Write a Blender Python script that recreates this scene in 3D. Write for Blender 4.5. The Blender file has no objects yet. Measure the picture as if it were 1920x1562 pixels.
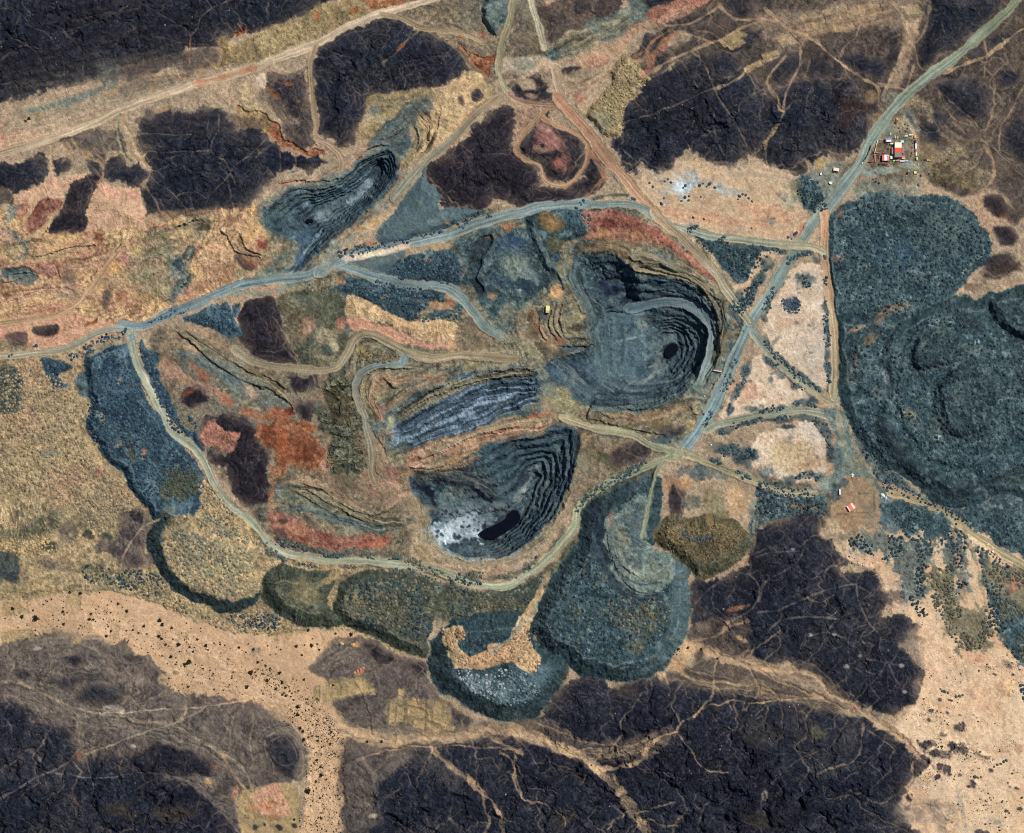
# Open-pit mine in a dark desert, seen straight down.  1 unit = 1 metre = 1 photo pixel.
import bpy, bmesh, math, random
import numpy as np
f32 = np.float32
rng = np.random.default_rng(7)
random.seed(7)
H_CAM = 4200.0
CX, CY = 960.0,781.0
SUN_AZ = (0.78,0.62)     # towards the sun: east, north
SUN_EL = 46.0
HILLK, DUMPK, SCARPK = .62,.8,.55
SAT = .88
SUN, SKY, EXPO = 4.3,0.055,0.0
# ------------------------------------------------------------------ noise
_T = rng.random(65536).astype(f32) * 2 - 1
def _h(ix, iy, seed):
    return _T[((ix * 73856093) ^ (iy * 19349663) ^ (seed * 83492791 + 1013)) & 65535]
def vnoise(x, y, seed=0):
    fx = np.floor(x); fy = np.floor(y)
    ix = fx.astype(np.int64); iy = fy.astype(np.int64)
    u = (x - fx).astype(f32); v = (y - fy).astype(f32)
    u = u * u * u * (u * (u * 6 - 15) + 10); v = v * v * v * (v * (v * 6 - 15) + 10)
    a = _h(ix, iy, seed); b = _h(ix + 1, iy, seed); c = _h(ix, iy + 1, seed); d = _h(ix + 1, iy + 1, seed)
    a += (b - a) * u; c += (d - c) * u
    return a + (c - a) * v
def fbm(x, y, s, seed=0, o=3, g=0.5):
    t = 0; amp = 1; n = 0
    for k in range(o):
        t = t + amp * vnoise(x / s + 17.3 * k, y / s - 9.1 * k, seed + k); n += amp; amp *= g; s *= 0.5
    return (t / n * 1.6).astype(f32)
def ss(a, b, x):
    t = np.clip((x - a) / (b - a),0,1)
    return t * t * (3 - 2 * t)
# ------------------------------------------------------------------ grid (fine in the picture, coarse outside)
STEP = 1.15
def axis(a, b):
    core = np.arange(a, b + STEP, STEP)
    out = [core[0]]; st = STEP; lo = []; hi = []
    x = core[0]; y = core[-1]
    while x > a - 2600:
        st *= 1.22; x -= st; y += st; lo.append(x); hi.append(y)
    return np.concatenate([lo[::-1], core, hi])
gx = axis(-36,1956); gy = axis(-36,1598)
NX, NY = len(gx), len(gy)
X, Y = np.meshgrid(gx.astype(f32), gy.astype(f32))
XC = np.clip(X, -34,1954); YC = np.clip(Y, -34,1596)     # zones run on outward past the frame
WX = fbm(X, Y, 26,11,4,.6); WY = fbm(X, Y, 26,31,4,.6)
N = {}
N['big'] = fbm(X + 12 * WX, Y + 12 * WY, 130,50,3)
N['mid'] = fbm(X + 6 * WX, Y + 6 * WY, 42,60,4,.6)
N['mid2'] = fbm(X - 8 * WY, Y + 8 * WX, 34,70,4,.6)
N['small'] = fbm(X, Y, 13,80,3,.65)
N['fine'] = fbm(X, Y, 5,90,2,.7)
N['px'] = rng.standard_normal(X.shape).astype(f32) * .55
def vein(s, seed, w, k=10):
    n = fbm(X + k * WX, Y + k * WY, s, seed, 2,.45)
    return np.clip(1 - np.abs(n) / w, 0,1)
N['v1'] = vein(95,110,.035,24) * ss(-.2,.35, fbm(X, Y, 120,151,2))
N['v2'] = vein(42,120,.06,12) * ss(-.1,.5, fbm(X, Y, 70,161,2))
N['v3'] = vein(17,130,.10,5)
def aniso(ang, lx, ly, seed, k=5):
    c, s = math.cos(math.radians(ang)), math.sin(math.radians(ang))
    x = X + k * WX; y = Y + k * WY
    return fbm((x * c + y * s) / lx * 10,(-x * s + y * c) / ly * 10,10, seed, 3,.6)
N['stA'] = aniso(-20,70,7,200)
N['stB'] = aniso(28,70,7,210)
N['stV'] = aniso(90,60,5,220,3)
_f = fbm(X + 9 * WX, Y + 9 * WY, 170,240,2,.4)
N['ct'] = np.sin(2 * np.pi * 8 * _f + .8 * N['small']) * ss(-.5,.3, fbm(X, Y, 60,250,2))
N['rid'] = 1 - np.abs(fbm(X + 14 * WX, Y + 14 * WY, 60,140,4,.55)) * 1.6
# ------------------------------------------------------------------ tracing helpers
_C = (0,480,960,1420); _R = (0,390,780,1162)
def pts(s):
    """'12|x,y x,y' = traced on an enlarged tile (row 1, column 2), otherwise photo pixels."""
    ox = oy = 0.0; k = 1.0
    if '|' in s:
        t, s = s.split('|')
        if t == 'm': ox, oy, k = 500., 520., 1 / 2.078
        else: oy = _R[int(t[0])]; ox = _C[int(t[1])]; k = 1 / 3.84
    return np.array([[ox + float(a) * k, oy + float(b) * k] for a, b in (p.split(',') for p in s.split())])
def path(*ss_):
    return np.concatenate([pts(s) for s in ss_])
def smooth(P, closed, n=3):
    m = len(P); out = []
    for i in range(m if closed else m - 1):
        if closed: a, b, c, d = P[i - 1], P[i], P[(i + 1) % m], P[(i + 2) % m]
        else: a, b, c, d = P[max(i - 1,0)], P[i], P[i + 1], P[min(i + 2, m - 1)]
        for k in range(n):
            t = k / n
            out.append(.5 * (2 * b + (c - a) * t + (2 * a - 5 * b + 4 * c - d) * t * t + (3 * b - a - 3 * c + d) * t ** 3))
    if not closed: out.append(P[-1])
    return np.array(out)
def window(P, mg):
    x0, y0 = P.min(0) - mg; x1, y1 = P.max(0) + mg
    i0 = 0 if x0 < -30 else max(0, np.searchsorted(gx, x0) - 1); i1 = NX if x1 > 1950 else min(NX, np.searchsorted(gx, x1) + 1)
    j0 = 0 if y0 < -30 else max(0, np.searchsorted(gy, y0) - 1); j1 = NY if y1 > 1592 else min(NY, np.searchsorted(gy, y1) + 1)
    return (slice(j0, j1), slice(i0, i1))
def sdf(P, x, y):
    d2 = np.full(x.shape, 1e12, f32); S = np.zeros(x.shape, f32); ins = np.zeros(x.shape, bool); s0 = 0.0
    for i in range(len(P)):
        a = P[i - 1]; b = P[i]
        ex, ey = b - a; L2 = ex * ex + ey * ey
        if L2 < 1e-9: continue
        wx = x - f32(a[0]); wy = y - f32(a[1])
        t = np.clip((wx * f32(ex) + wy * f32(ey)) * f32(1 / L2),0,1)
        wx -= f32(ex) * t; wy -= f32(ey) * t
        q = wx * wx + wy * wy; m = q < d2
        d2 = np.where(m, q, d2); L = math.sqrt(L2); S = np.where(m, f32(s0) + t * f32(L), S); s0 += L
        if abs(ey) > 1e-9:
            ins ^= ((a[1] > y) != (b[1] > y)) & (x < f32(ex / ey) * (y - f32(a[1])) + f32(a[0]))
    d = np.sqrt(d2)
    return np.where(ins, d, -d), S
def linedist(P, mg, warp=0.0):
    """distance, arc length and side (+ = left of travel, in the picture) to a polyline, inside its own window"""
    w = window(P, mg); shp = (w[0].stop - w[0].start, w[1].stop - w[1].start)
    d2 = np.full(shp, 1e12, f32); S = np.zeros(shp, f32); sg = np.ones(shp, f32); s0 = 0.0
    xx = X[w] + warp * WX[w]; yy = Y[w] + warp * WY[w]
    for a, b in zip(P[:-1], P[1:]):
        ex, ey = b - a; L2 = ex * ex + ey * ey
        if L2 < 1e-9: continue
        v = window(np.array([a, b]), mg + 3)
        r = (slice(max(0, v[0].start - w[0].start), max(0, v[0].stop - w[0].start)), slice(max(0, v[1].start - w[1].start), max(0, v[1].stop - w[1].start)))
        wx = xx[r] - f32(a[0]); wy = yy[r] - f32(a[1])
        if wx.size == 0: continue
        cr = wx * f32(ey) - wy * f32(ex)
        t = np.clip((wx * f32(ex) + wy * f32(ey)) * f32(1 / L2),0,1)
        wx = wx - f32(ex) * t; wy = wy - f32(ey) * t
        q = wx * wx + wy * wy; m = q < d2[r]; L = math.sqrt(L2)
        d2[r] = np.where(m, q, d2[r]); S[r] = np.where(m, f32(s0) + t * f32(L), S[r]); sg[r] = np.where(m, np.sign(cr), sg[r]); s0 += L
    return w, np.sqrt(d2), S, sg, s0
# ------------------------------------------------------------------ the fields that every layer writes into
Z = np.zeros(X.shape, f32)              # large shapes
ROUGH = np.full(X.shape, .5, f32)       # how rough the surface is, metres
C = np.zeros(X.shape + (3,), f32)       # colour of the ground, with some painted pit shadow (display values)
ID = np.zeros(X.shape, np.int32)
RM = np.zeros(X.shape, f32)             # where bare dark rock lies at the surface
STRUCT = []                             # (name, label, group)
def new_id(name, label, group=None):
    STRUCT.append((name, label, group)); return len(STRUCT) - 1
PAL = {}
def pal(name, c0, *mix, g=(.10,.06), r=.5):
    PAL[name] = (np.array(c0, f32),[(np.array(c, f32), f, lo, hi, st) for c, f, lo, hi, st in mix], g, r)
def colour(p, w):
    c0, mix, g, r = PAL[p]
    out = np.broadcast_to(c0,(w[0].stop - w[0].start, w[1].stop - w[1].start, 3)).copy()
    for c, f, lo, hi, st in mix:
        k = (ss(lo, hi, N[f][w]) * st)[..., None]
        out += (c - out) * k
    out *= (1 + 1.3 * g[0] * N['fine'][w] + 1.7 * g[1] * N['px'][w] + .8 * g[0] * N['small'][w])[..., None]
    return out, r
def lay(w, k, col, rough=None):
    C[w] += (col - C[w]) * k[..., None]
    if rough is not None: ROUGH[w] += (rough - ROUGH[w]) * k
def P(s, palette, e=2.0, warp=4.0, ragged=1.5, hill=None, dump=None, ident=None, streak=0.0, period=4.0, alpha=1.0, smooth_n=3, sink=None, crest=None):
    """a traced area: palette, edge softness, edge wander; hill=(height, length) dome, dump=(height, slope run) flat-topped tip"""
    Q = smooth(path(*s) if isinstance(s, tuple) else pts(s), True, smooth_n)
    w = window(Q, 8 + warp + e)
    d, S = sdf(Q, XC[w] + warp * WX[w], YC[w] + warp * WY[w])
    dn = d + ragged * (.8 * N['small'][w] + .7 * N['fine'][w]) + (ragged * 1.2 * N['mid2'][w] if hill else 0)
    if hill or dump:
        dn = dn + ragged * 1.1 * (vnoise(S / 7, S * 0 + 5,311) + .7 * vnoise(S / 3.1, S * 0 + 8,312)) + ragged * 1.2 * vnoise(S / 26, S * 0 + 2,313)
    k = ss(-e, e, dn) * alpha
    col, r = colour(palette, w)
    if streak:
        sn = (vnoise(S / period, d / 22,301) + .6 * vnoise(S / (period * .45), d / 14,302)).astype(f32)
        run = dump[1] if dump else 60
        fl = ss(-1,3, d) * (1 - ss(run * .9, run * 1.15, d))
        col *= (1 + .13 * streak * sn * fl)[..., None]
        Z[w] += .6 * streak * sn * fl
    if crest:      # tipped face tinted toward a darker tone, a thin paler line along the crest
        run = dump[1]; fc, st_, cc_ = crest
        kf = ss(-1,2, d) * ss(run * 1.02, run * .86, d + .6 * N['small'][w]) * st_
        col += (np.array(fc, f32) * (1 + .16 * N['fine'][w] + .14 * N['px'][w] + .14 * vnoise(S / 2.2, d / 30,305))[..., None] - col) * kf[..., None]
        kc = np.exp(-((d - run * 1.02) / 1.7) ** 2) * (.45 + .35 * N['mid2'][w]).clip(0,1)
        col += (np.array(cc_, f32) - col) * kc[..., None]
    if palette[:4] in ('rock','mott'):
        ed = np.exp(-np.clip(d, 0, None) / 9) * (.45 + .5 * N['mid'][w] + .3 * N['small'][w]).clip(0,.85) + .30 * np.exp(-np.clip(d, 0, None) / 30) * (N['mid2'][w] + .3).clip(0,1)
        col += (np.array((112,98,86), f32) - col) * ed[..., None]
    RM[w] += ((1.0 if palette[:4] in ('rock','mott') else 0.0) - RM[w]) * k
    lay(w, k, col, r)
    if hill:
        hh, L = hill; hh *= HILLK; dp = np.clip(d, 0, None)
        base = hh * (1 - np.exp(-dp / L))
        Z[w] += base * (.7 + .42 * N['rid'][w] * ss(0,30, dp)) + .4 * N['mid'][w] * ss(0,20, dp)
    if dump:
        hh, run = dump; hh *= DUMPK
        t = np.clip(d / run, 0,1)
        Z[w] += hh * (t - .1 * np.sin(2 * np.pi * t) / np.pi)
    if sink: Z[w] -= sink * ss(-1,3, d)
    if ident is not None: ID[w][k > .5] = ident
    return w, d, S
def B(x, y, rx, ry, ang, c, st=.8, n='mid2', rough=None):
    """a stain, a patch of other material, or shadow painted into the ground colour"""
    R = max(rx, ry) * 1.5
    w = window(np.array([[x - R, y - R],[x + R, y + R]]),2)
    a = math.radians(ang); dx = X[w] - x; dy = Y[w] - y
    u = (dx * math.cos(a) + dy * math.sin(a)) / rx; v = (-dx * math.sin(a) + dy * math.cos(a)) / ry
    q = np.sqrt(u * u + v * v) + .5 * N[n][w] + .3 * N['small'][w] + .12 * N['fine'][w]
    k = ss(1.15,.5, q) * st
    col = np.array(c, f32) * (1 + .12 * N['fine'][w] + .06 * N['px'][w] + .10 * N['small'][w])[..., None]
    lay(w, k, col, rough)
def V(s, wd, c, st=.7, warp=2.0, dip=.0, e=1.0, tap=True):
    """a track, gully or vein: thin line"""
    Q = smooth(path(*s) if isinstance(s, tuple) else pts(s), False, 3)
    w, d, S, sg, L = linedist(Q, wd + 4 + warp, warp)
    if 2.5 < wd < 9: wd *= .78
    if wd < 2.5: st *= .75
    hw = wd / 2 * (1 + .45 * vnoise(S / 9, S * 0 + 3,401) + .3 * vnoise(S / 31, S * 0 + 4,403))
    k = ss(hw + e, hw - e, d) * st * (.8 + .3 * vnoise(S / 14, S * 0 + 9,402))
    if tap: k *= ss(-2,10, S) * .5 + .5
    col = np.array(c, f32) * (1 + .08 * N['fine'][w] + .05 * N['px'][w] + .08 * N['small'][w])[..., None]
    lay(w, np.clip(k, 0,1), col)
    if dip: Z[w] -= dip * ss(hw + 2.5,0, d)
def R(s, wd, c0, c1=None, ident=None, st=.95, edge=None, berm=.5, warp=1.2, width2=None, level=.85):
    """a dirt road with wheel tracks along it and a low berm on both sides"""
    Q = smooth(path(*s) if isinstance(s, tuple) else pts(s), False, 4)
    w, d, S, sg, L = linedist(Q, wd + 8, warp)
    tt = S / max(L, 1)
    hw = 1.12 * (wd if width2 is None else wd + (width2 - wd) * tt) / 2 * (1 + .2 * vnoise(S / 30, sg, 411) + .12 * vnoise(S / 9, sg, 412))
    k = ss(hw + 1.6, hw - 1.2, d + 1.5 * N['small'][w] + .9 * N['fine'][w]) * st
    c0 = np.array(c0, f32); c1 = c0 if c1 is None else np.array(c1, f32)
    col = c0 + (c1 - c0) * np.clip(tt + .12 * N['mid'][w],0,1)[..., None]
    dd = d * sg
    track = vnoise(dd / 1.9, S / 70,421) + .7 * vnoise(dd / 4.1, S / 110,422)
    col = col * (1 + .16 * track + .07 * N['mid2'][w] + .06 * N['small'][w] + .05 * N['px'][w])[..., None]
    col += (np.array((196,170,132), f32) - col) * (ss(.55,1.0, d / np.maximum(hw, .1)) * (.25 + .25 * N['mid'][w]).clip(0,1))[..., None]
    lay(w, k, col, .12)
    sq = np.concatenate([[0], np.cumsum(np.hypot(*np.diff(Q, axis=0).T))])
    zq = Z[np.clip(np.searchsorted(gy, Q[:, 1]),0, NY - 1), np.clip(np.searchsorted(gx, Q[:, 0]),0, NX - 1)]
    if level:
        zq = np.convolve(np.pad(zq, 6,'edge'), np.ones(13) / 13,'valid')
        Z[w] += (np.interp(S, sq, zq).astype(f32) - Z[w]) * ss(hw + 4, hw - .5, d) * level
    Z[w] += berm * np.exp(-((d - hw - 1.2) / 1.3) ** 2)
    if ident is not None: ID[w][(k > .5)] = ident
    return w, k
def scarp(s, high, A, L=14, wd=1.6, warp=1.5, dark=None, tread=None):
    """a real step in the ground along a line: the ground on the high side rises A metres at the line and dies away over L"""
    Q = smooth(path(*s) if isinstance(s, tuple) else pts(s), False, 3)
    w, d, S, sg, T = linedist(Q, L * 2.6 + 4, warp)
    sd = d * sg * (1 if high == 'L' else -1)
    A = A * SCARPK * (.75 + .75 * vnoise(S / 24, S * 0 + A, 431)).clip(.12,1.5)
    tap = ss(0,12, S) * ss(0,12, T - S) if T > 30 else ss(0,5, S) * ss(0,5, T - S)
    endcap = np.where((S <= 1e-3) | (S >= T - 1e-3),0,1)
    jag = 1.3 * N['small'][w] + .9 * N['fine'][w]
    Z[w] += A * tap * endcap * ss(-wd, wd, sd + jag) * np.exp(-np.clip(sd, 0, None) / L)
    Z[w] -= A * .45 * tap * endcap * ss(wd, -wd, sd + jag) * np.exp(-np.clip(-sd, 0, None) / (L * .6))
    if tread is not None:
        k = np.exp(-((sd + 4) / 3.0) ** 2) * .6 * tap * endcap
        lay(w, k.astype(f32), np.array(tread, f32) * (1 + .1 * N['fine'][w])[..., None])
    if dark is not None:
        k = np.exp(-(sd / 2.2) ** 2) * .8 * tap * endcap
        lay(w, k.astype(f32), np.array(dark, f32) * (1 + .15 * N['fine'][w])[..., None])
def flow(s, wd, cols, st=.8, sp=4.0, relief=.5, warp=4.0, ln=70.0):
    """beds, benches or braids running along a line: parallel streaks from dark to light, with a little relief"""
    Q = smooth(path(*s) if isinstance(s, tuple) else pts(s), False, 3)
    w, d, S, sg, L = linedist(Q, wd / 2 + 8 + warp, warp)
    dd = d * sg
    v = vnoise(dd / sp, S / ln, 501) + .7 * vnoise(dd / (sp * .47), S / (ln * .6),502) + .35 * N['small'][w]
    t = np.clip(.5 + .55 * v, 0,1); ca = np.array(cols, f32); xp = np.linspace(0,1, len(cols))
    col = np.stack([np.interp(t, xp, ca[:, i]) for i in range(3)],-1).astype(f32) * (1 + .10 * N['fine'][w] + .08 * N['px'][w])[..., None]
    end = ss(0,14, S) * ss(0,14, L - S) * np.where((S <= 1e-3) | (S >= L - 1e-3),0,1)
    k = ss(wd / 2 + 3, wd / 2 - 5, d + 3.5 * N['mid2'][w] + 2 * N['small'][w]) * st * end
    lay(w, k.astype(f32), col)
    Z[w] += (relief * v * k).astype(f32)
def pit(rim, floor, depth, n, warp=5.0, sharp=.8, tread=None, riser=None, power=1.0, jag=.5, side=None):
    """benches stepping down from the rim to the floor"""
    A = smooth(pts(rim), True, 3); F = smooth(pts(floor), True, 3)
    w = window(A, 12)
    wx = XC[w] + warp * WX[w]; wy = YC[w] + warp * WY[w]
    da, S = sdf(A, wx, wy); df, _ = sdf(F, wx, wy)
    t = np.clip(da, 0, None) / (np.clip(da, 0, None) + np.clip(-df, 0, None) + 1e-3)
    t = np.where(df > 0,1, t) ** power
    u = t * n + .38 * N['mid'][w] * jag + .08 * N['small'][w] * jag
    bw = 1.0 if side is None else ss(side[0], side[1], X[w] * side[2] + Y[w] * side[3] + 14 * N['mid2'][w])
    u = np.clip(u, 0, n); fl = np.floor(u); fr = u - fl
    st = fl + ss(1 - sharp * .55 - .15,1.0, fr)
    st = st * bw + (u + .3 * N['small'][w]) * (1 - bw)
    st = np.where(da <= 0,0, np.where(df > 0, n, st))
    Z[w] -= depth * st / n
    ins = ss(-1,2, da)
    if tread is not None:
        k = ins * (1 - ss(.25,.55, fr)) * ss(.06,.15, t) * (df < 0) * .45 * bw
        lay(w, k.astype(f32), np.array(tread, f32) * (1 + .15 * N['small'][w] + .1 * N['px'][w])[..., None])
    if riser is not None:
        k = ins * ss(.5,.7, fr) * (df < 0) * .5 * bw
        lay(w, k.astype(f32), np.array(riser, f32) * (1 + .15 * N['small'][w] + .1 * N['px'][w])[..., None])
    return w, da, df, t
# ------------------------------------------------------------------ ground materials (colours of the stuff itself)
pal('rock',(37,42,54),((51,54,61),'mid',.1,1.0,.6),((34,35,46),'big',0,.8,.7),((28,32,44),'mid2',.1,.9,.6),((62,61,64),'big',-.25,-1,.45),((92,84,80),'v2',0,1,.25),((66,64,68),'small',.45,1.1,.5),((120,110,104),'px',1.5,2.2,.35),((62,58,60),'ct',.75,1,.18), g=(.13,.13), r=.4)
pal('rockp',(43,41,49),((57,53,56),'mid',.1,.9,.65),((37,33,41),'big',0,.8,.7),((80,68,64),'v2',0,1,.3),((34,31,39),'mid2',.2,.9,.5),((110,98,92),'px',1.5,2.2,.3), g=(.13,.12), r=.4)
pal('rockg',(98,89,82),((70,66,67),'mid',0,.8,.75),((118,107,97),'mid2',.1,.8,.7),((60,58,62),'small',.45,1.1,.4),((128,115,102),'ct',.3,1,.4),((60,57,60),'ct',-.3,-1,.45),((124,112,100),'v2',0,1,.5), g=(.11,.09), r=.35)
pal('rockb',(80,72,67),((54,52,56),'mid',0,.8,.8),((108,92,78),'mid2',.1,.8,.7),((122,103,84),'ct',.5,1,.35),((58,54,56),'ct',-.5,-1,.35),((126,106,86),'v2',0,1,.55), g=(.12,.1), r=.35)
pal('mottle',(88,79,74),((42,42,51),'mid2',-.1,.35,.9),((138,116,94),'v1',0,1,.7),((130,110,92),'v2',0,1,.7),((120,104,90),'ct',.6,1,.4), g=(.12,.1), r=.5)
pal('sand',(193,158,122),((205,172,136),'mid',0,.9,.8),((176,144,112),'big',0,.9,.7),((200,160,118),'mid2',.2,.9,.6), g=(.035,.035), r=.18)
pal('sandp',(206,174,138),((190,164,138),'mid',0,.8,.8),((212,184,150),'big',0,.8,.8),((200,156,120),'mid2',.3,.9,.6), g=(.03,.035), r=.2)
pal('tan',(161,141,116),((180,156,124),'mid',0,.8,.7),((140,124,104),'mid2',0,.8,.7),((176,138,112),'big',.1,.9,.5),((128,112,96),'small',.4,1,.4),((138,118,98),'ct',.5,1,.3), g=(.08,.08), r=.35)
pal('tand',(126,112,92),((96,88,78),'mid',0,.8,.8),((152,132,104),'mid2',.1,.9,.7),((104,106,96),'big',0,.8,.6),((82,76,68),'small',.3,1,.5),((84,78,68),'ct',.3,1,.5),((154,138,110),'ct',-.4,-1,.4), g=(.11,.1), r=.5)
pal('quarry',(178,144,108),((166,118,96),'mid',.05,.6,.8),((196,164,114),'mid2',.15,.7,.8),((130,124,102),'big',.1,.8,.7),((122,98,80),'small',.35,1,.5),((96,80,70),'ct',.45,1,.5),((204,172,128),'ct',-.5,-1,.4), g=(.11,.08), r=.7)
pal('fan',(188,152,122),((194,148,124),'mid',0,.8,.6),((180,152,112),'mid2',.1,.9,.6), g=(.05,.05), r=.3)
pal('pink',(186,142,114),((190,130,110),'mid',0,.8,.7),((192,158,116),'mid2',.2,.9,.7),((150,112,92),'small',.4,1,.4), g=(.07,.06), r=.5)
pal('yell',(180,152,114),((194,166,124),'mid',0,.8,.8),((152,134,102),'mid2',.1,.8,.7),((178,136,104),'big',.3,1,.5), g=(.08,.07), r=.4)
pal('olive',(146,128,94),((166,146,106),'mid',0,.8,.8),((116,106,80),'mid2',.1,.8,.8),((134,98,66),'big',.3,1,.4),((90,82,64),'small',.4,1,.4), g=(.1,.08), r=.7)
pal('orange',(143,96,69),((164,117,86),'mid',0,.8,.8),((108,64,48),'mid2',0,.7,.8),((160,130,100),'big',.3,1,.5),((92,48,36),'small',.4,1,.5),((104,58,42),'ct',.5,1,.4), g=(.14,.1), r=.6)
pal('redsl',(142,100,84),((168,126,102),'mid',0,.8,.8),((112,66,56),'mid2',.1,.8,.8),((84,52,50),'small',.5,1,.5),((118,78,66),'ct',.4,1,.5), g=(.12,.1), r=.6)
pal('teal',(61,82,87),((86,107,109),'mid',0,.8,.75),((46,66,75),'mid2',0,.8,.8),((94,98,93),'small',.35,1,.5),((44,58,64),'big',.2,.9,.6),((140,154,152),'px',1.0,1.8,.6),((34,46,54),'px',-.9,-1.7,.7),((112,130,130),'small',.55,1.2,.5),((84,98,100),'ct',.5,1,.35), g=(.17,.13), r=.7)
pal('tealb',(59,83,94),((82,107,115),'mid',0,.8,.7),((45,63,76),'mid2',0,.8,.8),((88,104,110),'small',.35,1,.5),((120,138,146),'px',1.4,2.1,.45), g=(.16,.12), r=.7)
pal('tealg',(100,114,108),((126,136,122),'mid',0,.8,.7),((78,94,95),'mid2',0,.8,.8),((148,148,132),'small',.5,1,.4),((80,92,90),'ct',.4,1,.4), g=(.11,.09), r=.5)
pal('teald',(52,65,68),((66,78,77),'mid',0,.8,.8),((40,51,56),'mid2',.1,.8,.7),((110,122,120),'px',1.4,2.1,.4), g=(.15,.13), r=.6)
pal('smooth',(84,102,106),((100,118,116),'mid',0,.8,.8),((70,88,94),'mid2',.1,.8,.7), g=(.06,.07), r=.35)
pal('oldump',(88,90,74),((110,106,84),'mid',0,.8,.8),((68,74,66),'mid2',0,.8,.8),((62,60,52),'small',.4,1,.4),((128,126,108),'px',1.3,2,.4), g=(.15,.11), r=.6)
pal('brdump',(106,94,70),((130,112,80),'mid',0,.8,.8),((80,76,60),'mid2',0,.8,.8),((66,62,50),'small',.35,1,.5),((74,66,52),'ct',.4,1,.4), g=(.15,.11), r=.6)
pal('spoil',(156,137,104),((174,150,112),'mid',0,.8,.8),((120,110,88),'mid2',.05,.8,.8),((160,126,100),'big',.3,1,.5),((96,92,78),'small',.3,1,.5),((186,162,122),'px',1.2,2,.4),((90,84,70),'px',-1.1,-1.9,.5), g=(.13,.1), r=.7)
pal('pitw',(64,82,89),((86,103,107),'mid',0,.8,.7),((46,60,70),'mid2',0,.8,.8),((104,100,86),'big',.3,1,.5),((130,140,142),'px',1.3,2.0,.5),((42,52,58),'small',.4,1,.5),((44,54,60),'ct',.4,1,.4),((98,112,114),'ct',-.5,-1,.3), g=(.16,.12), r=.8)
pal('pitf',(80,101,109),((96,118,122),'mid',0,.8,.6),((66,86,97),'mid2',.1,.8,.7),((140,150,148),'px',1.5,2.1,.4),((66,84,92),'ct',.4,1,.4),((104,122,124),'ct',-.6,-1,.3), g=(.09,.09), r=.4)
pal('strataA',(72,92,104),((118,140,154),'stA',.1,.7,.85),((42,56,66),'stA',-.15,-.7,.85),((112,104,88),'mid',.25,.9,.5),((150,166,180),'px',1.2,2,.3), g=(.14,.1), r=1.2)
pal('strataO',(142,120,95),((174,140,116),'stA',.1,.7,.8),((96,84,70),'stA',-.1,-.6,.85),((166,114,86),'mid',.2,.8,.5),((122,118,98),'mid2',.2,.8,.6),((98,84,68),'ct',.4,1,.4), g=(.12,.1), r=.7)
pal('strataG',(118,113,94),((152,140,110),'stA',.1,.7,.7),((82,80,70),'stA',-.1,-.6,.8),((92,104,100),'mid2',.1,.7,.75),((146,122,96),'mid',.2,.9,.5),((74,74,66),'ct',.3,1,.55),((154,146,118),'ct',-.4,-1,.45), g=(.12,.1), r=.6)
pal('salt',(160,172,178),((190,198,202),'mid',0,.7,.8),((120,136,144),'mid2',.1,.8,.8),((70,84,96),'small',.6,1,.6), g=(.08,.08), r=.3)
pal('cream',(198,176,150),((212,196,172),'mid',0,.8,.8),((184,152,122),'mid2',.1,.8,.7),((176,168,156),'big',0,.8,.6),((160,130,104),'small',.5,1,.4), g=(.05,.05), r=.3)
pal('dirtpad',(146,124,98),((160,130,98),'mid',0,.8,.7),((128,120,102),'mid2',.1,.8,.7), g=(.06,.06), r=.25)
pal('field',(160,138,100),((174,146,104),'mid',0,.8,.7),((136,124,94),'mid2',.1,.8,.7),((110,98,78),'small',.4,1,.4), g=(.06,.06), r=.3)
pal('paint',(156,110,92),((178,118,96),'mid',0,.8,.7),((140,86,72),'mid2',.1,.8,.7), g=(.1,.08), r=.7)

# ------------------------------------------------------------------ base
D = new_id('desert_ground','tan and brown stony desert ground lying between the black hills')
c, r = colour('tan',(slice(0, NY), slice(0, NX))); C[:] = c; ROUGH[:] = r
Z += 3 * N['big'] + 1.0 * N['mid']
def hill(label, s, p='rock', h=(30,45), e=2.6, warp=6.0, ragged=3.0, streak=.35, period=7, **k):
    return P(s, p, e=e, warp=warp, ragged=ragged, hill=h, ident=new_id('rock_hill', label, 'black rock hills around the mine'), streak=streak, period=period, **k)
def heap(label, s, p='teal', d=(13,18), e=1.6, warp=4.5, ragged=1.4, streak=.8, period=5, **k):
    return P(s, p, e=e, warp=warp, ragged=ragged, dump=d, ident=new_id('spoil_heap', label, 'spoil heaps around the pits'), streak=streak, period=period, **k)
def area(name, label, s, p, **k):
    return P(s, p, ident=new_id(name, label), **k)

# broad zones first
area('gravel_plain','brown gravel plain with faint wheel tracks behind the mine camp','1180,-40 1720,-40 1960,-40 1960,330 1900,420 1870,360 1800,360 1740,330 1700,200 1640,230 1500,200 1300,110 1225,140 1195,175 1190,120 1250,60','rockb', e=6, warp=10)
area('sand_plain','pale pink sand plain dotted with dark stones','1585,1045 1650,1080 1670,1125 1680,1150 1725,1180 1735,1230 1735,1275 1715,1300 1700,1340 1680,1360 1720,1400 1725,1440 1700,1480 1700,1640 1980,1640 1980,960 1700,985 1600,1000','sandp', e=4, warp=6, sink=1)
area('wadi_sand','tan sandy wadi bed speckled with small dark shrubs','-60,1120 60,1110 150,1105 210,1108 270,1125 330,1145 400,1175 480,1190 560,1178 640,1172 690,1180 720,1200 660,1260 690,1330 700,1380 645,1400 645,1640 540,1640 570,1530 560,1350 330,1310 150,1205 60,1200 0,1235 -60,1245','sand', e=4, warp=5, sink=1.5)
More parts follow.
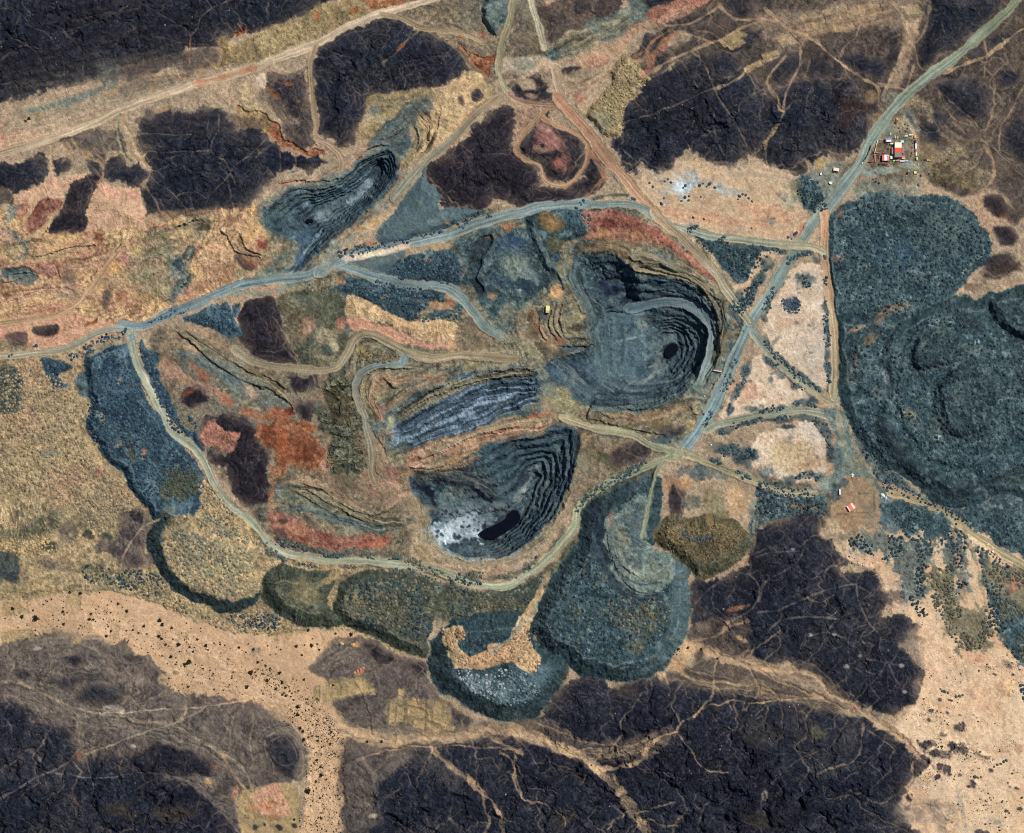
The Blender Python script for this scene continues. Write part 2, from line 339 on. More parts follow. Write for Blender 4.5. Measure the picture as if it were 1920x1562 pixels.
area('quarry_ground','tangled pink, yellow and orange quarry ground west of the haul roads','-60,400 20,395 60,380 110,430 170,425 270,425 320,405 400,395 480,380 500,400 510,430 540,440 560,460 545,500 500,515 440,535 360,570 290,600 230,612 110,590 0,605 -60,610','quarry', e=4, warp=8)
P('-60,610 110,590 230,612 200,630 120,660 -60,672','pink', e=3)
P('-60,672 110,660 240,640 260,700 330,830 480,990 520,1040 640,1060 820,1095 780,1230 640,1180 480,1190 330,1150 200,1110 0,1130 -60,1140','spoil', e=4, warp=8)
P('290,620 340,615 450,640 540,690 640,700 740,690 760,860 770,980 740,1050 560,1040 480,980 390,860 330,780 280,700','tand', e=6, warp=10)
P('520,545 640,500 860,540 960,630 1010,700 1000,780 1060,790 1050,810 900,840 780,880 700,860 670,760 650,700 560,690 530,620','strataG', e=6, warp=10)
P('1060,770 1100,750 1180,770 1240,760 1300,720 1340,690 1300,810 1270,850 1150,900 1085,950 1060,900 1080,830','tand', e=5, warp=8)
P('815,1092 900,1106 990,1088 1060,1030 1090,1000 1085,1060 1025,1120 1000,1165 900,1152 850,1165 810,1150','oldump', e=6, warp=8)
P('1080,940 1150,895 1240,868 1250,890 1180,910 1100,960','oldump', e=6, warp=8)
P('860,390 985,390 1110,380 1240,395 1340,500 1400,600 1360,700 1280,840 1180,800 1060,790 1010,700 930,640 880,570 850,500 840,440','strataG', e=6, warp=8)
P('1290,310 1560,300 1580,420 1560,480 1290,450 1200,400 1190,340','tan', e=5)
P('1210,325 1290,300 1360,318 1430,308 1500,320 1512,400 1540,430 1520,455 1440,450 1330,438 1270,425 1215,385 1198,345','sandp', e=5, warp=8, alpha=.55)
P('1330,860 1420,890 1540,915 1560,970 1420,985 1400,940 1330,900','tand', e=5)
P('1240,870 1330,860 1420,900 1415,980 1330,965 1240,970','tan', e=6, warp=8)
P('930,100 1010,85 1050,80 1100,60 1170,20 1215,30 1190,110 1165,100 1150,130 1120,190 1100,230 1140,300 1110,280 1060,200 960,190 935,160','tan', e=5, warp=8)
P('860,-40 1000,-40 1030,90 1000,130 940,150 900,150 850,90','tand', e=6, warp=8)
P('640,0 860,-40 900,40 880,90 830,60 760,30 700,20','tand', e=6, warp=8)
P('480,120 640,60 600,100 590,200 600,260 520,230 470,170','tan', e=5, warp=8)

# ------------------------------------------------------------------ black hills
hill('long black hillside with pale tracks in the top left corner','-60,-60 640,-60 630,-5 590,18 560,35 520,50 480,60 440,68 415,78 400,85 380,88 345,95 330,110 280,118 240,122 205,130 200,138 160,148 120,160 60,178 0,196 -60,215', h=(36,90))
P('205,132 240,124 330,110 350,98 400,88 410,110 385,130 330,138 270,150 220,160','rockb', e=3, warp=4, alpha=.8)
hill('black hill between the tan highway and the rusty orange cutting','260,226 273,219 338,206 398,208 422,216 443,229 446,242 479,238 500,258 514,263 527,271 555,289 605,297 610,308 600,318 570,320 553,317 524,318 506,336 496,341 490,352 476,375 443,393 417,391 400,395 370,405 300,408 272,408 270,400 262,365 285,330 281,320 273,307 272,285 260,271 255,250 258,240', h=(26,50))
hill('small black hill above the pink fan west of the narrow cutting','198,307 208,286 242,302 258,297 281,325 273,341 253,354 224,351 193,338 195,320', h=(12,25))
hill('grey mottled rise just south of the tan highway','112,263 146,245 221,242 227,271 234,292 208,286 195,307 182,292 167,281 146,281','rockg', h=(8,25))
hill('rounded black hill at the left edge above the pink fan','-60,310 39,302 73,297 96,305 96,328 86,338 65,351 34,362 16,354 -60,345', h=(14,25))
P('-40,345 10,352 32,368 28,392 10,380 -40,400','rockb', e=2)
P('100,300 128,296 130,315 112,334 104,328','rock', e=2, hill=(6,14))
P('167,299 188,302 190,320 174,325 164,315','rock', e=2, hill=(5,12))
hill('smooth black hump standing between two pink fans','182,320 190,331 187,346 169,372 166,400 166,421 156,433 135,437 104,440 89,434 96,411 112,390 122,385 120,365 138,338 165,328','rockp', h=(16,30), e=1.5, ragged=1.2)
hill('large black hill ringed by a haul road at the top middle','597,81 626,70 649,55 673,44 707,34 727,34 761,39 787,49 816,65 839,81 858,96 881,122 886,130 871,143 845,154 808,164 803,167 787,161 772,167 753,175 735,172 699,180 688,195 680,225 675,237 660,260 647,268 631,276 621,263 597,250 595,234 597,219 589,198 587,167 584,130 589,104', h=(34,70))
hill('mottled black knoll west of the thin tan road','514,133 571,141 582,161 582,198 589,247 602,276 592,279 566,276 545,268 529,234 509,206 493,193 480,182 501,146','mottle', h=(10,30))
hill('dark hill with a ragged southern foot above the teal road','803,310 816,294 845,276 876,247 907,224 936,198 960,198 967,215 962,255 965,276 978,292 1005,310 1014,338 1020,350 1062,352 1095,328 1107,290 1132,328 1130,338 1090,370 1064,375 1025,378 985,395 960,380 930,372 925,383 895,391 860,392 832,388 832,365 818,354 803,338','rockp', h=(28,50))
P('960,198 1030,205 1005,225 985,247 972,270 964,255 968,215','redsl', e=4, alpha=.35)
hill('pink topped black hill encircled by a tan loop road','1030,210 1046,237 1075,247 1098,268 1103,285 1097,307 1085,326 1064,343 1040,343 1022,330 1014,308 986,296 972,283 980,262 992,245 1008,226','rockp', h=(20,30))
B(1035,268,34,26,20,(172,120,108),.75); B(1048,306,26,18,15,(176,108,88),.8); B(1015,282,16,9,10,(168,140,112),.7); B(1020,238,22,7,18,(190,150,132),.7)
P('1107,290 1133,330 1128,350 1105,366 1090,372 1064,375 1092,352 1100,320','rockp', e=2)
hill('dark hill beside the pale airstrip line at the top','1015,13 1085,-20 1163,-20 1165,26 1132,39 1090,50 1064,62 1046,78 1033,86 1022,73 1016,39','rockb', h=(14,30))
P('1207,-20 1275,-20 1272,2 1250,10 1218,20 1210,22','rock', e=2, hill=(9,16))
P('1215,21 1236,10 1272,-5 1330,-20 1330,2 1306,16 1272,29 1246,42 1218,36','paint', e=3)
hill('small dark hill with a pale pit in its middle','957,162 970,150 1007,141 1020,148 1028,167 1038,174 1033,190 1012,193 986,190 960,181 955,170','rockp', h=(6,16))
B(990,158,17,10,10,(172,152,124),.9); B(996,180,12,5,10,(160,128,104),.8)
P('1052,133 1076,127 1088,131 1080,145 1060,146','rockp', e=2)
P('1100,112 1120,104 1140,112 1135,124 1110,130 1097,122','redsl', e=2, alpha=.7)
hill('great black hill crossed by tan tracks north of the sandy camp ground','1153,271 1158,292 1176,318 1192,333 1202,310 1231,318 1260,310 1286,289 1325,300 1343,313 1361,318 1387,305 1416,294 1430,306 1462,313 1490,320 1508,302 1521,315 1540,294 1610,289 1636,242 1625,215 1600,150 1560,148 1500,150 1460,160 1430,175 1400,130 1350,100 1310,100 1280,108 1240,128 1222,142 1205,160 1192,180 1170,200 1165,225 1168,250', h=(38,75), ragged=3, streak=.6)
P('1180,108 1195,92 1212,66 1232,62 1248,48 1260,58 1240,80 1215,104 1195,112','rock', e=2, hill=(8,14))
P('1215,130 1228,96 1260,92 1266,106 1240,122','rock', e=2, hill=(7,14))
P('1265,60 1300,45 1330,25 1345,30 1320,60 1290,75','rock', e=3, alpha=.85)
P('1300,60 1350,20 1372,22 1350,55 1320,78','rockb', e=3)
P('1325,105 1360,97 1388,110 1385,135 1360,148 1335,150 1322,128','rock', e=3, hill=(12,22))
P('1352,70 1400,55 1440,50 1425,75 1390,95 1370,100','rock', e=3, alpha=.9, hill=(10,20))
P('1360,-10 1400,-10 1420,20 1395,30 1365,15','rock', e=3, alpha=.8)
hill('black hill north of the teal road near the upper right corner','1748,-20 1863,-10 1873,18 1863,34 1826,65 1795,86 1766,107 1745,130 1725,128 1717,109 1722,86 1735,62', h=(22,40))
hill('dark round hill right of the road bend above the camp','1764,146 1798,141 1837,148 1860,169 1860,203 1837,227 1811,221 1790,216 1777,188 1761,167', h=(18,35))
hill('small black hill immediately east of the walled camp','1733,214 1759,208 1782,229 1769,266 1746,268 1722,245 1722,229', h=(10,22))
P('1579,102 1628,104 1662,104 1667,130 1654,151 1623,141 1592,122','rock', e=4, hill=(12,24))
P('1815,95 1845,88 1850,105 1820,112','rock', e=2, hill=(5,10)); P('1850,78 1885,60 1895,70 1870,92 1852,92','rock', e=4, alpha=.8)
P('1873,132 1904,135 1905,158 1880,165 1866,150','rock', e=3, hill=(7,14)); P('1890,235 1930,215 1960,240 1960,320 1905,300 1885,265','rock', e=4, hill=(10,22), alpha=.8)
P('1520,110 1550,105 1560,140 1530,150 1510,135','rock', e=4, alpha=.8); P('1440,108 1500,98 1495,140 1465,160 1440,150','rock', e=4, alpha=.8, hill=(8,20))
B(1590,205,28,42,10,(58,44,42),.75); B(1572,178,14,34,20,(34,32,40),.8)
P('1845,375 1870,365 1890,380 1880,405 1858,400','rockp', e=3, hill=(4,10)); P('1862,428 1895,424 1905,455 1880,462 1865,445','rockp', e=3, hill=(4,10)); P('1855,480 1890,475 1910,500 1880,520 1845,515','rockp', e=4, alpha=.85, hill=(4,10))
B(1890,500,30,12,-10,(70,56,52),.6); B(1830,535,34,10,-12,(96,72,62),.5); B(1880,400,26,14,20,(72,58,54),.6)
hill('black hill with white tracks beside the pale sand plain','1415,988 1459,973 1493,962 1535,968 1542,983 1540,1001 1561,1014 1581,1040 1587,1056 1566,1066 1602,1074 1636,1069 1649,1085 1654,1100 1665,1113 1667,1132 1652,1145 1654,1158 1680,1145 1701,1155 1719,1176 1719,1186 1730,1214 1732,1248 1730,1266 1714,1279 1717,1297 1714,1316 1696,1334 1667,1342 1644,1339 1618,1324 1597,1316 1566,1303 1542,1282 1529,1264 1506,1256 1472,1245 1420,1250 1390,1245 1340,1230 1315,1215 1330,1190 1300,1180 1290,1110 1310,1080 1350,1085 1395,1060 1408,1020', h=(26,60), e=3)
hill('vast black hill with dry gullies along the bottom edge','1010,1342 1033,1310 1059,1284 1085,1271 1116,1269 1147,1284 1184,1274 1220,1266 1260,1275 1300,1278 1350,1290 1400,1290 1450,1300 1500,1315 1550,1325 1600,1330 1640,1352 1670,1380 1700,1400 1722,1430 1704,1470 1695,1500 1698,1540 1710,1640 645,1640 641,1560 641,1400 700,1398 760,1402 820,1395 900,1385 960,1365', h=(34,80), e=3)
P('640,1398 800,1395 760,1430 710,1470 690,1520 690,1640 636,1640 640,1500','rockg', e=8, warp=10, alpha=.8)
hill('grey stony rise with black tops in the bottom left corner','-60,1255 40,1200 90,1190 150,1193 200,1205 250,1215 300,1250 330,1300 400,1305 460,1315 520,1330 555,1360 568,1400 570,1440 560,1465 500,1480 450,1500 455,1562 455,1640 -60,1640','rockg', h=(14,40), e=3)
hill('large black hill in the bottom left corner with a pale track over it','-60,1305 0,1308 26,1310 52,1329 68,1344 86,1350 117,1362 138,1376 141,1396 146,1422 161,1422 182,1407 234,1412 273,1402 312,1391 352,1402 391,1422 401,1438 398,1448 372,1459 326,1454 365,1474 391,1498 430,1527 448,1547 456,1562 456,1640 -60,1640', h=(22,60), e=5, warp=9)
P('160,1284 198,1276 230,1287 234,1308 208,1321 166,1318 146,1316 135,1308','rock', e=3, hill=(8,18), warp=6)
P('92,1284 120,1268 150,1257 190,1260 200,1275 160,1282 120,1295','rock', e=5, alpha=.8, warp=8)
P('118,1230 140,1224 156,1236 152,1246 134,1250 122,1242','rock', e=4, hill=(7,14)); P('168,1228 184,1226 193,1236 186,1241 172,1238','rock', e=3, hill=(5,10))
P('27,1252 40,1254 58,1262 56,1275 40,1276 30,1266','rock', e=3, alpha=.85)
P('502,1382 528,1374 552,1389 563,1412 563,1438 548,1462 530,1450 508,1424 502,1402','rock', e=5, hill=(14,20), alpha=.8)
P('210,1212 250,1222 270,1235 240,1240 212,1225','rock', e=4, alpha=.5)
P('1,1|' and '579,1256 602,1224 626,1201 662,1196 696,1201 743,1222 782,1238 800,1266 819,1297 845,1318 884,1350 871,1365 832,1376 793,1370 753,1368 696,1373 667,1365 641,1349 621,1318 615,1279 584,1261','rockg', e=3, warp=4, hill=(7,30), ident=new_id('rock_hill','low grey rise with ruined walls between the wadi and the teal heap','black rock hills around the mine'))
P('685,1208 705,1206 735,1222 745,1238 730,1249 706,1242 692,1224','rockp', e=3, hill=(8,14)); P('765,1246 790,1238 802,1250 798,1266 778,1266','rockp', e=4, hill=(7,12)); P('845,1330 868,1338 884,1350 876,1362 852,1350','rockp', e=3)
hill('black egg shaped hump below the blue grey haul road','463,567 480,558 501,554 514,559 522,577 529,606 537,632 548,658 563,682 532,682 506,676 480,668 460,650 443,635 448,614 445,593 453,578','rockp', h=(16,30), e=1.5, warp=3, ragged=1)
hill('small black knob west of the winding road','548,708 579,702 590,714 584,731 558,739 545,728','rockp', h=(7,12), e=1.5)
hill('small dark knob below the first one near the red ground','558,752 584,748 592,765 582,788 563,790 557,772','rockp', h=(7,12), e=1.5)
hill('black hump with a pink scar beside the rust red ground','385,785 417,778 443,780 469,790 482,806 487,832 496,835 506,858 509,884 503,936 490,945 480,949 466,949 443,936 430,910 422,874 396,871 393,850 420,848 400,840 382,815','rockp', h=(18,30), e=1.5, warp=3)
P('373,822 385,795 400,790 415,800 425,808 448,808 445,825 440,843 425,848 405,840 385,838','paint', e=2, warp=5, streak=.6)
P('616,836 642,832 640,850 620,862','rockp', e=2, hill=(4,8)); P('600,800 622,786 612,812','rockp', e=2, hill=(3,8), alpha=.8)
hill('dark purple patch of rock between tan heaps and the west teal heap','227,967 250,954 273,960 286,980 284,993 273,1014 271,1035 286,1056 289,1066 260,1074 234,1056 208,1040 182,1027 182,1012 214,1006 221,988','rockg', h=(7,18))
B(258,970,20,9,25,(46,42,50),.8); B(240,1000,22,12,30,(62,56,60),.6); B(225,1035,16,9,20,(60,54,60),.6)
P('112,990 125,980 142,990 148,1008 130,1022 115,1010','rockg', e=3); P('70,1050 100,1052 150,1058 148,1074 110,1070 75,1060','rockg', e=3)
P('341,745 350,725 370,722 390,735 385,755 365,762 345,757','rockp', e=2, hill=(5,10))
B(1155,240,10,10,0,(60,60,60),.2)
P('1250,895 1268,900 1285,930 1282,965 1262,970 1254,940','rockp', e=3, hill=(5,10))
P('1142,850 1180,830 1215,840 1200,865 1165,872 1140,866','rockp', e=5, alpha=.75); P('1225,795 1260,798 1285,796 1270,818 1240,818','rockp', e=4, alpha=.7)
P('600,480 585,510 560,525 572,505 588,492','rockp', e=3, alpha=.7); P('116,505 138,500 140,540 122,545','rockp', e=4, alpha=.5)
P('442,475 470,472 485,490 470,508 450,500','rockp', e=3, alpha=.8); P('193,546 206,545 204,575 194,578','rockp', e=3, alpha=.7)
P('62,615 80,612 108,608 112,628 95,632 65,628','rockp', e=2, alpha=.85); P('12,628 45,622 48,646 20,648','rockp', e=3, alpha=.7)

# ------------------------------------------------------------------ fans, fields, coloured ground in the north and west
P('0,208 60,186 130,168 205,150 250,150 330,118 360,140 400,135 440,120 500,70 590,20 640,-10 700,-30 800,-30 700,22 640,50 560,85 500,112 440,135 360,156 280,184 220,206 160,236 100,256 0,285 -60,300 -60,225','tan', e=4, warp=6)
P('50,205 105,190 150,176 190,160 192,170 150,192 100,204 60,212','tealg', e=4, alpha=.7); P('180,100 215,98 218,160 190,164','tealg', e=4, alpha=.5)
P('-60,250 60,246 100,256 40,272 -60,285','pink', e=4)
P('480,65 505,52 570,26 590,15 640,0 690,-20 696,18 648,44 584,75 532,96 500,108 482,112','olive', e=3, warp=6, hill=(6,12))
P('414,76 430,68 443,86 500,62 500,104 443,125 406,130 380,138 417,104','olive', e=3, warp=6, hill=(5,10))
P('683,-20 761,-20 761,0 740,12 696,18','orange', e=2); B(663,20,16,7,-20,(150,92,58)); B(592,30,8,12,10,(160,105,68))
P('437,62 453,57 445,47 458,55 487,40 469,52 458,62 443,68','orange', e=1.2, warp=2, smooth_n=1, sink=4)
P('440,195 460,205 480,210 496,214 506,221 522,229 529,247 542,260 558,268 566,279 602,284 606,294 584,294 566,289 545,279 527,268 516,260 501,250 480,236 455,240 443,225','orange', e=2, warp=5, sink=3)
P('443,205 470,190 502,212 500,242 448,238 440,222','olive', e=3, warp=5, alpha=.8)
P('476,152 492,132 500,160 484,168','cream', e=2); P('450,160 480,150 475,180 455,190','yell', e=4, alpha=.7); P('430,120 470,140 520,190 560,230 520,225 470,190 430,160','tan', e=6, alpha=.5)
B(540,158,20,5,8,(156,98,64),.8); B(515,176,22,6,38,(150,92,58),.8); B(560,190,8,5,0,(150,92,58),.7)
heap('pale pink fan shaped heap with a scalloped top edge','190,342 224,352 253,354 262,365 270,400 272,425 262,432 170,432 164,420 166,385 170,370','fan', d=(10,45), streak=.55, period=2.4)
B(200,358,30,12,30,(188,138,116),.7); B(245,366,18,10,10,(186,138,116),.6)
heap('pink fan shaped heap with a dark red crest at the left edge','100,300 105,330 115,340 138,330 165,322 160,330 125,350 118,365 122,385 108,395 60,405 30,400 28,375 30,362 65,352 96,330','fan', d=(8,40), streak=.55, period=2.4)
P('60,398 72,380 88,371 105,370 120,380 110,392 104,405 80,420 60,440 50,425','redsl', e=2, warp=4)
P('78,425 100,392 112,398 95,415 80,445 52,455 40,470 35,450','yell', e=3, alpha=.8)
P('803,167 845,154 891,128 907,151 923,177 886,208 858,242 839,268 813,276 803,255 808,234 787,208 795,182','yell', e=2, warp=4, hill=(9,25), streak=.5)
P('688,195 699,180 735,172 787,161 806,168 795,195 768,221 756,245 725,260 680,262 676,240 694,232','olive', e=3, warp=5, alpha=.85); B(702,205,16,14,0,(96,112,116),.8); B(705,220,20,10,20,(156,144,118),.8); B(770,200,18,12,-30,(100,112,108),.8); B(745,225,26,9,-35,(94,108,108),.7); B(760,268,12,16,10,(64,86,96),.85); B(780,226,14,8,40,(176,160,110),.7)
P('886,208 923,177 935,182 900,212 868,246 845,272 838,268 858,242','orange', e=3, alpha=.45); P('885,175 900,168 905,180 890,190','rockp', e=2); P('858,185 868,182 870,195 860,196','rockp', e=2, alpha=.7)
P('860,81 871,94 897,104 928,102 933,112 917,125 917,143 907,138 894,125 881,115 871,102 860,91','orange', e=2, warp=4, sink=2); B(868,68,12,8,0,(156,92,58),.9); B(905,66,12,8,40,(150,92,74),.8); B(894,84,20,14,0,(150,132,104),.6)
heap('oval pale green heap with a dark western rim at the top','908,-30 905,0 903,30 912,52 923,63 934,66 938,50 950,45 958,25 962,0 962,-30','tealg', d=(12,9), streak=.6)
P('1033,86 1060,68 1095,56 1135,46 1165,36 1178,50 1140,72 1095,92 1060,106 1035,112','strataG', e=4, warp=6); P('1100,40 1160,20 1195,-10 1215,20 1200,45 1165,70 1130,78 1105,60','tealg', e=6, alpha=.75); P('1085,102 1120,92 1170,60 1200,48 1170,92 1130,118 1100,135 1075,120','pink', e=6, alpha=.55)
P('1025,98 1065,84 1062,96 1035,112 1022,110','teal', e=4, alpha=.8); P('930,112 1000,105 1030,110 1040,125 1000,135 950,138 930,130','cream', e=5, alpha=.6); B(985,120,22,8,0,(120,126,108),.6); B(1020,122,12,6,0,(196,160,116),.7)
heap('olive heap covered in rows of tipped piles','1168,102 1187,112 1205,133 1220,146 1205,156 1192,177 1174,193 1166,216 1168,250 1153,260 1129,253 1114,237 1098,221 1101,203 1121,182 1142,156 1147,130','olive', d=(9,10)); B(1125,225,24,24,0,(140,136,112),.7)
B(1088,185,18,12,50,(176,108,84),.7); B(1048,165,14,20,20,(170,148,122),.7); P('1040,150 1100,130 1140,128 1130,150 1090,172 1052,182','tan', e=4, alpha=.8)
P('1195,145 1215,120 1250,70 1265,60 1270,72 1235,105 1215,140','paint', e=4, alpha=.7); P('1250,80 1275,60 1300,68 1270,88','tan', e=4, alpha=.8)
# brown plots of the north east
for q in ('1345,75 1385,55 1400,65 1360,90','1360,82 1392,72 1400,80 1372,96','1452,70 1480,58 1500,78 1470,88','1502,30 1545,25 1550,50 1512,58','1540,20 1590,5 1590,20 1550,30','1560,45 1600,38 1605,52 1565,62','1610,10 1650,0 1655,25 1615,30','1620,28 1655,20 1658,34 1620,38','1690,10 1725,5 1728,22 1700,28','1700,40 1725,35 1722,60 1702,62','1395,125 1425,110 1430,120 1400,138','1425,100 1460,90 1462,100 1430,112'):
    P(q, 'field', e=1.5, warp=2, smooth_n=1, sink=1.2, alpha=.9)
P('1420,20 1500,20 1620,-10 1740,-20 1740,20 1680,60 1600,55 1540,70 1480,90 1430,60','tan', e=10, warp=14, alpha=.55); P('1700,40 1725,45 1712,90 1690,150 1675,165 1672,140 1690,90','tan', e=4, alpha=.75)
B(1632,182,12,12,0,(134,112,82),.8); P('1645,240 1652,180 1670,170 1690,175 1740,190 1745,225 1720,215 1700,210 1690,225 1710,262 1720,290 1760,280 1800,270 1830,300 1860,330 1830,350 1780,340 1730,325 1690,340 1640,330 1630,290','tand', e=6, warp=6); B(1740,285,22,18,0,(140,122,92),.7)
heap('low brown mound crossed by wheel ruts east of the camp','1755,308 1775,300 1795,312 1800,330 1790,345 1770,348 1756,335 1752,320','brdump', d=(5,8)); P('1795,325 1825,320 1832,345 1815,352 1795,345','brdump', e=4, alpha=.8)
P('1500,340 1515,325 1560,305 1605,308 1600,335 1580,370 1550,400 1515,398 1495,375','tealg', e=5, alpha=.7); P('1570,310 1612,295 1640,310 1620,335 1590,350','tand', e=5, alpha=.6)
P('1528,300 1540,294 1545,312 1530,322','field', e=2); P('1480,318 1505,302 1512,325 1490,330','rockp', e=2)
P('225,160 300,142 360,135 400,128 420,128 360,152 300,168 240,188','rockg', e=5, warp=7, alpha=.65)
P('1285,1185 1330,1165 1400,1150 1420,1250 1530,1262 1610,1325 1650,1345 1560,1335 1450,1305 1380,1292 1300,1282 1262,1272 1255,1255 1300,1240','rockb', e=5, warp=8, alpha=.9)
P('640,1385 760,1372 860,1368 960,1350 1010,1345 1100,1395 1080,1420 960,1385 860,1395 760,1405 650,1400','rockb', e=5, warp=8, alpha=.8)
P('1000,1345 1100,1390 1180,1385 1260,1360 1250,1400 1180,1430 1100,1420 1020,1385 960,1368','rockb', e=6, warp=8, alpha=.7)
for q, p_, a_ in (('1655,900 1680,895 1720,930 1790,952 1850,938 1900,928 1990,958 1990,1085 1930,1060 1870,1020 1800,972 1740,935 1680,918','teal',.9),('1600,800 1640,845 1680,890 1675,915 1650,900 1622,860','teal',.75),('1655,938 1720,948 1770,970 1800,1000 1785,1022 1740,1000 1700,1003 1655,990','teal',.9),('1835,1035 1880,1060 1990,1100 1990,1235 1905,1240 1880,1200 1862,1150 1845,1090','oldump',.7),('1880,1160 1990,1130 1990,1240 1900,1235','teal',.8)):
    P(q, p_, e=5, warp=10, ragged=5, alpha=a_)
for a_ in ((1668,248,26,20,0,(130,132,112)),(1655,275,10,14,0,(112,98,80)),(1700,270,10,26,0,(124,122,104)),(1690,232,26,22,0,(146,136,110)),(1715,312,30,10,0,(134,134,114)),(1705,335,40,10,0,(118,116,96)),(1640,225,8,26,30,(150,122,94)),(1700,212,22,10,30,(96,104,96)),(1712,232,5,26,-30,(84,96,96))):
    B(*a_, .8)
def FIDN(x, y):
    i = min(max(int(np.searchsorted(gx, x)),0), NX - 1); j = min(max(int(np.searchsorted(gy, y)),0), NY - 1)
    return 1.0 if STRUCT[ID[j, i]][0] == 'spoil_heap' else 0.0
BANKS = []
# ------------------------------------------------------------------ the quarry tangle in the west (patches and steps)
for a in ((20,405,14,26,30,(112,124,118)),(30,470,26,14,-30,(136,134,110)),(40,520,40,14,8,(90,104,104)),(12,545,30,12,0,(140,110,84)),(110,455,40,16,-14,(196,160,110)),(82,480,36,10,-12,(150,138,104)),
          (180,446,12,8,0,(130,66,56)),(150,470,24,14,30,(176,124,104)),(90,505,22,12,0,(150,112,100)),(228,480,16,20,20,(170,118,106)),(252,470,16,12,0,(196,168,110)),(215,502,18,12,-30,(208,160,104)),
          (285,445,40,10,-8,(120,112,84)),(345,435,20,10,0,(176,156,112)),(380,420,16,12,0,(78,78,62)),(315,475,26,16,20,(112,118,98)),(330,505,16,26,25,(94,112,114)),(345,530,12,30,35,(104,116,110)),(300,545,26,12,-30,(150,140,104)),(270,515,20,10,-20,(140,134,104)),
          (405,480,26,26,0,(182,152,116)),(400,465,22,6,10,(206,158,118)),(415,510,26,20,0,(156,120,92)),(470,440,14,20,30,(190,152,100)),(488,425,14,12,0,(196,160,108)),(492,458,16,8,20,(140,72,54)),(470,490,20,10,20,(146,94,70)),(520,500,18,10,-10,(156,110,76)),
          (70,560,50,8,-14,(196,164,112)),(120,552,30,8,10,(150,138,110)),(90,580,34,8,-6,(176,122,98)),(60,598,50,7,-4,(190,142,108)),(180,545,16,22,10,(184,150,116)),(230,560,14,10,0,(160,108,80)),(250,585,26,12,-20,(124,96,74)),(270,560,20,14,-20,(160,128,90)),(172,605,14,6,-20,(128,58,42)),(150,596,18,12,0,(180,134,106)),(130,618,10,12,0,(176,134,106)),(505,385,16,24,30,(176,146,104)),(310,402,50,8,-8,(176,142,112)),(440,412,26,10,-10,(140,106,84)),(14,440,20,14,-40,(170,140,118)),
          (40,400,10,26,25,(170,120,96)),(350,470,8,18,20,(60,66,72)),(335,495,8,16,20,(58,74,84))):
    B(*a, .75, rough=.9)
for s, h, A, L in (('10|170,340 190,300 250,250 310,190 360,110','R',7,10),('10|200,360 230,340 250,290 300,250','R',5,8),('10|240,360 350,330 480,290 620,270 720,270','L',5,10),('10|410,440 440,500 430,540 480,545','L',6,10),('10|550,600 640,510 720,440 820,330 900,220','R',5,9),('10|1030,180 1180,165 1300,130 1430,80 1500,130','L',6,10),
                   ('10|1340,260 1400,280 1390,340 1330,400 1340,470 1290,590','R',9,12),('10|1500,230 1430,300 1390,380 1370,480 1320,560 1180,690','R',6,12),('10|1040,540 1080,490 1160,460','L',4,8),('10|1580,150 1640,210 1680,300 1750,330 1900,360','L',7,10),('10|920,480 940,560 950,640','R',3,7),('10|200,570 330,580 480,570 540,620','L',3,7),
                   ('10|0,690 150,640 260,600 420,630','L',4,8),('10|0,500 100,480 220,470 260,500','L',5,8),('10|0,560 60,530 180,510','L',4,8),('10|130,250 200,180 300,120 380,40','R',4,9),('10|1720,160 1740,240 1800,310 1910,350','L',5,9)):
    scarp(s, h, A, L)
V('10|410,420 430,480 440,540',2.2,(40,34,34),.8); V('10|1380,270 1390,320 1320,390',3,(38,40,44),.7)
V(('10|760,620 800,660 860,700 950,650 1000,600 1090,540'),3,(150,134,104),.5)
# ------------------------------------------------------------------ spoil heaps
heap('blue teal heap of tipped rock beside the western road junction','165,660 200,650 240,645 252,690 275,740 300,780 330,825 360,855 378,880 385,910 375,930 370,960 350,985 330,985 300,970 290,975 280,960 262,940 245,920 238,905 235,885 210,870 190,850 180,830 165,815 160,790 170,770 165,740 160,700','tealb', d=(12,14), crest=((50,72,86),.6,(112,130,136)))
B(335,905,36,26,-20,(88,88,70),.8, rough=.8); B(245,845,12,26,-10,(96,92,72),.7); B(270,848,7,12,0,(176,124,92),.9); B(285,915,22,20,30,(104,124,130),.7); B(312,960,18,12,-20,(122,128,114),.7); B(215,720,26,30,0,(80,112,138),.6); B(205,690,22,16,20,(44,66,92),.7); B(230,665,14,14,0,(96,124,140),.6)
P('78,675 95,672 120,680 137,690 120,700 110,710 125,720 105,725 90,710 82,690','tealb', e=1.6, hill=(4,6))
P('140,715 165,700 168,740 150,742','tealb', e=3, alpha=.8)
P('262,640 275,650 295,690 315,740 340,790 375,825 378,845 350,815 310,770 285,720 265,680','tealb', e=2, hill=(3,5)); P('275,655 296,662 297,680 285,680','tealb', e=2)
P('345,600 380,580 420,568 430,572 440,600 450,620 435,635 415,630 395,615 370,605','tealb', e=1.6, hill=(5,7)); P('436,575 450,570 446,588 438,590','tealb', e=1.5)
P('320,655 380,665 450,690 500,720 540,755 540,775 480,760 430,735 400,700 350,680','tealg', e=6, alpha=.6); B(360,672,40,12,22,(92,104,104),.7); B(420,705,26,12,30,(92,106,106),.7); B(360,655,26,14,40,(200,166,130),.7); B(470,732,18,12,40,(208,172,140),.8); B(330,700,30,14,40,(174,132,108),.7); B(380,700,30,8,38,(160,96,72),.7); B(420,745,40,9,40,(156,92,66),.8); B(350,738,16,5,-25,(128,66,48),.8); B(470,775,34,9,15,(160,104,76),.8)
P('0,690 25,685 38,720 35,770 0,772 -60,770 -60,690','teald', e=4, warp=6, alpha=.85)
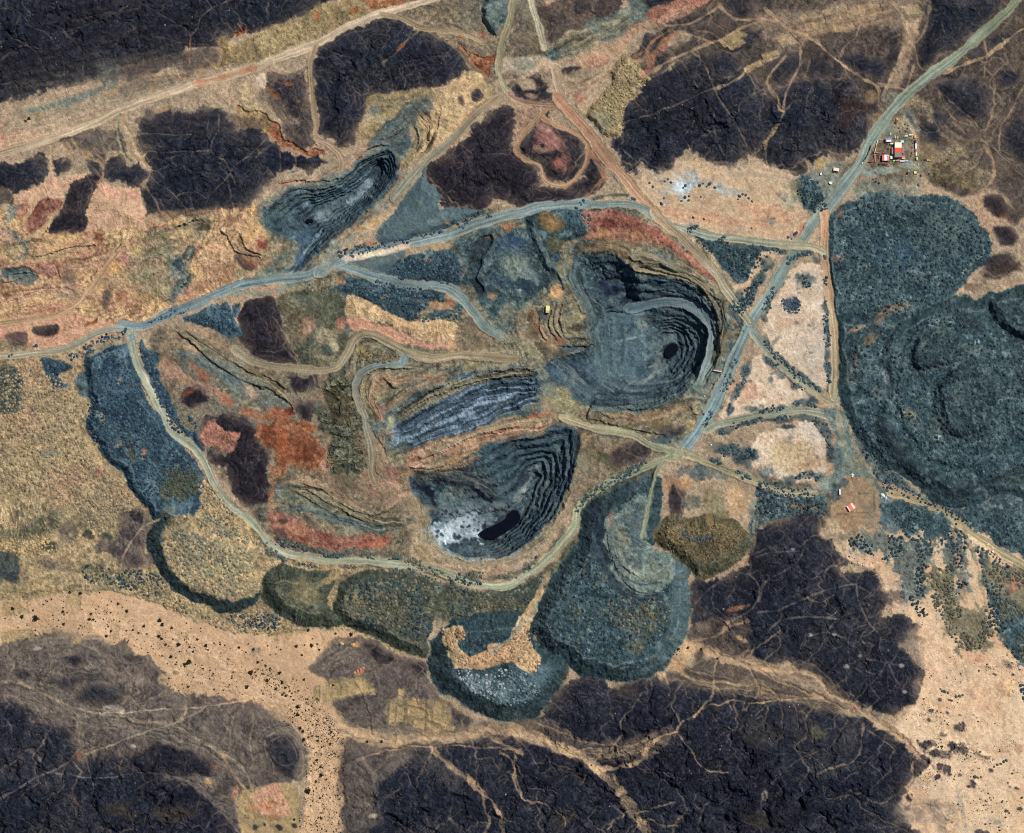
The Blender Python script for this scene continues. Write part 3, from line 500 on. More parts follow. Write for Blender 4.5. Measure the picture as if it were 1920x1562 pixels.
heap('tan tip slope with fanning streaks at the left edge','-60,945 0,950 30,945 60,935 95,935 118,955 120,975 95,1000 60,1010 0,1010 -60,1010','spoil', d=(12,40), streak=1.4, period=3)
P('-60,985 0,995 55,985 100,955 118,972 95,1000 60,1010 -60,1012','oldump', e=6, alpha=.6)
B(60,830,40,30,0,(166,142,106),.5); B(110,800,14,50,40,(150,136,108),.6); V('20|420,310 470,220 560,100 600,40',7,(152,138,106),.6); V('20|60,0 110,120 180,250',5,(170,130,98),.6); V('20|0,660 160,610 260,540 330,420 480,280',8,(164,146,112),.6); B(150,915,4,9,20,(54,76,86),.9); B(95,850,18,6,-10,(96,118,110),.7); B(185,885,10,14,20,(168,104,82),.6); B(135,900,16,10,0,(168,124,104),.6)
P('-60,1035 20,1035 40,1060 30,1090 0,1088 -60,1090','teald', e=4, alpha=.8); P('-60,1010 80,1008 110,1040 100,1100 200,1100 280,1110 330,1140 290,1060 240,1070 160,1040 150,1000','spoil', e=4, alpha=.6); B(180,1068,34,14,10,(94,92,68),.7); B(95,1025,14,12,0,(62,66,58),.8); B(205,1085,26,8,0,(74,86,84),.8); B(165,1000,10,10,0,(56,60,58),.8); B(200,1005,14,8,0,(66,74,66),.8)
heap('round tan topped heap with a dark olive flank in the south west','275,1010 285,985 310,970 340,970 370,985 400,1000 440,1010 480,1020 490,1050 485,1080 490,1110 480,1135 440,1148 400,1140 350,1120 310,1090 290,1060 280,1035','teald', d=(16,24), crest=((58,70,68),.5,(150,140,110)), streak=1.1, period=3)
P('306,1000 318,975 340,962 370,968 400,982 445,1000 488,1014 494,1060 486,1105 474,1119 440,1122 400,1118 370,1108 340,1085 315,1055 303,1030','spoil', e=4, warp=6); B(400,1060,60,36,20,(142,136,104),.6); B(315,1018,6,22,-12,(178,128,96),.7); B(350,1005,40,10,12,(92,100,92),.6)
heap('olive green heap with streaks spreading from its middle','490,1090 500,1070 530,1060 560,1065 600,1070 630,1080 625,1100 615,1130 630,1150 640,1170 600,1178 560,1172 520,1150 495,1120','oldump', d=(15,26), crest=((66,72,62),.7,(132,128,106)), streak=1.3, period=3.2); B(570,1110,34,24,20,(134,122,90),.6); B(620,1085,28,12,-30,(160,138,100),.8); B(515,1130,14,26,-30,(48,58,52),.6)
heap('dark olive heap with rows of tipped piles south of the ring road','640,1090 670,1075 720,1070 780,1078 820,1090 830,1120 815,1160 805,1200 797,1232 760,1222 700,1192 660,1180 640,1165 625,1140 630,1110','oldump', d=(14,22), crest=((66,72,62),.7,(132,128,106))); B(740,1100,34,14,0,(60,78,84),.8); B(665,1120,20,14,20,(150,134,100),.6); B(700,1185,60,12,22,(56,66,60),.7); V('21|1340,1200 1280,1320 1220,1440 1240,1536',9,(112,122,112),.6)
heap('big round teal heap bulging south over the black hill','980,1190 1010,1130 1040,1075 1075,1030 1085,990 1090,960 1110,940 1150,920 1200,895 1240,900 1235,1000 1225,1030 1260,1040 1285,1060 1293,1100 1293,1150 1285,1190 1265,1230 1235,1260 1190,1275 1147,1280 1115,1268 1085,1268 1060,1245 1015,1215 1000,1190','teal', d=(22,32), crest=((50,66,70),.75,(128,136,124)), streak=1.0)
P('1265,1050 1290,1070 1293,1150 1280,1200 1250,1240 1200,1265 1230,1220 1255,1150 1258,1090','smooth', e=5, alpha=.75)
P('1090,960 1115,940 1140,930 1150,950 1140,985 1140,1030 1160,1080 1200,1112 1240,1120 1200,1130 1160,1110 1120,1060 1098,1010','teald', e=4, alpha=.85); B(1120,980,20,46,-10,(48,62,76),.7)
P('1140,975 1160,960 1190,940 1215,930 1215,1000 1235,1030 1260,1045 1255,1080 1240,1105 1200,1110 1165,1090 1145,1050 1135,1010','tealg', e=3, warp=6, hill=(6,12)); B(1195,985,18,40,10,(92,108,116),.7); B(1190,1020,14,18,0,(80,92,96),.6); B(1165,1010,14,26,-10,(132,130,104),.6); B(1210,1075,40,10,0,(140,144,126),.6); B(1225,1090,30,8,0,(96,110,108),.6); B(1145,975,6,16,10,(160,120,110),.6)
V('1142,972 1136,1010 1145,1050 1165,1090 1200,1111 1240,1106 1260,1080 1262,1052',8,(146,152,138),.7, warp=4); V('1150,1000 1150,1040 1172,1080 1205,1096 1240,1090',5,(92,106,106),.6); V('1160,1000 1162,1040 1185,1072 1215,1080 1245,1068',5,(150,152,132),.6); V('835,1178 822,1205 826,1245 850,1285 890,1312 940,1326 990,1320 1030,1290',5,(122,136,134),.55, warp=4); V('1285,1068 1276,1110 1272,1160 1250,1205 1210,1242 1160,1256',4,(116,130,128),.5, warp=4)
for s in ('1150,1030 1165,1060 1195,1078 1230,1072 1250,1055','1140,1015 1155,1065 1195,1093 1240,1090 1262,1060','1138,990 1145,1050 1180,1100 1230,1110 1270,1080'):
    scarp(s, 'L',3.5,7)
B(1180,1170,46,26,10,(92,92,70),.6); B(1215,1150,24,18,20,(110,98,70),.6); B(1120,1140,34,20,30,(80,96,96),.5); B(1060,1110,26,40,30,(76,92,92),.5); B(1190,1210,20,14,0,(140,126,92),.5); B(1170,1185,30,24,0,(76,98,108),.5)
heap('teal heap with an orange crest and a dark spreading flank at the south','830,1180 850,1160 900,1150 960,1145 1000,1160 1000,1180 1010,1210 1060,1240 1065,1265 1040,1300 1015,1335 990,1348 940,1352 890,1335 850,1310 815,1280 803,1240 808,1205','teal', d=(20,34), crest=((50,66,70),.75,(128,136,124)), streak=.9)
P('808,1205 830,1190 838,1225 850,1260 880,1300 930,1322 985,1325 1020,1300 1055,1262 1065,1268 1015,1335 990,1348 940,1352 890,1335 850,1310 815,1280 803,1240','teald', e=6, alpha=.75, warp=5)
P('835,1180 860,1175 870,1190 855,1212 890,1228 920,1213 950,1198 970,1165 985,1150 1008,1108 1016,1112 998,1170 992,1190 1000,1215 1016,1245 990,1264 962,1238 930,1250 900,1258 860,1248 840,1228 830,1200','yell', e=1.8, warp=5, hill=(4,6)); B(925,1232,40,14,-5,(186,142,100),.6); B(905,1285,60,22,18,(128,142,146),.6); B(890,1185,26,18,20,(58,80,90),.7); B(1010,1270,34,16,-40,(92,116,124),.6); V('21|1920,1500 1820,1600 1700,1680',6,(104,122,120),.6); V('912,1228 950,1208 968,1180 980,1160',6,(100,120,120),.8)
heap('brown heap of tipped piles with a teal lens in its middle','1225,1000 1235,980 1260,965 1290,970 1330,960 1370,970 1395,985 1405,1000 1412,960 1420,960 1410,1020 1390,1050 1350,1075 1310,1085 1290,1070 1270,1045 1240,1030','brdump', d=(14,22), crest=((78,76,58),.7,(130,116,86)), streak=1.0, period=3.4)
P('1270,1045 1300,1050 1340,1045 1380,1025 1408,995 1412,1020 1390,1050 1350,1075 1310,1085 1290,1070','oldump', e=5, alpha=.6); P('1277,992 1285,998 1300,1006 1320,1008 1335,1004 1333,1012 1315,1015 1295,1012 1280,1003','tealb', e=1.5, warp=2)
V('22|1420,560 1400,650 1430,760',14,(134,112,74),.7); B(1285,905,16,20,20,(186,142,104),.8); B(1250,908,9,14,0,(176,140,104),.8); B(1300,885,24,16,0,(86,100,106),.7); B(1330,880,30,20,30,(80,94,94),.6); B(1385,935,26,30,10,(190,156,116),.8); B(1300,940,24,14,0,(86,94,84),.7); B(1345,945,16,26,-20,(124,122,92),.7); B(1412,965,6,34,0,(116,132,126),.8)
P('1420,905 1470,925 1540,925 1545,970 1500,962 1440,975 1420,985','teal', e=3, alpha=.85, hill=(4,8)); B(1500,950,30,8,10,(150,112,88),.6)
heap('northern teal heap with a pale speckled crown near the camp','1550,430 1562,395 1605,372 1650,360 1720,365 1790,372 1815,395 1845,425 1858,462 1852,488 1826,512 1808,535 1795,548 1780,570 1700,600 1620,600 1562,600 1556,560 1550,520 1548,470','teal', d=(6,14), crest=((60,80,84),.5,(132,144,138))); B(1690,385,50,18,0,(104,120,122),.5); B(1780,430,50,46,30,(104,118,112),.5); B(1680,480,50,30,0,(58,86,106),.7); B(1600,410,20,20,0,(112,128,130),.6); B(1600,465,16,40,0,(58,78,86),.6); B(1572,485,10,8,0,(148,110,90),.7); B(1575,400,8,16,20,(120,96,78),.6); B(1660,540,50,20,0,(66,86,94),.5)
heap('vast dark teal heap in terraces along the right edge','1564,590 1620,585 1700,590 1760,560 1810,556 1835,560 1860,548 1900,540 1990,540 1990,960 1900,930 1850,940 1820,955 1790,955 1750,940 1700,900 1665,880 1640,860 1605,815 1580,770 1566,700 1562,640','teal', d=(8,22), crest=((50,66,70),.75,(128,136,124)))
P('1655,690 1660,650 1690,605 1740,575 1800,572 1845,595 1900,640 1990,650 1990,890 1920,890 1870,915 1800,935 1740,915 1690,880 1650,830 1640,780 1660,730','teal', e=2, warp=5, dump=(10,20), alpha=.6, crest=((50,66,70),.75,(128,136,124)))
for q_, h_ in (('1700,640 1740,595 1800,583 1850,605 1890,650 1905,720 1900,800 1860,860 1800,880 1740,860 1700,810 1680,750 1685,690',5),('1705,665 1722,632 1755,612 1795,616 1818,640 1805,668 1770,690 1735,698 1712,688',5),('1750,725 1790,692 1850,690 1882,725 1885,780 1850,822 1795,826 1758,790',6),('1870,560 1910,552 1990,552 1990,660 1920,640 1880,605',6),('1600,640 1640,600 1690,592 1700,625 1670,680 1640,740 1605,730',4)):
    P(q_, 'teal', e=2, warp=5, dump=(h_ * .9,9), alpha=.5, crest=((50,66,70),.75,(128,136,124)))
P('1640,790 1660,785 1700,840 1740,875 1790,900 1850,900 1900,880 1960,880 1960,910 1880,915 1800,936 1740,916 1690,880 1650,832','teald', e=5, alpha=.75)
P('1710,660 1720,635 1750,618 1790,620 1812,640 1800,665 1770,685 1735,695 1715,685','teald', e=4, dump=(9,10), alpha=.5); P('1760,720 1800,690 1850,690 1875,730 1870,790 1830,815 1785,815 1762,770','teald', e=4, dump=(9,10), alpha=.4); P('1855,560 1900,555 1960,560 1960,640 1900,630 1865,600','teald', e=4, dump=(10,12), alpha=.5); P('1800,575 1840,600 1848,625 1820,622 1800,600','teald', e=4, alpha=.7)
B(1690,575,26,7,-10,(140,116,84),.7); B(1655,590,10,26,35,(130,104,84),.6); B(1610,615,26,5,-20,(170,128,100),.7); B(1630,640,12,16,30,(122,104,80),.7); B(1603,680,9,22,10,(132,110,86),.6); B(1595,715,14,10,0,(92,96,84),.6); B(1750,605,14,10,0,(116,134,138),.6); B(1685,660,16,20,30,(92,104,106),.5); B(1630,690,9,30,10,(112,126,126),.5); B(1648,740,20,16,20,(92,102,100),.6); B(1680,745,26,20,20,(104,122,126),.5); B(1830,660,26,14,0,(110,122,120),.5); B(1790,740,26,22,0,(98,112,108),.5); B(1705,775,18,6,25,(136,134,108),.7); B(1780,800,40,20,0,(88,98,90),.5); V('1870,752 1895,745 1925,738',4,(150,160,158),.6); V('1885,745 1925,752',5,(136,150,150),.5); V('1700,770 1715,790 1725,800',10,(130,128,104),.6)
for s, c in (('1690,690 1720,660 1760,615 1790,575',(110,114,102)),('1700,700 1760,690 1800,650 1840,640',(104,112,106)),('1750,690 1800,680 1840,650',(120,126,118)),('1840,590 1860,630 1880,670 1900,700 1925,740',(92,110,116)),('1845,640 1845,690 1870,730',(86,100,104)),('1650,690 1665,640 1700,600',(40,52,58)),('1600,690 1605,650 1640,610',(44,54,56))):
    V(s, 6, c, .5)
B(1660,705,14,5,70,(186,188,180),.6); B(1758,820,6,4,0,(160,180,184),.7); B(1832,642,5,5,0,(150,186,196),.7)
P('1500,335 1520,330 1535,350 1555,372 1550,395 1525,400 1500,385 1490,360','teal', e=2, hill=(5,8)); P('1480,345 1495,340 1500,375 1488,380','oldump', e=3, alpha=.7)
P('1600,350 1640,335 1680,345 1730,355 1700,372 1640,368 1605,372','tealg', e=5, alpha=.6); P('1640,318 1680,325 1715,330 1700,345 1650,340','tand', e=4, alpha=.7)
P('1300,440 1340,452 1400,465 1450,475 1430,500 1400,530 1375,525 1350,490 1320,465','teal', e=2, hill=(4,7))
P('1425,475 1455,478 1420,525 1385,545 1372,535 1400,530','sandp', e=3, alpha=.8)
# pale triangles between the eastern roads, with dark berms along the roads
area('stony_field','cream stony ground inside the tall triangle of roads','1470,520 1500,500 1540,500 1552,560 1555,640 1558,720 1530,722 1490,690 1450,650 1430,620 1440,590 1455,560','cream', e=3, warp=6)
area('stony_field','pink cream stony ground in the triangle below the road crossing','1400,690 1425,665 1450,680 1480,710 1520,745 1500,760 1440,770 1390,780 1350,790 1360,760 1380,730','cream', e=3, warp=6); B(1400,735,30,24,0,(196,142,116),.5)
area('stony_field','yellowish stony ground in the rounded road island in the south east','1420,820 1480,800 1520,790 1545,810 1550,860 1540,890 1500,905 1450,895 1420,880 1400,862','cream', e=3, warp=6); B(1490,855,50,30,10,(176,154,116),.7); B(1520,870,26,16,0,(184,142,108),.6)
for s, wd in (('1440,490 1420,530 1400,565',9),('1463,515 1445,560 1430,600',9),('1545,480 1548,520 1550,545',5),('1548,565 1552,640 1553,700 1556,730',7),('1432,640 1470,680 1510,715 1540,735',8),('1438,670 1470,705',7),('1485,715 1520,745 1510,765',9),('1385,650 1370,700 1345,755 1320,800',9),('1405,680 1390,720 1365,770',8),('1400,765 1440,770 1500,755 1530,760',7),('1350,812 1390,795 1440,785 1500,783',7),('1500,783 1535,790 1552,820 1560,860',10),('1340,835 1370,850 1400,870',10),('1360,838 1400,840 1410,860',10),('1330,858 1370,880 1420,900 1470,915',6),('1470,905 1510,890 1540,893',9),('1290,430 1330,450 1400,462 1470,472',6),('1300,425 1360,445',4),('1495,478 1520,475 1535,490',6),('1475,490 1495,482',9),('1300,520 1340,548',1),('1372,560 1380,580 1395,570 1415,545 1430,520',9),('1385,560 1400,590',12),('1365,575 1385,600 1395,620',6)):
    V(s, wd * 1.5,(62,78,82),.85, warp=6, e=3, dip=-.6); BANKS.append((s, wd, 0))
B(1485,570,17,14,20,(62,78,94),.95, rough=1); B(1505,525,20,16,40,(72,88,94),.7); B(1490,605,10,5,0,(120,114,98),.6); B(1455,638,5,16,40,(86,90,90),.5); B(1420,770,14,7,-30,(80,92,96),.5); B(1445,712,7,7,0,(80,92,96),.7); B(1478,800,20,5,-5,(56,72,78),.9); B(1483,820,9,4,0,(120,126,124),.7); B(1395,850,34,14,15,(74,92,98),.8); B(1432,885,24,12,10,(86,100,104),.7); B(1445,415,14,10,0,(92,104,106),.8); B(1488,440,9,8,0,(90,100,100),.7); B(1355,485,10,16,20,(84,96,100),.5)
B(1270,345,34,26,-30,(164,172,170),.6); B(1275,345,16,28,-30,(196,210,216),.9); B(1296,332,22,10,10,(156,178,188),.8); B(1350,350,34,14,15,(160,166,160),.6); B(1245,335,18,9,0,(140,150,146),.6); B(1283,372,10,8,0,(180,190,192),.6); B(1352,357,18,7,25,(150,164,168),.5); B(1340,410,120,10,6,(190,142,110),.5); B(1450,400,60,20,5,(186,140,108),.6); B(1505,430,14,14,20,(186,116,84),.5); B(1478,375,22,22,0,(160,158,134),.6)
# ------------------------------------------------------------------ middle: tip slopes and basins north of the pit
heap('smooth teal apron spreading below the dark middle hill','795,312 801,312 803,338 818,354 829,365 826,390 860,392 905,392 900,402 860,418 810,436 760,452 720,458 705,445 712,425 735,400 760,370 780,340','smooth', d=(7,16), streak=.3); B(800,378,14,10,0,(66,84,92),.5); B(790,380,5,10,20,(150,136,96),.4)
V('722,458 765,446 812,432 860,414 905,398',9,(56,76,86),.8); B(695,460,22,8,-8,(156,98,72),.8); B(670,468,22,7,-5,(62,84,94),.8); B(838,418,6,4,0,(182,112,80),.8)
P('700,500 730,490 760,480 800,470 850,470 880,500 885,530 850,535 800,530 740,520','teal', e=3, hill=(5,10)); P('650,490 680,480 760,470 745,500 720,515 690,510','smooth', e=4, alpha=.85); B(810,465,34,5,-6,(160,132,96),.6); B(795,487,18,3,5,(170,112,82),.6); B(866,480,9,20,0,(164,148,116),.5); B(868,512,10,12,20,(134,96,70),.7); B(637,484,11,9,20,(112,90,70),.9)
P('620,548 650,520 700,523 770,535 840,545 870,565 865,580 830,570 800,575 780,590 770,602 730,585 690,565 655,552','teal', e=2, hill=(4,8)); B(810,570,34,9,5,(188,142,104),.85); B(845,560,18,9,20,(176,126,92),.7); B(720,557,9,5,0,(160,138,108),.7); B(820,590,30,9,0,(60,82,92),.8); B(640,528,12,6,0,(168,120,88),.7)
P('525,555 560,545 620,545 655,555 650,580 645,610 650,640 640,665 610,685 575,690 560,675 545,640 535,600','oldump', e=4, warp=6, hill=(7,20), streak=.4); B(570,565,34,14,10,(104,106,94),.5); B(610,630,26,20,60,(170,156,126),.75); B(625,650,14,9,60,(198,184,146),.7); B(575,615,12,22,30,(172,134,110),.7); B(585,645,7,7,0,(74,92,94),.8); B(612,655,12,6,20,(70,88,88),.8); B(640,605,10,14,0,(172,112,92),.7); B(548,600,16,40,-12,(118,104,84),.5); B(650,620,6,12,0,(84,96,92),.7); B(665,590,24,9,20,(184,136,106),.6)
heap('tan tip face with vertical rills above the winding road','655,552 690,565 730,585 770,602 820,600 857,604 857,640 830,650 800,640 760,622 720,608 690,600 660,600 648,585','yell', d=(8,30), streak=.75, period=2.6)
P('650,600 690,602 760,625 800,645 857,640 857,660 800,655 740,640 690,625 660,622','pink', e=3)
P('860,608 885,590 910,612 935,640 935,660 860,655','tand', e=3); P('720,660 860,652 935,655 970,670 960,690 860,680 790,690 740,680','tand', e=4, alpha=.7); B(885,688,18,8,-25,(180,160,112),.8)
P('855,450 890,440 905,425 945,430 985,430 1000,450 1030,480 1050,530 1030,545 990,570 960,600 935,620 915,590 890,560 880,520 862,480','teal', e=4, warp=6, alpha=.9)
P('880,470 905,440 925,448 905,480 898,520 905,545 893,555 880,530 878,495','teald', e=3, sink=5); B(958,455,26,22,20,(56,84,118),.8); B(965,500,30,26,30,(124,134,120),.7); B(940,530,30,16,30,(60,80,94),.7); B(985,520,26,20,30,(120,136,132),.7); B(920,555,14,10,0,(176,126,96),.8); B(985,535,22,10,10,(44,60,74),.8); B(925,575,16,8,40,(72,82,78),.6); V('895,510 920,530 950,550 965,570',7,(120,132,124),.6); B(945,595,20,26,20,(140,134,108),.6); B(1042,546,13,18,10,(194,150,102),.95); B(935,440,26,7,-20,(160,128,90),.5); B(952,425,14,8,-20,(166,112,80),.7)
heap('dark teal tip with a brown fan and pale spots north of the great pit','1000,392 1040,388 1075,385 1098,395 1108,425 1090,445 1060,455 1050,480 1055,510 1060,540 1040,520 1015,500 1000,470 990,440 985,410','teal', d=(10,12)); B(1028,415,26,20,20,(128,104,70),.85); B(1035,420,12,9,0,(150,120,80),.7); B(1080,405,24,18,20,(72,98,112),.6); B(1012,440,14,12,0,(116,134,132),.7); B(1040,460,18,18,40,(92,88,66),.8); B(1030,490,14,12,0,(96,112,112),.7); B(1050,500,8,26,0,(136,116,88),.6); B(990,415,9,30,-10,(54,72,80),.7); B(1062,490,8,40,0,(124,128,110),.5)
P('1090,398 1120,393 1155,395 1182,403 1210,418 1246,437 1283,463 1314,494 1340,522 1338,530 1325,518 1288,494 1254,466 1207,455 1190,460 1160,452 1120,450 1085,450 1105,430','redsl', e=3, warp=5, hill=(7,14), streak=.4); B(1150,420,20,12,20,(92,50,46),.7); B(1180,425,12,9,20,(84,46,46),.7); B(1190,440,26,14,20,(164,126,90),.7); B(1130,440,30,10,-8,(164,124,88),.7); B(1250,455,34,8,38,(166,96,80),.7); B(1300,490,26,7,42,(170,112,90),.7)
# ------------------------------------------------------------------ north west pit
P('486,395 505,370 560,345 600,335 640,312 680,285 720,265 750,262 770,285 762,320 750,350 728,372 700,405 660,440 640,470 612,495 580,522 540,530 500,525 500,500 530,480 540,455 500,440','tealg', e=7, warp=12, alpha=.75)
P('500,410 520,432 548,446 560,462 545,490 512,505 500,470','strataG', e=5, warp=8, alpha=.6)
P('690,270 712,250 738,232 765,208 790,182 806,196 790,222 772,238 766,268 752,288 735,276','pitw', e=5, warp=10, ragged=4, alpha=.65)
PIT_NW = new_id('open_pit','long narrow blue grey pit with curving benches in the north west','open pits of the mine')
rim = '628,345 650,322 672,306 695,290 715,280 732,277 742,287 747,305 744,330 735,345 715,365 695,385 670,405 645,425 625,445 608,462 590,480 565,503 540,518 533,508 552,490 566,465 556,452 530,442 508,430 498,408 505,390 530,370 560,352 600,350'
P(rim, 'pitw', e=4, warp=8, ragged=3, ident=PIT_NW); P('500,400 520,380 560,358 610,350 600,372 560,380 520,410','pitw', e=4, alpha=.7)
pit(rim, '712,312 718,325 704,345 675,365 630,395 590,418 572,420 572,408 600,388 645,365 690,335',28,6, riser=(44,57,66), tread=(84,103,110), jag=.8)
B(672,370,26,12,-35,(150,166,176),.6); B(690,345,14,10,-30,(160,170,176),.5); B(600,405,30,12,-10,(140,156,160),.6); B(540,400,24,12,0,(88,112,108),.6); B(555,445,16,10,20,(86,110,126),.8); B(572,408,10,5,0,(150,168,96),.4); B(625,385,30,8,-35,(104,122,126),.5)
V('602,435 590,448 572,470 558,492 545,512 520,520 480,527',5,(140,176,196),.8); V('575,432 566,460 560,490',14,(62,96,128),.6); B(512,520,26,6,-8,(136,156,144),.8)
for s, h, A, L in (('01|1170,820 1230,870 1260,930 1250,1000 1200,1060 1110,1130 1080,1160 1075,1210','L',9,12),('01|1130,910 1160,920 1170,960 1165,1030 1150,1080','L',7,9),('01|1320,730 1330,800 1320,900 1300,1010','L',3,8),('01|800,1020 880,1000 950,990 1030,950 1080,900','L',6,10),('01|560,1260 700,1180 800,1080 900,1040 980,1060','L',6,10),('01|150,1330 300,1300 420,1310 560,1290 640,1280','L',5,9),('11|520,200 530,170 600,110 700,60 800,20 830,0','R',6,10),('11|600,150 640,160 720,140 800,120','R',2,6),('11|260,490 330,380 420,300 470,230','R',6,10),('11|330,470 400,400 470,330','R',4,8)):
    scarp(s, h, A, L)
B(770,300,9,14,20,(150,146,118),.6); B(790,240,10,24,10,(176,152,108),.7); B(690,420,34,9,-20,(186,152,110),.8); B(665,430,26,6,-10,(168,136,100),.7); B(640,440,9,24,30,(160,140,108),.6); B(610,465,9,26,15,(164,140,104),.6); B(590,490,14,8,-30,(160,130,100),.6); B(640,318,6,5,0,(220,170,120),.9)
# ------------------------------------------------------------------ central strata, terraces
P('690,800 715,765 755,732 815,702 880,688 960,682 1022,690 1032,722 1012,758 960,788 900,803 850,824 800,842 745,848 712,832','teal', e=14, warp=14, ragged=5, alpha=.7)
PIT_M = new_id('open_pit','streaked blue grey quarry face with pale bands in the middle of the mine','open pits of the mine')
P('722,805 738,782 760,760 800,735 850,715 900,700 950,694 1000,698 1012,715 1000,745 975,760 930,775 880,790 840,812 790,828 750,832 728,822','strataA', e=10, warp=16, ragged=4, ident=PIT_M)
pit('722,805 738,782 760,760 800,735 850,715 900,700 950,694 1000,698 1012,715 1000,745 975,760 930,775 880,790 840,812 790,828 750,832 728,822','800,790 840,775 900,757 960,735 985,722 990,732 960,752 900,775 850,795 805,806',9,5, jag=1.6)
B(905,750,36,9,-22,(160,180,204),.75); B(850,790,40,9,-24,(150,170,190),.7); B(950,745,22,7,-20,(140,160,184),.7); B(800,770,50,9,-24,(56,74,88),.6); B(780,790,14,10,-20,(52,80,96),.6); B(960,720,40,8,-12,(58,70,76),.7); B(735,790,10,16,20,(190,176,130),.8); B(716,770,9,20,10,(170,128,116),.7); B(710,745,14,16,20,(150,136,106),.7)
P('762,852 790,832 850,814 900,800 950,785 1000,773 1040,770 1052,790 1000,802 960,812 920,842 870,862 830,877 790,887 765,880','strataO', e=4, warp=6); B(860,832,34,8,-30,(196,152,130),.7); B(950,800,44,6,-12,(176,122,90),.7); B(1000,782,30,6,-14,(164,104,78),.7); B(880,855,40,8,-20,(164,128,84),.6); B(800,860,30,8,-20,(140,120,94),.6); B(905,850,18,10,-50,(120,112,88),.6)
for s, h, A, L in (('11|870,1500 850,1400 860,1290 890,1240 940,1250 1000,1300 1070,1270 1120,1260','L',9,10),('11|800,1536 760,1420 760,1290 800,1210 870,1160 960,1150 1150,1160','L',8,10),('11|1000,1500 1100,1420 1250,1330 1400,1260 1600,1190 1900,1160','L',6,10),('11|1060,1470 1250,1370 1450,1290 1700,1230 1900,1210','L',5,8),('11|700,900 760,900 900,970 1020,1070 1010,1090','L',4,8),('11|670,1150 690,1060 740,960','R',5,7),('11|715,1170 760,1010','R',4,6),('11|950,960 1100,1030 1250,1060','R',2,7),('11|850,1060 1100,1080 1300,1140 1380,1170','L',2,8),('11|1440,1100 1460,1200 1560,1190 1640,1090','R',3,7),
                   ('21|820,200 850,300 860,400 900,440','L',4,8),('21|840,120 900,200 940,300','L',4,8),('21|1100,330 1250,290 1400,220 1550,150 1700,110 1900,80','L',5,8),('21|1080,370 1250,380 1400,350 1530,300','L',4,8),('21|900,110 910,180','L',4,6),
                   ('21|1250,310 1330,270 1450,210 1600,140 1750,120 1900,110','L',4,7),('12|0,1160 80,1160 180,1190','L',4,7),('12|20,1440 100,1420 190,1380 180,1330 210,1290','L',6,8),('12|0,1490 100,1480 250,1500','R',4,7)):
    scarp(s, h, A, L)
B(722,715,22,9,-30,(130,118,92),.6); B(745,720,40,7,-12,(128,112,84),.6); B(800,705,30,7,-5,(150,112,84),.6); B(810,695,20,6,20,(116,126,112),.6); B(690,720,30,20,60,(150,136,108),.8); B(670,745,12,26,0,(150,134,104),.7); B(685,665,22,14,20,(140,122,84),.8); B(655,680,6,22,20,(84,72,54),.7); B(640,710,22,8,-20,(164,110,92),.6)
P('600,720 630,705 650,700 660,720 655,745 670,770 680,790 685,820 690,850 680,880 650,890 625,880 612,860 620,815 598,785 606,750','oldump', e=9, warp=14, ragged=5, hill=(14,26), streak=2.6, period=3); B(640,760,26,50,-10,(84,76,60),.6); B(625,870,26,14,0,(110,98,76),.5); B(600,735,10,14,0,(130,110,88),.6); B(610,850,8,30,0,(150,120,96),.6)
area('red_ground','rust red bare ground beside the black hump','480,800 505,788 527,778 558,796 589,819 600,848 605,879 615,884 584,887 545,884 529,895 516,905 511,936 506,931 511,858 496,832','orange', e=4, warp=16, ragged=6); B(560,840,34,30,0,(126,74,54),.6); B(580,850,14,24,0,(104,58,44),.6); B(500,805,20,7,30,(140,66,46),.7); B(530,830,16,40,-10,(176,92,52),.5); B(520,775,24,14,0,(164,84,54),.7); B(580,800,18,8,40,(150,74,44),.6); B(540,770,14,9,10,(136,50,34),.7); B(610,870,14,16,0,(168,136,110),.7)
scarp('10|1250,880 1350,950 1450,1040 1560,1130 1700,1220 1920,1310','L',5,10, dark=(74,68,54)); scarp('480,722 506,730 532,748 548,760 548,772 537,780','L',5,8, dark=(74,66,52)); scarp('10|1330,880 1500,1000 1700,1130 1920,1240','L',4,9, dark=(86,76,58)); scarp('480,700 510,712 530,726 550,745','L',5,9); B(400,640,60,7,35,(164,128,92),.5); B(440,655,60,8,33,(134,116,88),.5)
P('520,895 545,905 580,912 620,930 660,950 700,968 740,970 760,985 760,1005 720,1000 680,1000 640,990 590,975 545,955 515,940','strataG', e=4, warp=6); B(590,950,40,12,20,(124,134,116),.6); B(640,975,40,10,15,(96,106,102),.6); B(570,905,18,8,10,(172,150,114),.7); B(545,930,20,14,20,(92,100,86),.6); B(660,995,24,8,0,(130,136,116),.6); B(700,920,34,20,30,(132,104,88),.5); B(735,905,20,26,-20,(152,108,90),.6); B(650,910,34,24,0,(106,94,76),.5); B(620,900,24,14,0,(122,102,78),.5); B(755,930,16,9,-20,(190,160,126),.6); B(690,890,20,14,0,(160,124,98),.5)
for s, A in (('545,913 563,915 589,926 615,944 636,954 662,968 683,978 701,986 720,983',7),('560,905 600,918 630,938 660,955 693,966 714,964 735,957',6),('540,915 575,935 610,958 640,975 670,988',4)):
    scarp(s, 'L', A * .6,8, dark=(76,70,58))
P('508,960 540,965 580,985 620,1002 660,1008 700,1003 740,1008 738,1022 690,1030 640,1032 590,1027 545,1015 515,1000','redsl', e=3, warp=5); B(555,995,40,12,20,(172,122,94),.7); B(700,1020,40,9,-8,(178,104,78),.6); B(525,1005,14,14,0,(104,78,74),.8); B(530,978,9,5,0,(66,54,56),.7)
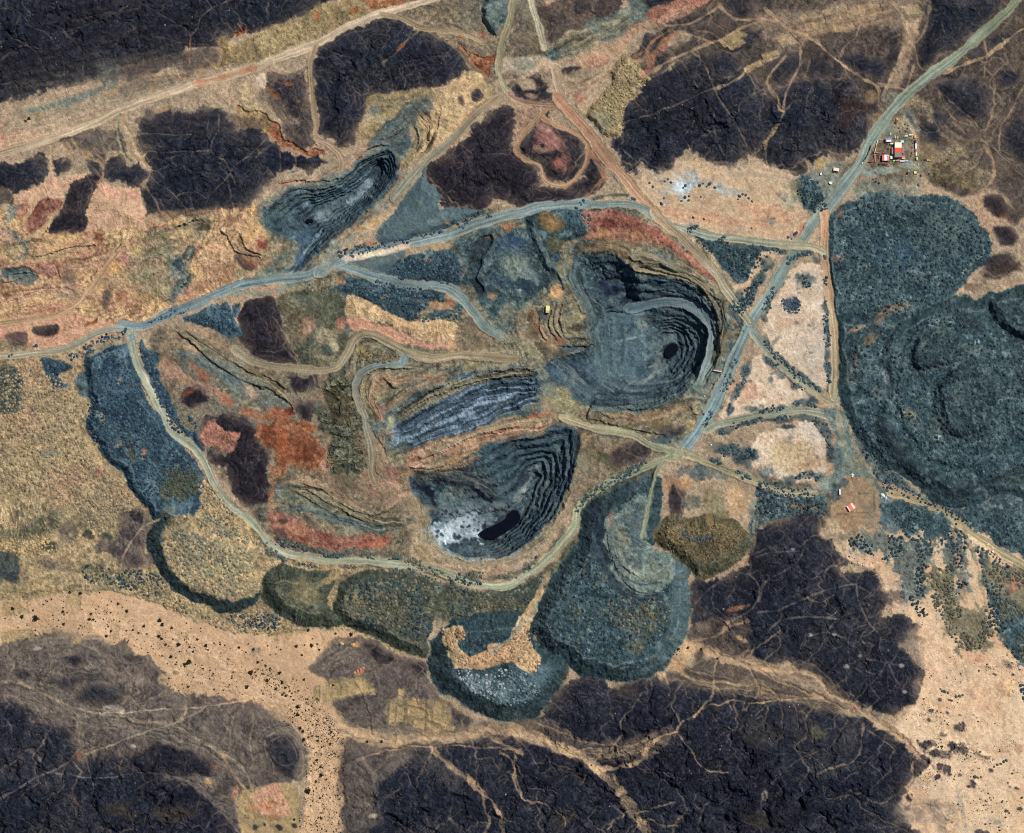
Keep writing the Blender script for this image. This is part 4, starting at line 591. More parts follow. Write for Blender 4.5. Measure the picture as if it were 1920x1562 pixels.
for s, wd in (('520,1012 560,1022 600,1035 640,1040',9),('645,1036 680,1030',6),('675,1040 740,1046 760,1040',6),('760,1050 800,1064 850,1080 900,1086',10),('740,1030 752,1005 770,990',9),('880,1075 930,1082 970,1075 1010,1045 1050,1010 1062,985',8),('1080,960 1110,925 1150,900 1200,880',8),('1090,940 1130,905 1180,882 1215,868',4),('760,1068 860,1105 920,1115 990,1105 1020,1080',6),('640,1062 700,1066 760,1072',5),('520,1045 560,1056 600,1062',4),('500,1030 515,1040',8),('490,960 496,972',8),('480,1000 500,1025',8)):
    V(s, wd * 1.3,(74,82,76),.7, warp=6, e=3, dip=-.5); BANKS.append((s, wd, 1))
# ------------------------------------------------------------------ the great north east pit
PIT_A = new_id('open_pit','great round blue grey pit with stacked benches at the centre right','open pits of the mine')
rimA = '1070,490 1075,467 1090,455 1120,452 1150,457 1180,472 1205,480 1240,490 1290,508 1320,530 1345,550 1360,580 1364,610 1355,640 1343,680 1330,705 1310,722 1280,737 1250,752 1220,765 1190,771 1150,767 1120,757 1095,760 1070,745 1040,722 1020,695 1032,680 1070,668 1100,650 1110,630 1105,600 1090,570 1075,540 1068,515'
P(rimA, 'pitw', e=3, warp=5, ident=PIT_A)
P('1180,475 1240,490 1290,508 1320,530 1345,550 1360,580 1364,610 1352,640 1340,600 1320,560 1290,535 1240,520 1200,520','strataG', e=5, alpha=.8); P('1090,455 1150,457 1185,476 1190,500 1160,485 1120,475 1085,478','brdump', e=5, alpha=.7)
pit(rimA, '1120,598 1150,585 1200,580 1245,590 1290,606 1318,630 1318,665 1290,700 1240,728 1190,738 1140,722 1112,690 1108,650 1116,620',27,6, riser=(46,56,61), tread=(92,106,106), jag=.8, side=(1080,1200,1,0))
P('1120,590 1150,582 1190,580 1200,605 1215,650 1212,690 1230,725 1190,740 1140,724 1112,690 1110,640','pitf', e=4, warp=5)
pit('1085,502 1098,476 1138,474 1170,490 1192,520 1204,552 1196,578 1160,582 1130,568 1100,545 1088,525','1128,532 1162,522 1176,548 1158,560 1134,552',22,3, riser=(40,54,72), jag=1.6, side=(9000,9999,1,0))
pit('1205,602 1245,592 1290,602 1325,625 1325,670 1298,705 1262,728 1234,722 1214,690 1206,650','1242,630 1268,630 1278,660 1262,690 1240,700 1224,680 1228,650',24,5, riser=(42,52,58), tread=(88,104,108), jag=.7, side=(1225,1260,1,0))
B(1255,645,18,26,20,(104,116,118),.5); B(1235,690,20,24,20,(128,136,132),.6); B(1215,710,26,7,-30,(158,158,146),.6); B(1205,610,12,16,0,(124,132,126),.7); B(1260,600,36,6,8,(66,78,82),.6); B(1230,660,22,26,0,(108,126,128),.5); B(1170,655,50,50,0,(86,112,122),.35); B(1180,635,40,3,-15,(150,162,158),.5); B(1150,720,40,12,20,(88,104,112),.5); B(1110,700,16,18,0,(70,86,104),.6); B(1060,690,34,14,-10,(66,88,112),.6); B(1075,700,40,16,-10,(90,104,118),.5); B(1190,580,20,8,20,(150,156,164),.6); B(1085,725,24,18,30,(62,82,96),.6); B(1050,740,26,18,10,(164,150,108),.6); B(1105,735,14,14,20,(56,74,96),.6); B(1145,455,40,12,5,(126,98,66),.5); B(1140,540,26,16,10,(38,50,76),.7); B(1180,565,30,8,25,(36,42,62),.6)  # last two navy blobs paint the shadow lying in the deep hole
for s, A_ in (('1077,485 1073,514 1084,551 1110,577 1117,602 1113,640',6),('1091,496 1088,525 1102,558 1124,577 1132,602 1128,645',6),('1139,584 1147,613 1143,650 1150,690',4),('1150,700 1180,722 1205,724 1260,718 1297,692 1319,652',6),('1130,712 1160,732 1194,738 1260,735 1306,706',7),('1110,722 1150,746 1223,757 1278,738 1312,712',7),('1165,600 1170,640 1165,690',3)):
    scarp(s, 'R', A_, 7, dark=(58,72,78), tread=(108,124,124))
for s in ('1198,590 1205,620 1212,650 1208,680 1215,700','1128,600 1130,640 1124,670','1140,595 1142,640 1138,680','1150,590 1155,620 1160,650'):
    scarp(s, 'R',3,8)
V('1193,586 1190,600 1192,620 1205,640 1212,655 1210,675',4,(104,130,134),.7)
R('1060,500 1072,530 1085,560 1095,580',10,(110,124,118), ident=None, st=.6)
R('1180,578 1215,570 1258,566 1292,572 1318,588 1333,615 1336,648 1328,685 1312,722',15,(88,110,120),(134,148,144), ident=new_id('haul_road','blue grey bench road curving down inside the great pit'), width2=18)
R('1190,482 1220,478 1245,492 1275,505 1290,512',10,(140,132,110), ident=None); R('1192,502 1230,508 1270,515 1310,530 1340,545',9,(160,142,108), ident=None, st=.8)
for s, h, A in (('12|880,370 960,350 1040,380 1110,430 1220,470','L',6),('12|880,430 960,425 1100,470 1250,500 1340,560 1420,650 1470,760 1490,900 1500,960 1480,1080 1420,1180 1380,1240','L',10),('12|900,540 1100,530 1250,560 1350,640 1400,720 1440,820 1460,900 1470,1000 1440,1090 1390,1200','L',9),('12|900,600 1100,590 1230,620 1330,680 1390,770','L',7),('12|1440,610 1500,680 1540,780 1550,860 1510,930','L',4),('12|1620,1030 1560,1100 1500,1210 1440,1310 1400,1350','L',7),('12|1390,1355 1300,1370 1240,1340','L',4),('12|1230,1350 1300,1470 1360,1500','L',3),('12|620,1390 750,1430 860,1460 1000,1440','L',6),('12|540,1536 560,1440 620,1350','R',8),('12|640,1480 760,1536','L',5),('12|560,1440 700,1500','L',3),('22|550,10 700,60 850,90 1000,120 1150,160','L',5)):
    scarp(s, h, A, 10)
P('12|1330,1330 1230,1310 1260,1230 1330,1150 1370,1100 1340,1230 1390,1250 1450,1190 1500,1020 1530,950 1600,1000 1570,1090 1480,1240 1400,1340','tealg', e=3, alpha=.85); B(1358,640,14,22,10,(136,116,76),.7); B(1322,732,20,16,-30,(142,146,122),.7)
# stepped cut west of the great pit
for s, A, d in (('1038,572 1032,590 1028,612 1036,628 1046,640 1052,645',7,1),('1046,566 1040,588 1038,610 1044,622 1058,638',8,1),('1058,562 1052,580 1049,606 1055,622 1062,640',7,1),('1012,588 1010,612 1016,628 1028,645',5,1)):
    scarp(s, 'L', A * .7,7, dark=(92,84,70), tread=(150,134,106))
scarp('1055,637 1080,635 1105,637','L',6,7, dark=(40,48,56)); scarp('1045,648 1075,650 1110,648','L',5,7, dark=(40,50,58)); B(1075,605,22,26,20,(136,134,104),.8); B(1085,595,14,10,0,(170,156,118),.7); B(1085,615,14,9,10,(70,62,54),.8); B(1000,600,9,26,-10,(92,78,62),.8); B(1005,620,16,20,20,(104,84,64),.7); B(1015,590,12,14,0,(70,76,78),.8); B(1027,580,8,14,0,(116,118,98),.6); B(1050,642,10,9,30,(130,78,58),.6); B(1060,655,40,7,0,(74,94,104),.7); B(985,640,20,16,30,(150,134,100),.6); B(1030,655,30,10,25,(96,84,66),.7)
# ------------------------------------------------------------------ the south pit
PIT_B = new_id('open_pit','deep southern pit with a white crusted floor and a dark pool','open pits of the mine')
rimB = '768,890 800,880 850,870 900,845 950,822 1000,812 1050,800 1074,806 1082,830 1078,880 1066,922 1046,962 1020,995 990,1022 950,1042 900,1052 860,1048 830,1036 810,1018 800,995 806,975 800,960 785,940 772,915'
P(rimB, 'pitw', e=3, warp=5, ident=PIT_B)
P('905,850 960,822 1020,815 1060,806 1050,850 1010,880 985,890 950,900 920,885','tealb', e=6, alpha=.55)
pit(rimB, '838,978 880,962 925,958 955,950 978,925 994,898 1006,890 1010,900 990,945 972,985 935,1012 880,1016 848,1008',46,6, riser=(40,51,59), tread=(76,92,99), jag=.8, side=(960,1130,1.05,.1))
P('21|1270,850 1290,770 1400,740 1440,690 1540,690 1570,750 1600,840 1620,870 1500,890 1380,890 1280,900','salt', e=4, warp=16, ragged=6); P('840,910 900,905 950,915 975,930 950,958 900,962 850,965 820,950','smooth', e=6, alpha=.8); B(925,950,30,12,-20,(136,142,134),.6); B(985,915,6,34,28,(150,156,150),.6); B(970,930,6,26,40,(130,140,136),.6); B(1000,880,26,6,-40,(130,140,138),.5); B(818,1012,6,20,-30,(176,190,200),.7); B(870,1030,44,6,6,(84,98,106),.6)
B(800,918,24,9,40,(26,30,42),.85, n='small'); B(838,898,34,7,10,(28,31,42),.8, n='small'); B(900,925,26,5,38,(26,29,40),.85, n='small'); B(800,922,16,14,40,(34,38,48),.5); B(850,905,34,9,14,(40,44,52),.6); B(890,915,20,6,35,(34,36,46),.6); B(812,940,5,14,-20,(28,32,44),.8); B(860,925,40,14,0,(104,108,96),.5); B(790,960,30,24,40,(150,132,98),.5); B(975,1018,30,10,-30,(62,78,86),.5)  # the near-black blobs are shadow painted onto the western pit wall
V('805,1000 820,1022 850,1040 890,1050 940,1046 985,1028 1015,1005',9,(130,146,146),.7); V('800,985 808,1020 850,1052 910,1062 960,1052 1010,1020 1045,985',7,(150,140,108),.7); V('960,1090 1010,1048 1050,985 1066,950',5,(170,140,100),.6)
for s, A in (('22|440,160 420,240 390,330 350,440 330,560 270,690 200,790 130,870 40,950',9),('22|380,180 350,300 320,420 290,560 220,700 130,800',7),('22|460,300 430,430 400,560 350,680 260,800 150,890',5),('22|430,520 400,600 330,740',4)):
    scarp(s, 'L', A, 9)
scarp('21|1090,870 1140,920 1200,1000 1290,1060 1400,1080 1560,1100 1700,1110 1850,1080','R',4,8); scarp('21|1150,830 1160,930 1260,1040','R',4,7); scarp('21|1050,900 1080,830 1140,790','L',4,7); B(790,1000,20,26,20,(140,128,98),.6); B(770,975,16,14,0,(84,92,86),.6); B(800,1040,20,10,40,(140,122,90),.6)
B(1100,850,30,30,0,(116,108,84),.6); B(1090,870,14,22,-30,(124,126,106),.6); B(1135,860,12,12,0,(86,92,72),.7); B(1150,815,40,8,10,(74,88,90),.6); B(1240,825,30,8,-5,(64,82,92),.8); B(1100,820,14,9,0,(168,138,104),.6); B(1165,790,60,14,8,(112,98,76),.6); B(1230,785,26,12,20,(140,122,86),.6); B(1295,800,14,14,30,(172,148,104),.7); B(1280,770,22,16,-30,(134,122,94),.6)
B(1200,905,12,40,40,(96,108,110),.5); B(1180,890,40,9,-22,(78,82,74),.5)

B(870,980,70,30,-12,(132,146,152),.7); B(850,960,40,14,-20,(112,122,122),.6); B(858,985,44,20,-8,(168,180,186),.6, n='small'); B(835,1000,30,14,10,(176,188,194),.7, n='small'); B(900,985,40,14,-25,(120,134,142),.6); B(880,1005,26,6,0,(150,164,172),.8, n='small')
for k in range(60):
    a_, b_ = random.uniform(815,900), random.uniform(958,1012); B(a_, b_, random.uniform(1.5,4), random.uniform(1,3), random.uniform(0,90),(52,64,80),.75, n='small')
for k in range(90):
    a_, b_ = random.uniform(1120,1300), random.uniform(590,745); B(a_, b_, random.uniform(2,9), random.uniform(1,3), random.uniform(-50,20), random.choice(((130,142,140),(56,74,86),(110,128,128),(66,86,96))),.6, n='small')
for k in range(70):
    a_, b_ = random.uniform(520,700), random.uniform(320,450); B(a_, b_, random.uniform(2,8), random.uniform(1,3), random.uniform(-50,-10), random.choice(((136,150,152),(48,64,74),(98,118,112),(66,86,96))),.5 if 300 < b_ < 460 else 0, n='small')
for k in range(240):
    a_, b_ = random.uniform(1590,1940), random.uniform(380,930); B(a_, b_, random.uniform(2,10), random.uniform(1.5,6), random.uniform(0,180), random.choice(((118,134,134),(98,116,120),(128,142,140),(46,62,68),(116,122,110),(92,112,118))),.55 * (FIDN(a_, b_)), n='small')
for k in range(120):
    a_, b_ = random.uniform(1010,1280), random.uniform(960,1270); B(a_, b_, random.uniform(2,9), random.uniform(1.5,5), random.uniform(0,180), random.choice(((104,120,120),(44,60,64),(96,96,76),(74,96,104),(120,116,92))),.5 * (FIDN(a_, b_)), n='small')
for k in range(60):
    a_, b_ = random.uniform(170,380), random.uniform(660,980); B(a_, b_, random.uniform(2,9), random.uniform(1.5,5), random.uniform(0,180), random.choice(((92,122,134),(46,66,84),(100,110,104),(62,94,116))),.55 * (FIDN(a_, b_)), n='small')
for k in range(80):
    a_, b_ = random.uniform(0,240), random.uniform(700,1100); B(a_, b_, random.uniform(3,12), random.uniform(2,6), random.uniform(0,180), random.choice(((184,158,116),(120,112,90),(166,126,104),(96,96,84),(150,140,110))),.5, n='small')
# ------------------------------------------------------------------ beds and benches that run with the workings
OLV = ((68,65,54),(102,97,80),(134,125,100),(158,145,114)); OLL = ((112,106,86),(136,126,102),(150,139,112),(164,150,122)); BLU = ((40,51,60),(60,79,92),(82,105,122),(136,157,182)); BRN = ((84,70,57),(126,104,82),(156,128,100),(174,146,116)); ORG = ((104,77,60),(148,113,87),(174,137,112),(192,160,136)); TEA = ((44,56,60),(66,82,86),(92,108,108),(120,129,120)); DKT = ((34,43,52),(50,64,74),(66,82,92),(92,106,112))
for s_, wd, cl, st, sp, rl in (('m|400,540 378,460 385,400 425,365 500,352 620,350',22, OLV, .8,4,1.0),('m|440,570 415,490 422,425 455,392 520,402 610,388',17, BRN, .8,4,1.2),('m|500,560 620,480 760,420 900,388 1060,368',26, OLV, .85,4,1.2),('m|460,520 560,440 680,395 720,390',18, BRN, .7,4,.8),
    ('m|510,600 640,530 800,462 950,430 1065,420',30, BLU, .85,3.5,1.4),('m|560,640 680,600 820,560 960,500 1065,462',24, BLU, .75,3.5,1.2),('m|560,560 700,500 860,440',16, DKT, .7,3.5,1.2),('m|640,680 740,640 860,592 1000,562 1110,548',13, OLL, .85,4,.5),('m|530,745 640,702 760,650 880,612 1000,602 1100,590',15, ORG, .8,3.5,.8),('m|510,770 650,755 770,722 840,690',14, BRN, .8,3.5,.8),('m|500,640 460,600 440,660 450,720 480,750',14, BRN, .6,4,.8),
    ('m|560,298 700,310 850,300 980,282',16, OLL, .7,4,.3),('m|760,372 900,345 1050,342',11, OLL, .7,4,.3),('m|240,230 180,300 230,320 300,300',20, OLV, .5,5,.5),('m|380,250 460,270 540,320',8, OLV, .7,4,.6),
    ('m|1200,600 1180,720 1130,830 1070,910 1000,975',26, DKT, .8,3.6,1.6),('m|1150,640 1110,760 1050,860 980,940',20, TEA, .6,4,1.0),('m|890,705 960,650 1080,618 1170,612',18, DKT, .7,4,1.0),('m|800,640 880,640 1000,618 1100,600',12, BRN, .6,3.5,.7),('m|560,790 680,770 800,790 900,850',22,((26,30,40),(58,62,66),(92,94,88),(112,110,100)),.7,6,1.2),
    ('m|60,822 200,842 330,900 430,950 545,962',18, OLV, .85,3.5,1.2),('m|40,890 150,905 260,935 360,968 480,985',16, TEA, .7,4,1.0),('m|40,800 160,790 280,850 380,905',14, BRN, .7,4,.8),('m|400,830 470,800 520,840 440,900',20, ORG, .5,5,.6),
    ('503,408 535,375 580,357 630,346 670,322 705,298 738,288',17, TEA, .75,3.6,1.4),('515,430 560,392 610,372 660,345 700,318',16, BLU, .55,3.6,1.2),('744,300 738,335 712,365 680,395 645,425 612,455 590,480',15, DKT, .8,3.4,1.6),('756,300 748,340 722,372 690,402 655,432 625,460',8, BRN, .7,3.5,.8),('785,208 801,228 809,243 805,262 790,280 765,300 757,320',20,((48,42,36),(130,112,84),(178,152,112),(190,164,122)),.8,4,1.6),('770,230 784,242 782,270 772,290 752,300',16,((52,60,60),(120,116,96),(160,142,108)),.7,4,1.2),('815,175 820,215 808,260',14,((150,124,88),(184,156,116),(196,168,126)),.6,4,.8),('700,255 735,240 760,215 785,185',24, TEA, .5,4,1.0),('490,352 540,345 600,335 645,308 690,284',10, ORG, .6,4,.7),
    ('1195,485 1240,496 1290,514 1325,540 1350,572 1357,610 1350,650 1335,692',15,((52,50,46),(100,93,76),(146,131,103),(80,81,76)),.75,3.6,1.4),('1205,520 1250,528 1295,548 1325,580 1338,615',14, DKT, .6,3.6,1.6),('1100,760 1170,768 1230,755 1290,728',20, TEA, .7,3.6,1.2),('1120,735 1180,748 1240,738 1285,708 1310,670',24, DKT, .55,3.6,1.4),('1075,500 1085,540 1105,580 1115,630 1105,680',22, TEA, .6,4,1.0),('1130,600 1128,640 1132,690 1150,720',34,((70,90,98),(82,104,110),(98,120,122)),.5,5,.6),('1200,600 1250,598 1295,612 1312,650 1290,695',14, TEA, .5,3.6,1.0),('1090,470 1130,462 1170,478 1190,500',16, BRN, .6,4,.8),
    ('985,560 1000,585 1008,615 1030,645 1060,652',12, BRN, .7,3.5,.8),('1060,560 1052,590 1055,620 1075,640',14, OLV, .6,3.5,1.0),('1030,665 1060,690 1090,720 1120,745',30, TEA, .6,5,.8),('985,600 990,640 1010,670',14, OLL, .6,4,.3),('1300,760 1250,775 1190,785 1130,775',16, BRN, .6,4,.6),('1100,800 1180,820 1240,835',14, OLV, .5,4,.5),
    ('800,990 815,1025 850,1045 900,1056 950,1052 1000,1025 1035,990 1055,955',16, OLL, .7,3.5,.6),('1075,900 1050,965 1015,1010 975,1035',12, OLV, .7,3.5,.8),('780,930 790,970 800,1000',16, OLV, .6,4,.8),
    ('860,440 890,425 930,430 960,470 1000,480',20, TEA, .6,5,.8),('900,460 890,500 905,545',12, DKT, .6,4,.8),('1000,400 1005,450 1030,500 1050,535',24, TEA, .5,5,.6),('1110,455 1160,452 1220,462 1280,492 1330,530',10, OLV, .6,3.5,.7),('1240,448 1290,482 1330,515',8, ORG, .5,3.5,.3),
    ('0,560 60,552 120,540 180,545',24, ORG, .55,4,.8),('0,470 60,460 130,465 190,450',30,((90,84,70),(150,130,100),(190,160,114),(176,126,104)),.6,4,.9),('110,500 180,490 240,460 260,440',26, ORG, .6,4,.9),('270,440 330,428 380,415',16, OLV, .65,3.6,.8),('260,480 310,470 350,450',24, OLV, .5,4,.8),('360,455 352,490 345,525 310,570',18, TEA, .65,4,.8),('440,440 455,470 490,490 520,490',16, BRN, .6,4,.8),('0,515 40,510 70,520',20, TEA, .7,3.6,1.0),('0,430 30,440 50,470 30,490',16, TEA, .45,4,.6),('120,580 60,590 0,592',12, ORG, .5,4,.5),('280,412 340,402 420,396',9, BRN, .6,3.5,.5),
    ('0,262 150,226 300,176 450,126',30,((150,130,108),(172,148,120),(186,162,134)),.6,4,.2),('0,240 120,210 240,180 330,150',16,((120,116,102),(152,136,112),(172,148,120)),.6,4,.4),
    ('330,655 400,690 470,740',20, TEA, .45,4,.6),('300,665 360,715 440,760',18, ORG, .5,4,.5),('350,625 430,680 520,730 555,770',12, OLV, .7,3.4,1.0),
    ('1150,1000 1165,1050 1195,1080 1240,1080 1262,1060',14,((84,98,98),(112,122,114),(146,148,128)),.6,3.4,.8),('1110,960 1115,1020 1145,1080 1190,1115 1240,1118',20, DKT, .5,4,.6),('1405,935 1410,985 1395,1040',8, TEA, .5,4,.4)):
    flow(s_, wd, cl, st, sp, rl)

for x_, y_, rx_, ry_, a_ in ((938,990,52,16,-33),(1258,658,19,19,0),(580,415,12,8,0)):
    B(x_, y_, rx_, ry_, a_, (66,76,82),.6, n='small'); B(x_, y_, rx_ * .85, ry_ * .85, a_, (40,48,56),.6, n='small')
for k in range(46):
    a_, b_ = random.uniform(1215,1510), random.uniform(325,455); B(a_, b_, random.uniform(2,8), random.uniform(1.5,4), random.uniform(0,180), random.choice(((150,158,156),(118,124,118),(206,178,144),(166,126,102),(96,106,108))),.6, n='small')
for k in range(60):
    a_, b_ = random.uniform(1400,1555), random.uniform(520,900); B(a_, b_, random.uniform(2,7), random.uniform(1,3), random.uniform(0,180), random.choice(((214,200,178),(120,122,116),(216,176,130),(172,140,116),(92,100,104))),.55 if STRUCT[ID[min(int(np.searchsorted(gy, b_)), NY - 1), min(int(np.searchsorted(gx, a_)), NX - 1)]][0] == 'stony_field' else 0, n='small')
# ------------------------------------------------------------------ dry gullies: where rain would run off the dark hills
import heapq
HS = 3.2
hx = np.arange(-32,1954, HS); hy = np.arange(-32,1596, HS); hw, hh_ = len(hx), len(hy)
_ix = np.clip(np.searchsorted(gx, hx),0, NX - 1); _iy = np.clip(np.searchsorted(gy, hy),0, NY - 1)
HZ = (Z[np.ix_(_iy, _ix)] + 1.1 * N['mid'][np.ix_(_iy, _ix)] + .5 * N['small'][np.ix_(_iy, _ix)] + rng.normal(0,.12,(hh_, hw))).astype(float)
HR = RM[np.ix_(_iy, _ix)].ravel(); HJX = (hx[None, :] + 2.9 * WX[np.ix_(_iy, _ix)] * 1.2 + rng.uniform(-1.3,1.3,(hh_, hw))).ravel(); HJY = (hy[:, None] + 2.9 * WY[np.ix_(_iy, _ix)] * 1.2 + rng.uniform(-1.3,1.3,(hh_, hw))).ravel()
_z = HZ.ravel().tolist(); par = [-1] * (hw * hh_); seen = bytearray(hw * hh_); order = []; hp = []
for i in range(hw * hh_):
    a, b = i % hw, i // hw
    if a in (0, hw - 1) or b in (0, hh_ - 1): hp.append((_z[i], i)); seen[i] = 1
heapq.heapify(hp)
NB = ((-1,0),(1,0),(0,-1),(0,1),(-1,-1),(1,1),(-1,1),(1,-1))
while hp:
    z0, i = heapq.heappop(hp); order.append(i); a, b = i % hw, i // hw
    for da, db in NB:
        c_, d_ = a + da, b + db
        if 0 <= c_ < hw and 0 <= d_ < hh_:
            j = d_ * hw + c_
            if not seen[j]:
                seen[j] = 1; par[j] = i; heapq.heappush(hp, (max(z0 + 1e-4, _z[j]), j))
acc = [1.0] * (hw * hh_)
for i in reversed(order):
    if par[i] >= 0: acc[par[i]] += acc[i] if acc[i] < 4000 else 4000
GW = np.zeros(X.shape, f32)
sx_ = [(HJX[i] + HJX[par[i]]) / 2 if par[i] >= 0 else HJX[i] for i in range(hw * hh_)]; sy_ = [(HJY[i] + HJY[par[i]]) / 2 if par[i] >= 0 else HJY[i] for i in range(hw * hh_)]
X0g, Y0g = float(gx[np.searchsorted(gx, -30)]), float(gy[np.searchsorted(gy, -30)]); I0, J0 = int(np.searchsorted(gx, -30)), int(np.searchsorted(gy, -30))
for i in range(hw * hh_):
    p = par[i]
    if p < 0 or acc[i] < 9 or HR[i] < .3: continue
    ax, ay, bx, by = sx_[i], sy_[i], sx_[p], sy_[p]
    wd = .25 + .17 * min(acc[i],1500) ** .3; st = min(.2 + .10 * math.log(acc[i] / 7),.72)
    i0 = I0 + int((min(ax, bx) - wd - 2 - X0g) / STEP); i1 = I0 + int((max(ax, bx) + wd + 3 - X0g) / STEP) + 1; j0 = J0 + int((min(ay, by) - wd - 2 - Y0g) / STEP); j1 = J0 + int((max(ay, by) + wd + 3 - Y0g) / STEP) + 1
    i0, j0 = max(i0,0), max(j0,0)
    xx = X[j0:j1, i0:i1]; yy = Y[j0:j1, i0:i1]
    if xx.size == 0: continue
    ex, ey = bx - ax, by - ay; L2 = ex * ex + ey * ey + 1e-6
    t = np.clip(((xx - ax) * ex + (yy - ay) * ey) / L2,0,1); q = np.hypot(xx - ax - ex * t, yy - ay - ey * t)
    g_ = np.clip((wd + .9 - q) / 1.3,0,1) * st
    np.maximum(GW[j0:j1, i0:i1], g_, out=GW[j0:j1, i0:i1])
GW *= RM ** .5 * (.75 + .5 * N['small']).clip(.2,1.2)
gcol = np.array((136,118,99), f32) + (np.array((104,98,96), f32) - np.array((136,118,99), f32)) * ss(-.2,.5, N['big'])[..., None]
C += (gcol - C) * GW[..., None]; Z -= 1.2 * GW
# old shore lines and wheel ruts that follow the contour
q_ = (Z + .25 * N['small']) / 2.1
gy_, gx_ = np.gradient(q_); gr_ = np.hypot(gx_, gy_) / STEP
dpx = np.abs(q_ - np.round(q_)) / np.maximum(gr_, 1e-4)
k_ = ss(1.5,.3, dpx) * ss(.012,.03, gr_) * ss(.35,.12, gr_) * RM * (.3 + .3 * N['mid2']).clip(0,.55)
C += (np.array((112,102,94), f32) - C) * k_[..., None]
# ------------------------------------------------------------------ gullies and wheel tracks over the hills
GRY = ((84,78,72),(108,99,90),(134,121,106)); BRA = ((72,66,62),(98,87,77),(150,129,104)); SND = ((150,130,106),(176,150,120),(190,162,130)); HIL = ((36,36,46),(46,45,53),(62,59,61))
for s_, wd, cl, st, sp, ln in (('32|0,835 280,890 500,990 660,1110',20, SND, .8,3,60),('31|560,800 900,860 1250,850 1700,810',18, SND, .7,3,60),('32|1200,380 1400,450 1650,480 1920,540',36, BRA, .75,3,70),('33|0,350 300,430 560,570 800,710',20, SND, .6,3,60),('32|500,940 700,950 900,920 1100,830',26, BRA, .8,3,60),('33|0,540 250,560 450,600 650,660',24, BRA, .7,3,60),('32|1350,240 1600,290 1900,340',18, SND, .7,3,60),
    ('30|0,470 300,560 600,680 1000,760 1350,850 1650,1000 1800,1150',46, GRY, .6,3,90),('30|0,300 200,180 450,130 700,180 800,260',26, GRY, .6,3,90),('30|250,330 420,230 620,220 760,300 700,380 450,380',22, GRY, .6,2.6,60),('30|1480,620 1560,720 1640,860 1620,1000',60, GRY, .4,4,90),('31|400,360 600,250 800,180',34, GRY, .6,3,70),('31|640,760 800,720 1000,790 1200,830',22, GRY, .6,3,70),('31|60,830 160,790 280,840 335,950 320,1080 240,1150',16, GRY, .6,2.6,60),
    ('00|0,500 400,420 900,300 1400,150',70, HIL, .55,5,110),('00|200,160 700,80 1200,-40',60, HIL, .5,5,110),('00|0,620 400,560 900,470 1350,380',40,((48,48,54),(66,63,63),(92,86,80)),.5,4,110),('00|1000,850 1500,900 1900,950',50, HIL, .4,5,90),('02|1000,700 1300,560 1500,480',60, HIL, .4,5,90),('02|900,950 1200,850 1500,720',60, HIL, .4,5,90),
    ('32|200,1100 400,1060 600,1180',50, HIL, .4,5,90),('33|100,700 300,800 380,1000',60, HIL, .4,5,90),('31|900,1050 1200,1000 1500,1200',40, GRY, .3,3,80),('31|700,1000 800,1200 850,1500',40, GRY, .45,3,90),
    ('300,1215 400,1260 500,1300 570,1350 600,1400 605,1560',60,((176,146,114),(190,156,121),(200,166,130)),.6,4,120),('100,1150 220,1160 330,1190 430,1230',40,((174,144,112),(190,156,121),(198,164,128)),.5,4,120),('1700,1180 1780,1260 1850,1330 1930,1400',70,((194,160,128),(204,174,140),(208,178,146)),.5,7,120),('1720,1340 1800,1400 1850,1470 1880,1560',60,((184,154,126),(204,174,140),(208,180,148)),.5,7,120),('1730,1490 1760,1530 1790,1570',20,((160,144,128),(196,166,136),(206,172,136)),.6,4,60),
    ('1210,340 1300,320 1420,320 1500,335',30,((150,148,136),(186,158,128),(200,170,136)),.5,5,60),('1230,395 1340,415 1440,430 1520,440',22,((176,132,104),(190,150,118),(200,162,128)),.5,4,90),('1760,330 1820,300 1860,240 1900,180',40, BRA, .5,4,80),('1750,210 1790,260 1860,280',30, BRA, .5,4,60),('1480,60 1580,40 1680,20',40,((92,82,74),(146,120,94),(172,140,106)),.55,5,60),('1170,60 1230,40 1310,10',20, ORG, .6,4,60),('1040,100 1090,80 1150,55 1190,30',26, OLV, .6,3.5,60),('1060,170 1120,150 1170,110',22, BRN, .5,4,60),('700,190 760,195 800,170',24, OLV, .5,4,60),('1000,230 1030,250 1060,290 1060,330',24,((66,50,52),(130,90,82),(176,122,106)),.5,5,40)):
    flow(s_, wd, cl, st, sp, .25,5, ln)
T1 = (112,98,84); T2 = (150,128,102); T3 = (92,86,84); T4 = (172,144,112)
for s in ('0,16 26,16 42,29 60,50 83,60 104,81 115,99 120,125 121,159','39,75 57,86 75,107 83,128 96,138 115,142 127,133','112,52 133,68 156,81 157,115 156,146','263,3 286,18 312,34 336,47 359,65 358,86 357,115','208,89 221,78 234,63 258,52','0,156 26,156 34,169 39,182','120,60 180,40 240,10','00|0,440 150,330 300,350','00|150,100 100,250 160,300','00|600,130 780,90 1000,60','00|1100,260 1300,300 1500,310','00|1320,420 1280,480 1300,560','00|1490,0 1520,50'):
    V(s, 2.2, T1,.65, dip=.8)
V('359,65 372,49 375,36 393,18 409,9 443,-6',3.2, T2,.7, dip=1); V('358,70 357,90 356,115',4,(136,92,70),.7)
for s in ('258,250 300,251 360,252','273,285 320,285 390,283','410,215 412,240 405,255 395,280 402,290 420,300 432,322','500,258 470,290 440,310 432,325 415,345 395,365 388,380','282,330 300,345 325,362 350,390 356,398','330,366 365,360 385,372','432,325 440,345','300,372 310,395','01|0,1140 70,1060 140,1030','01|170,1050 180,1130 170,1220','01|280,1110 285,1180','01|330,870 290,890 230,860 180,800','01|100,760 140,830 200,880'):
    V(s, 2.2, T2,.65, dip=.8)
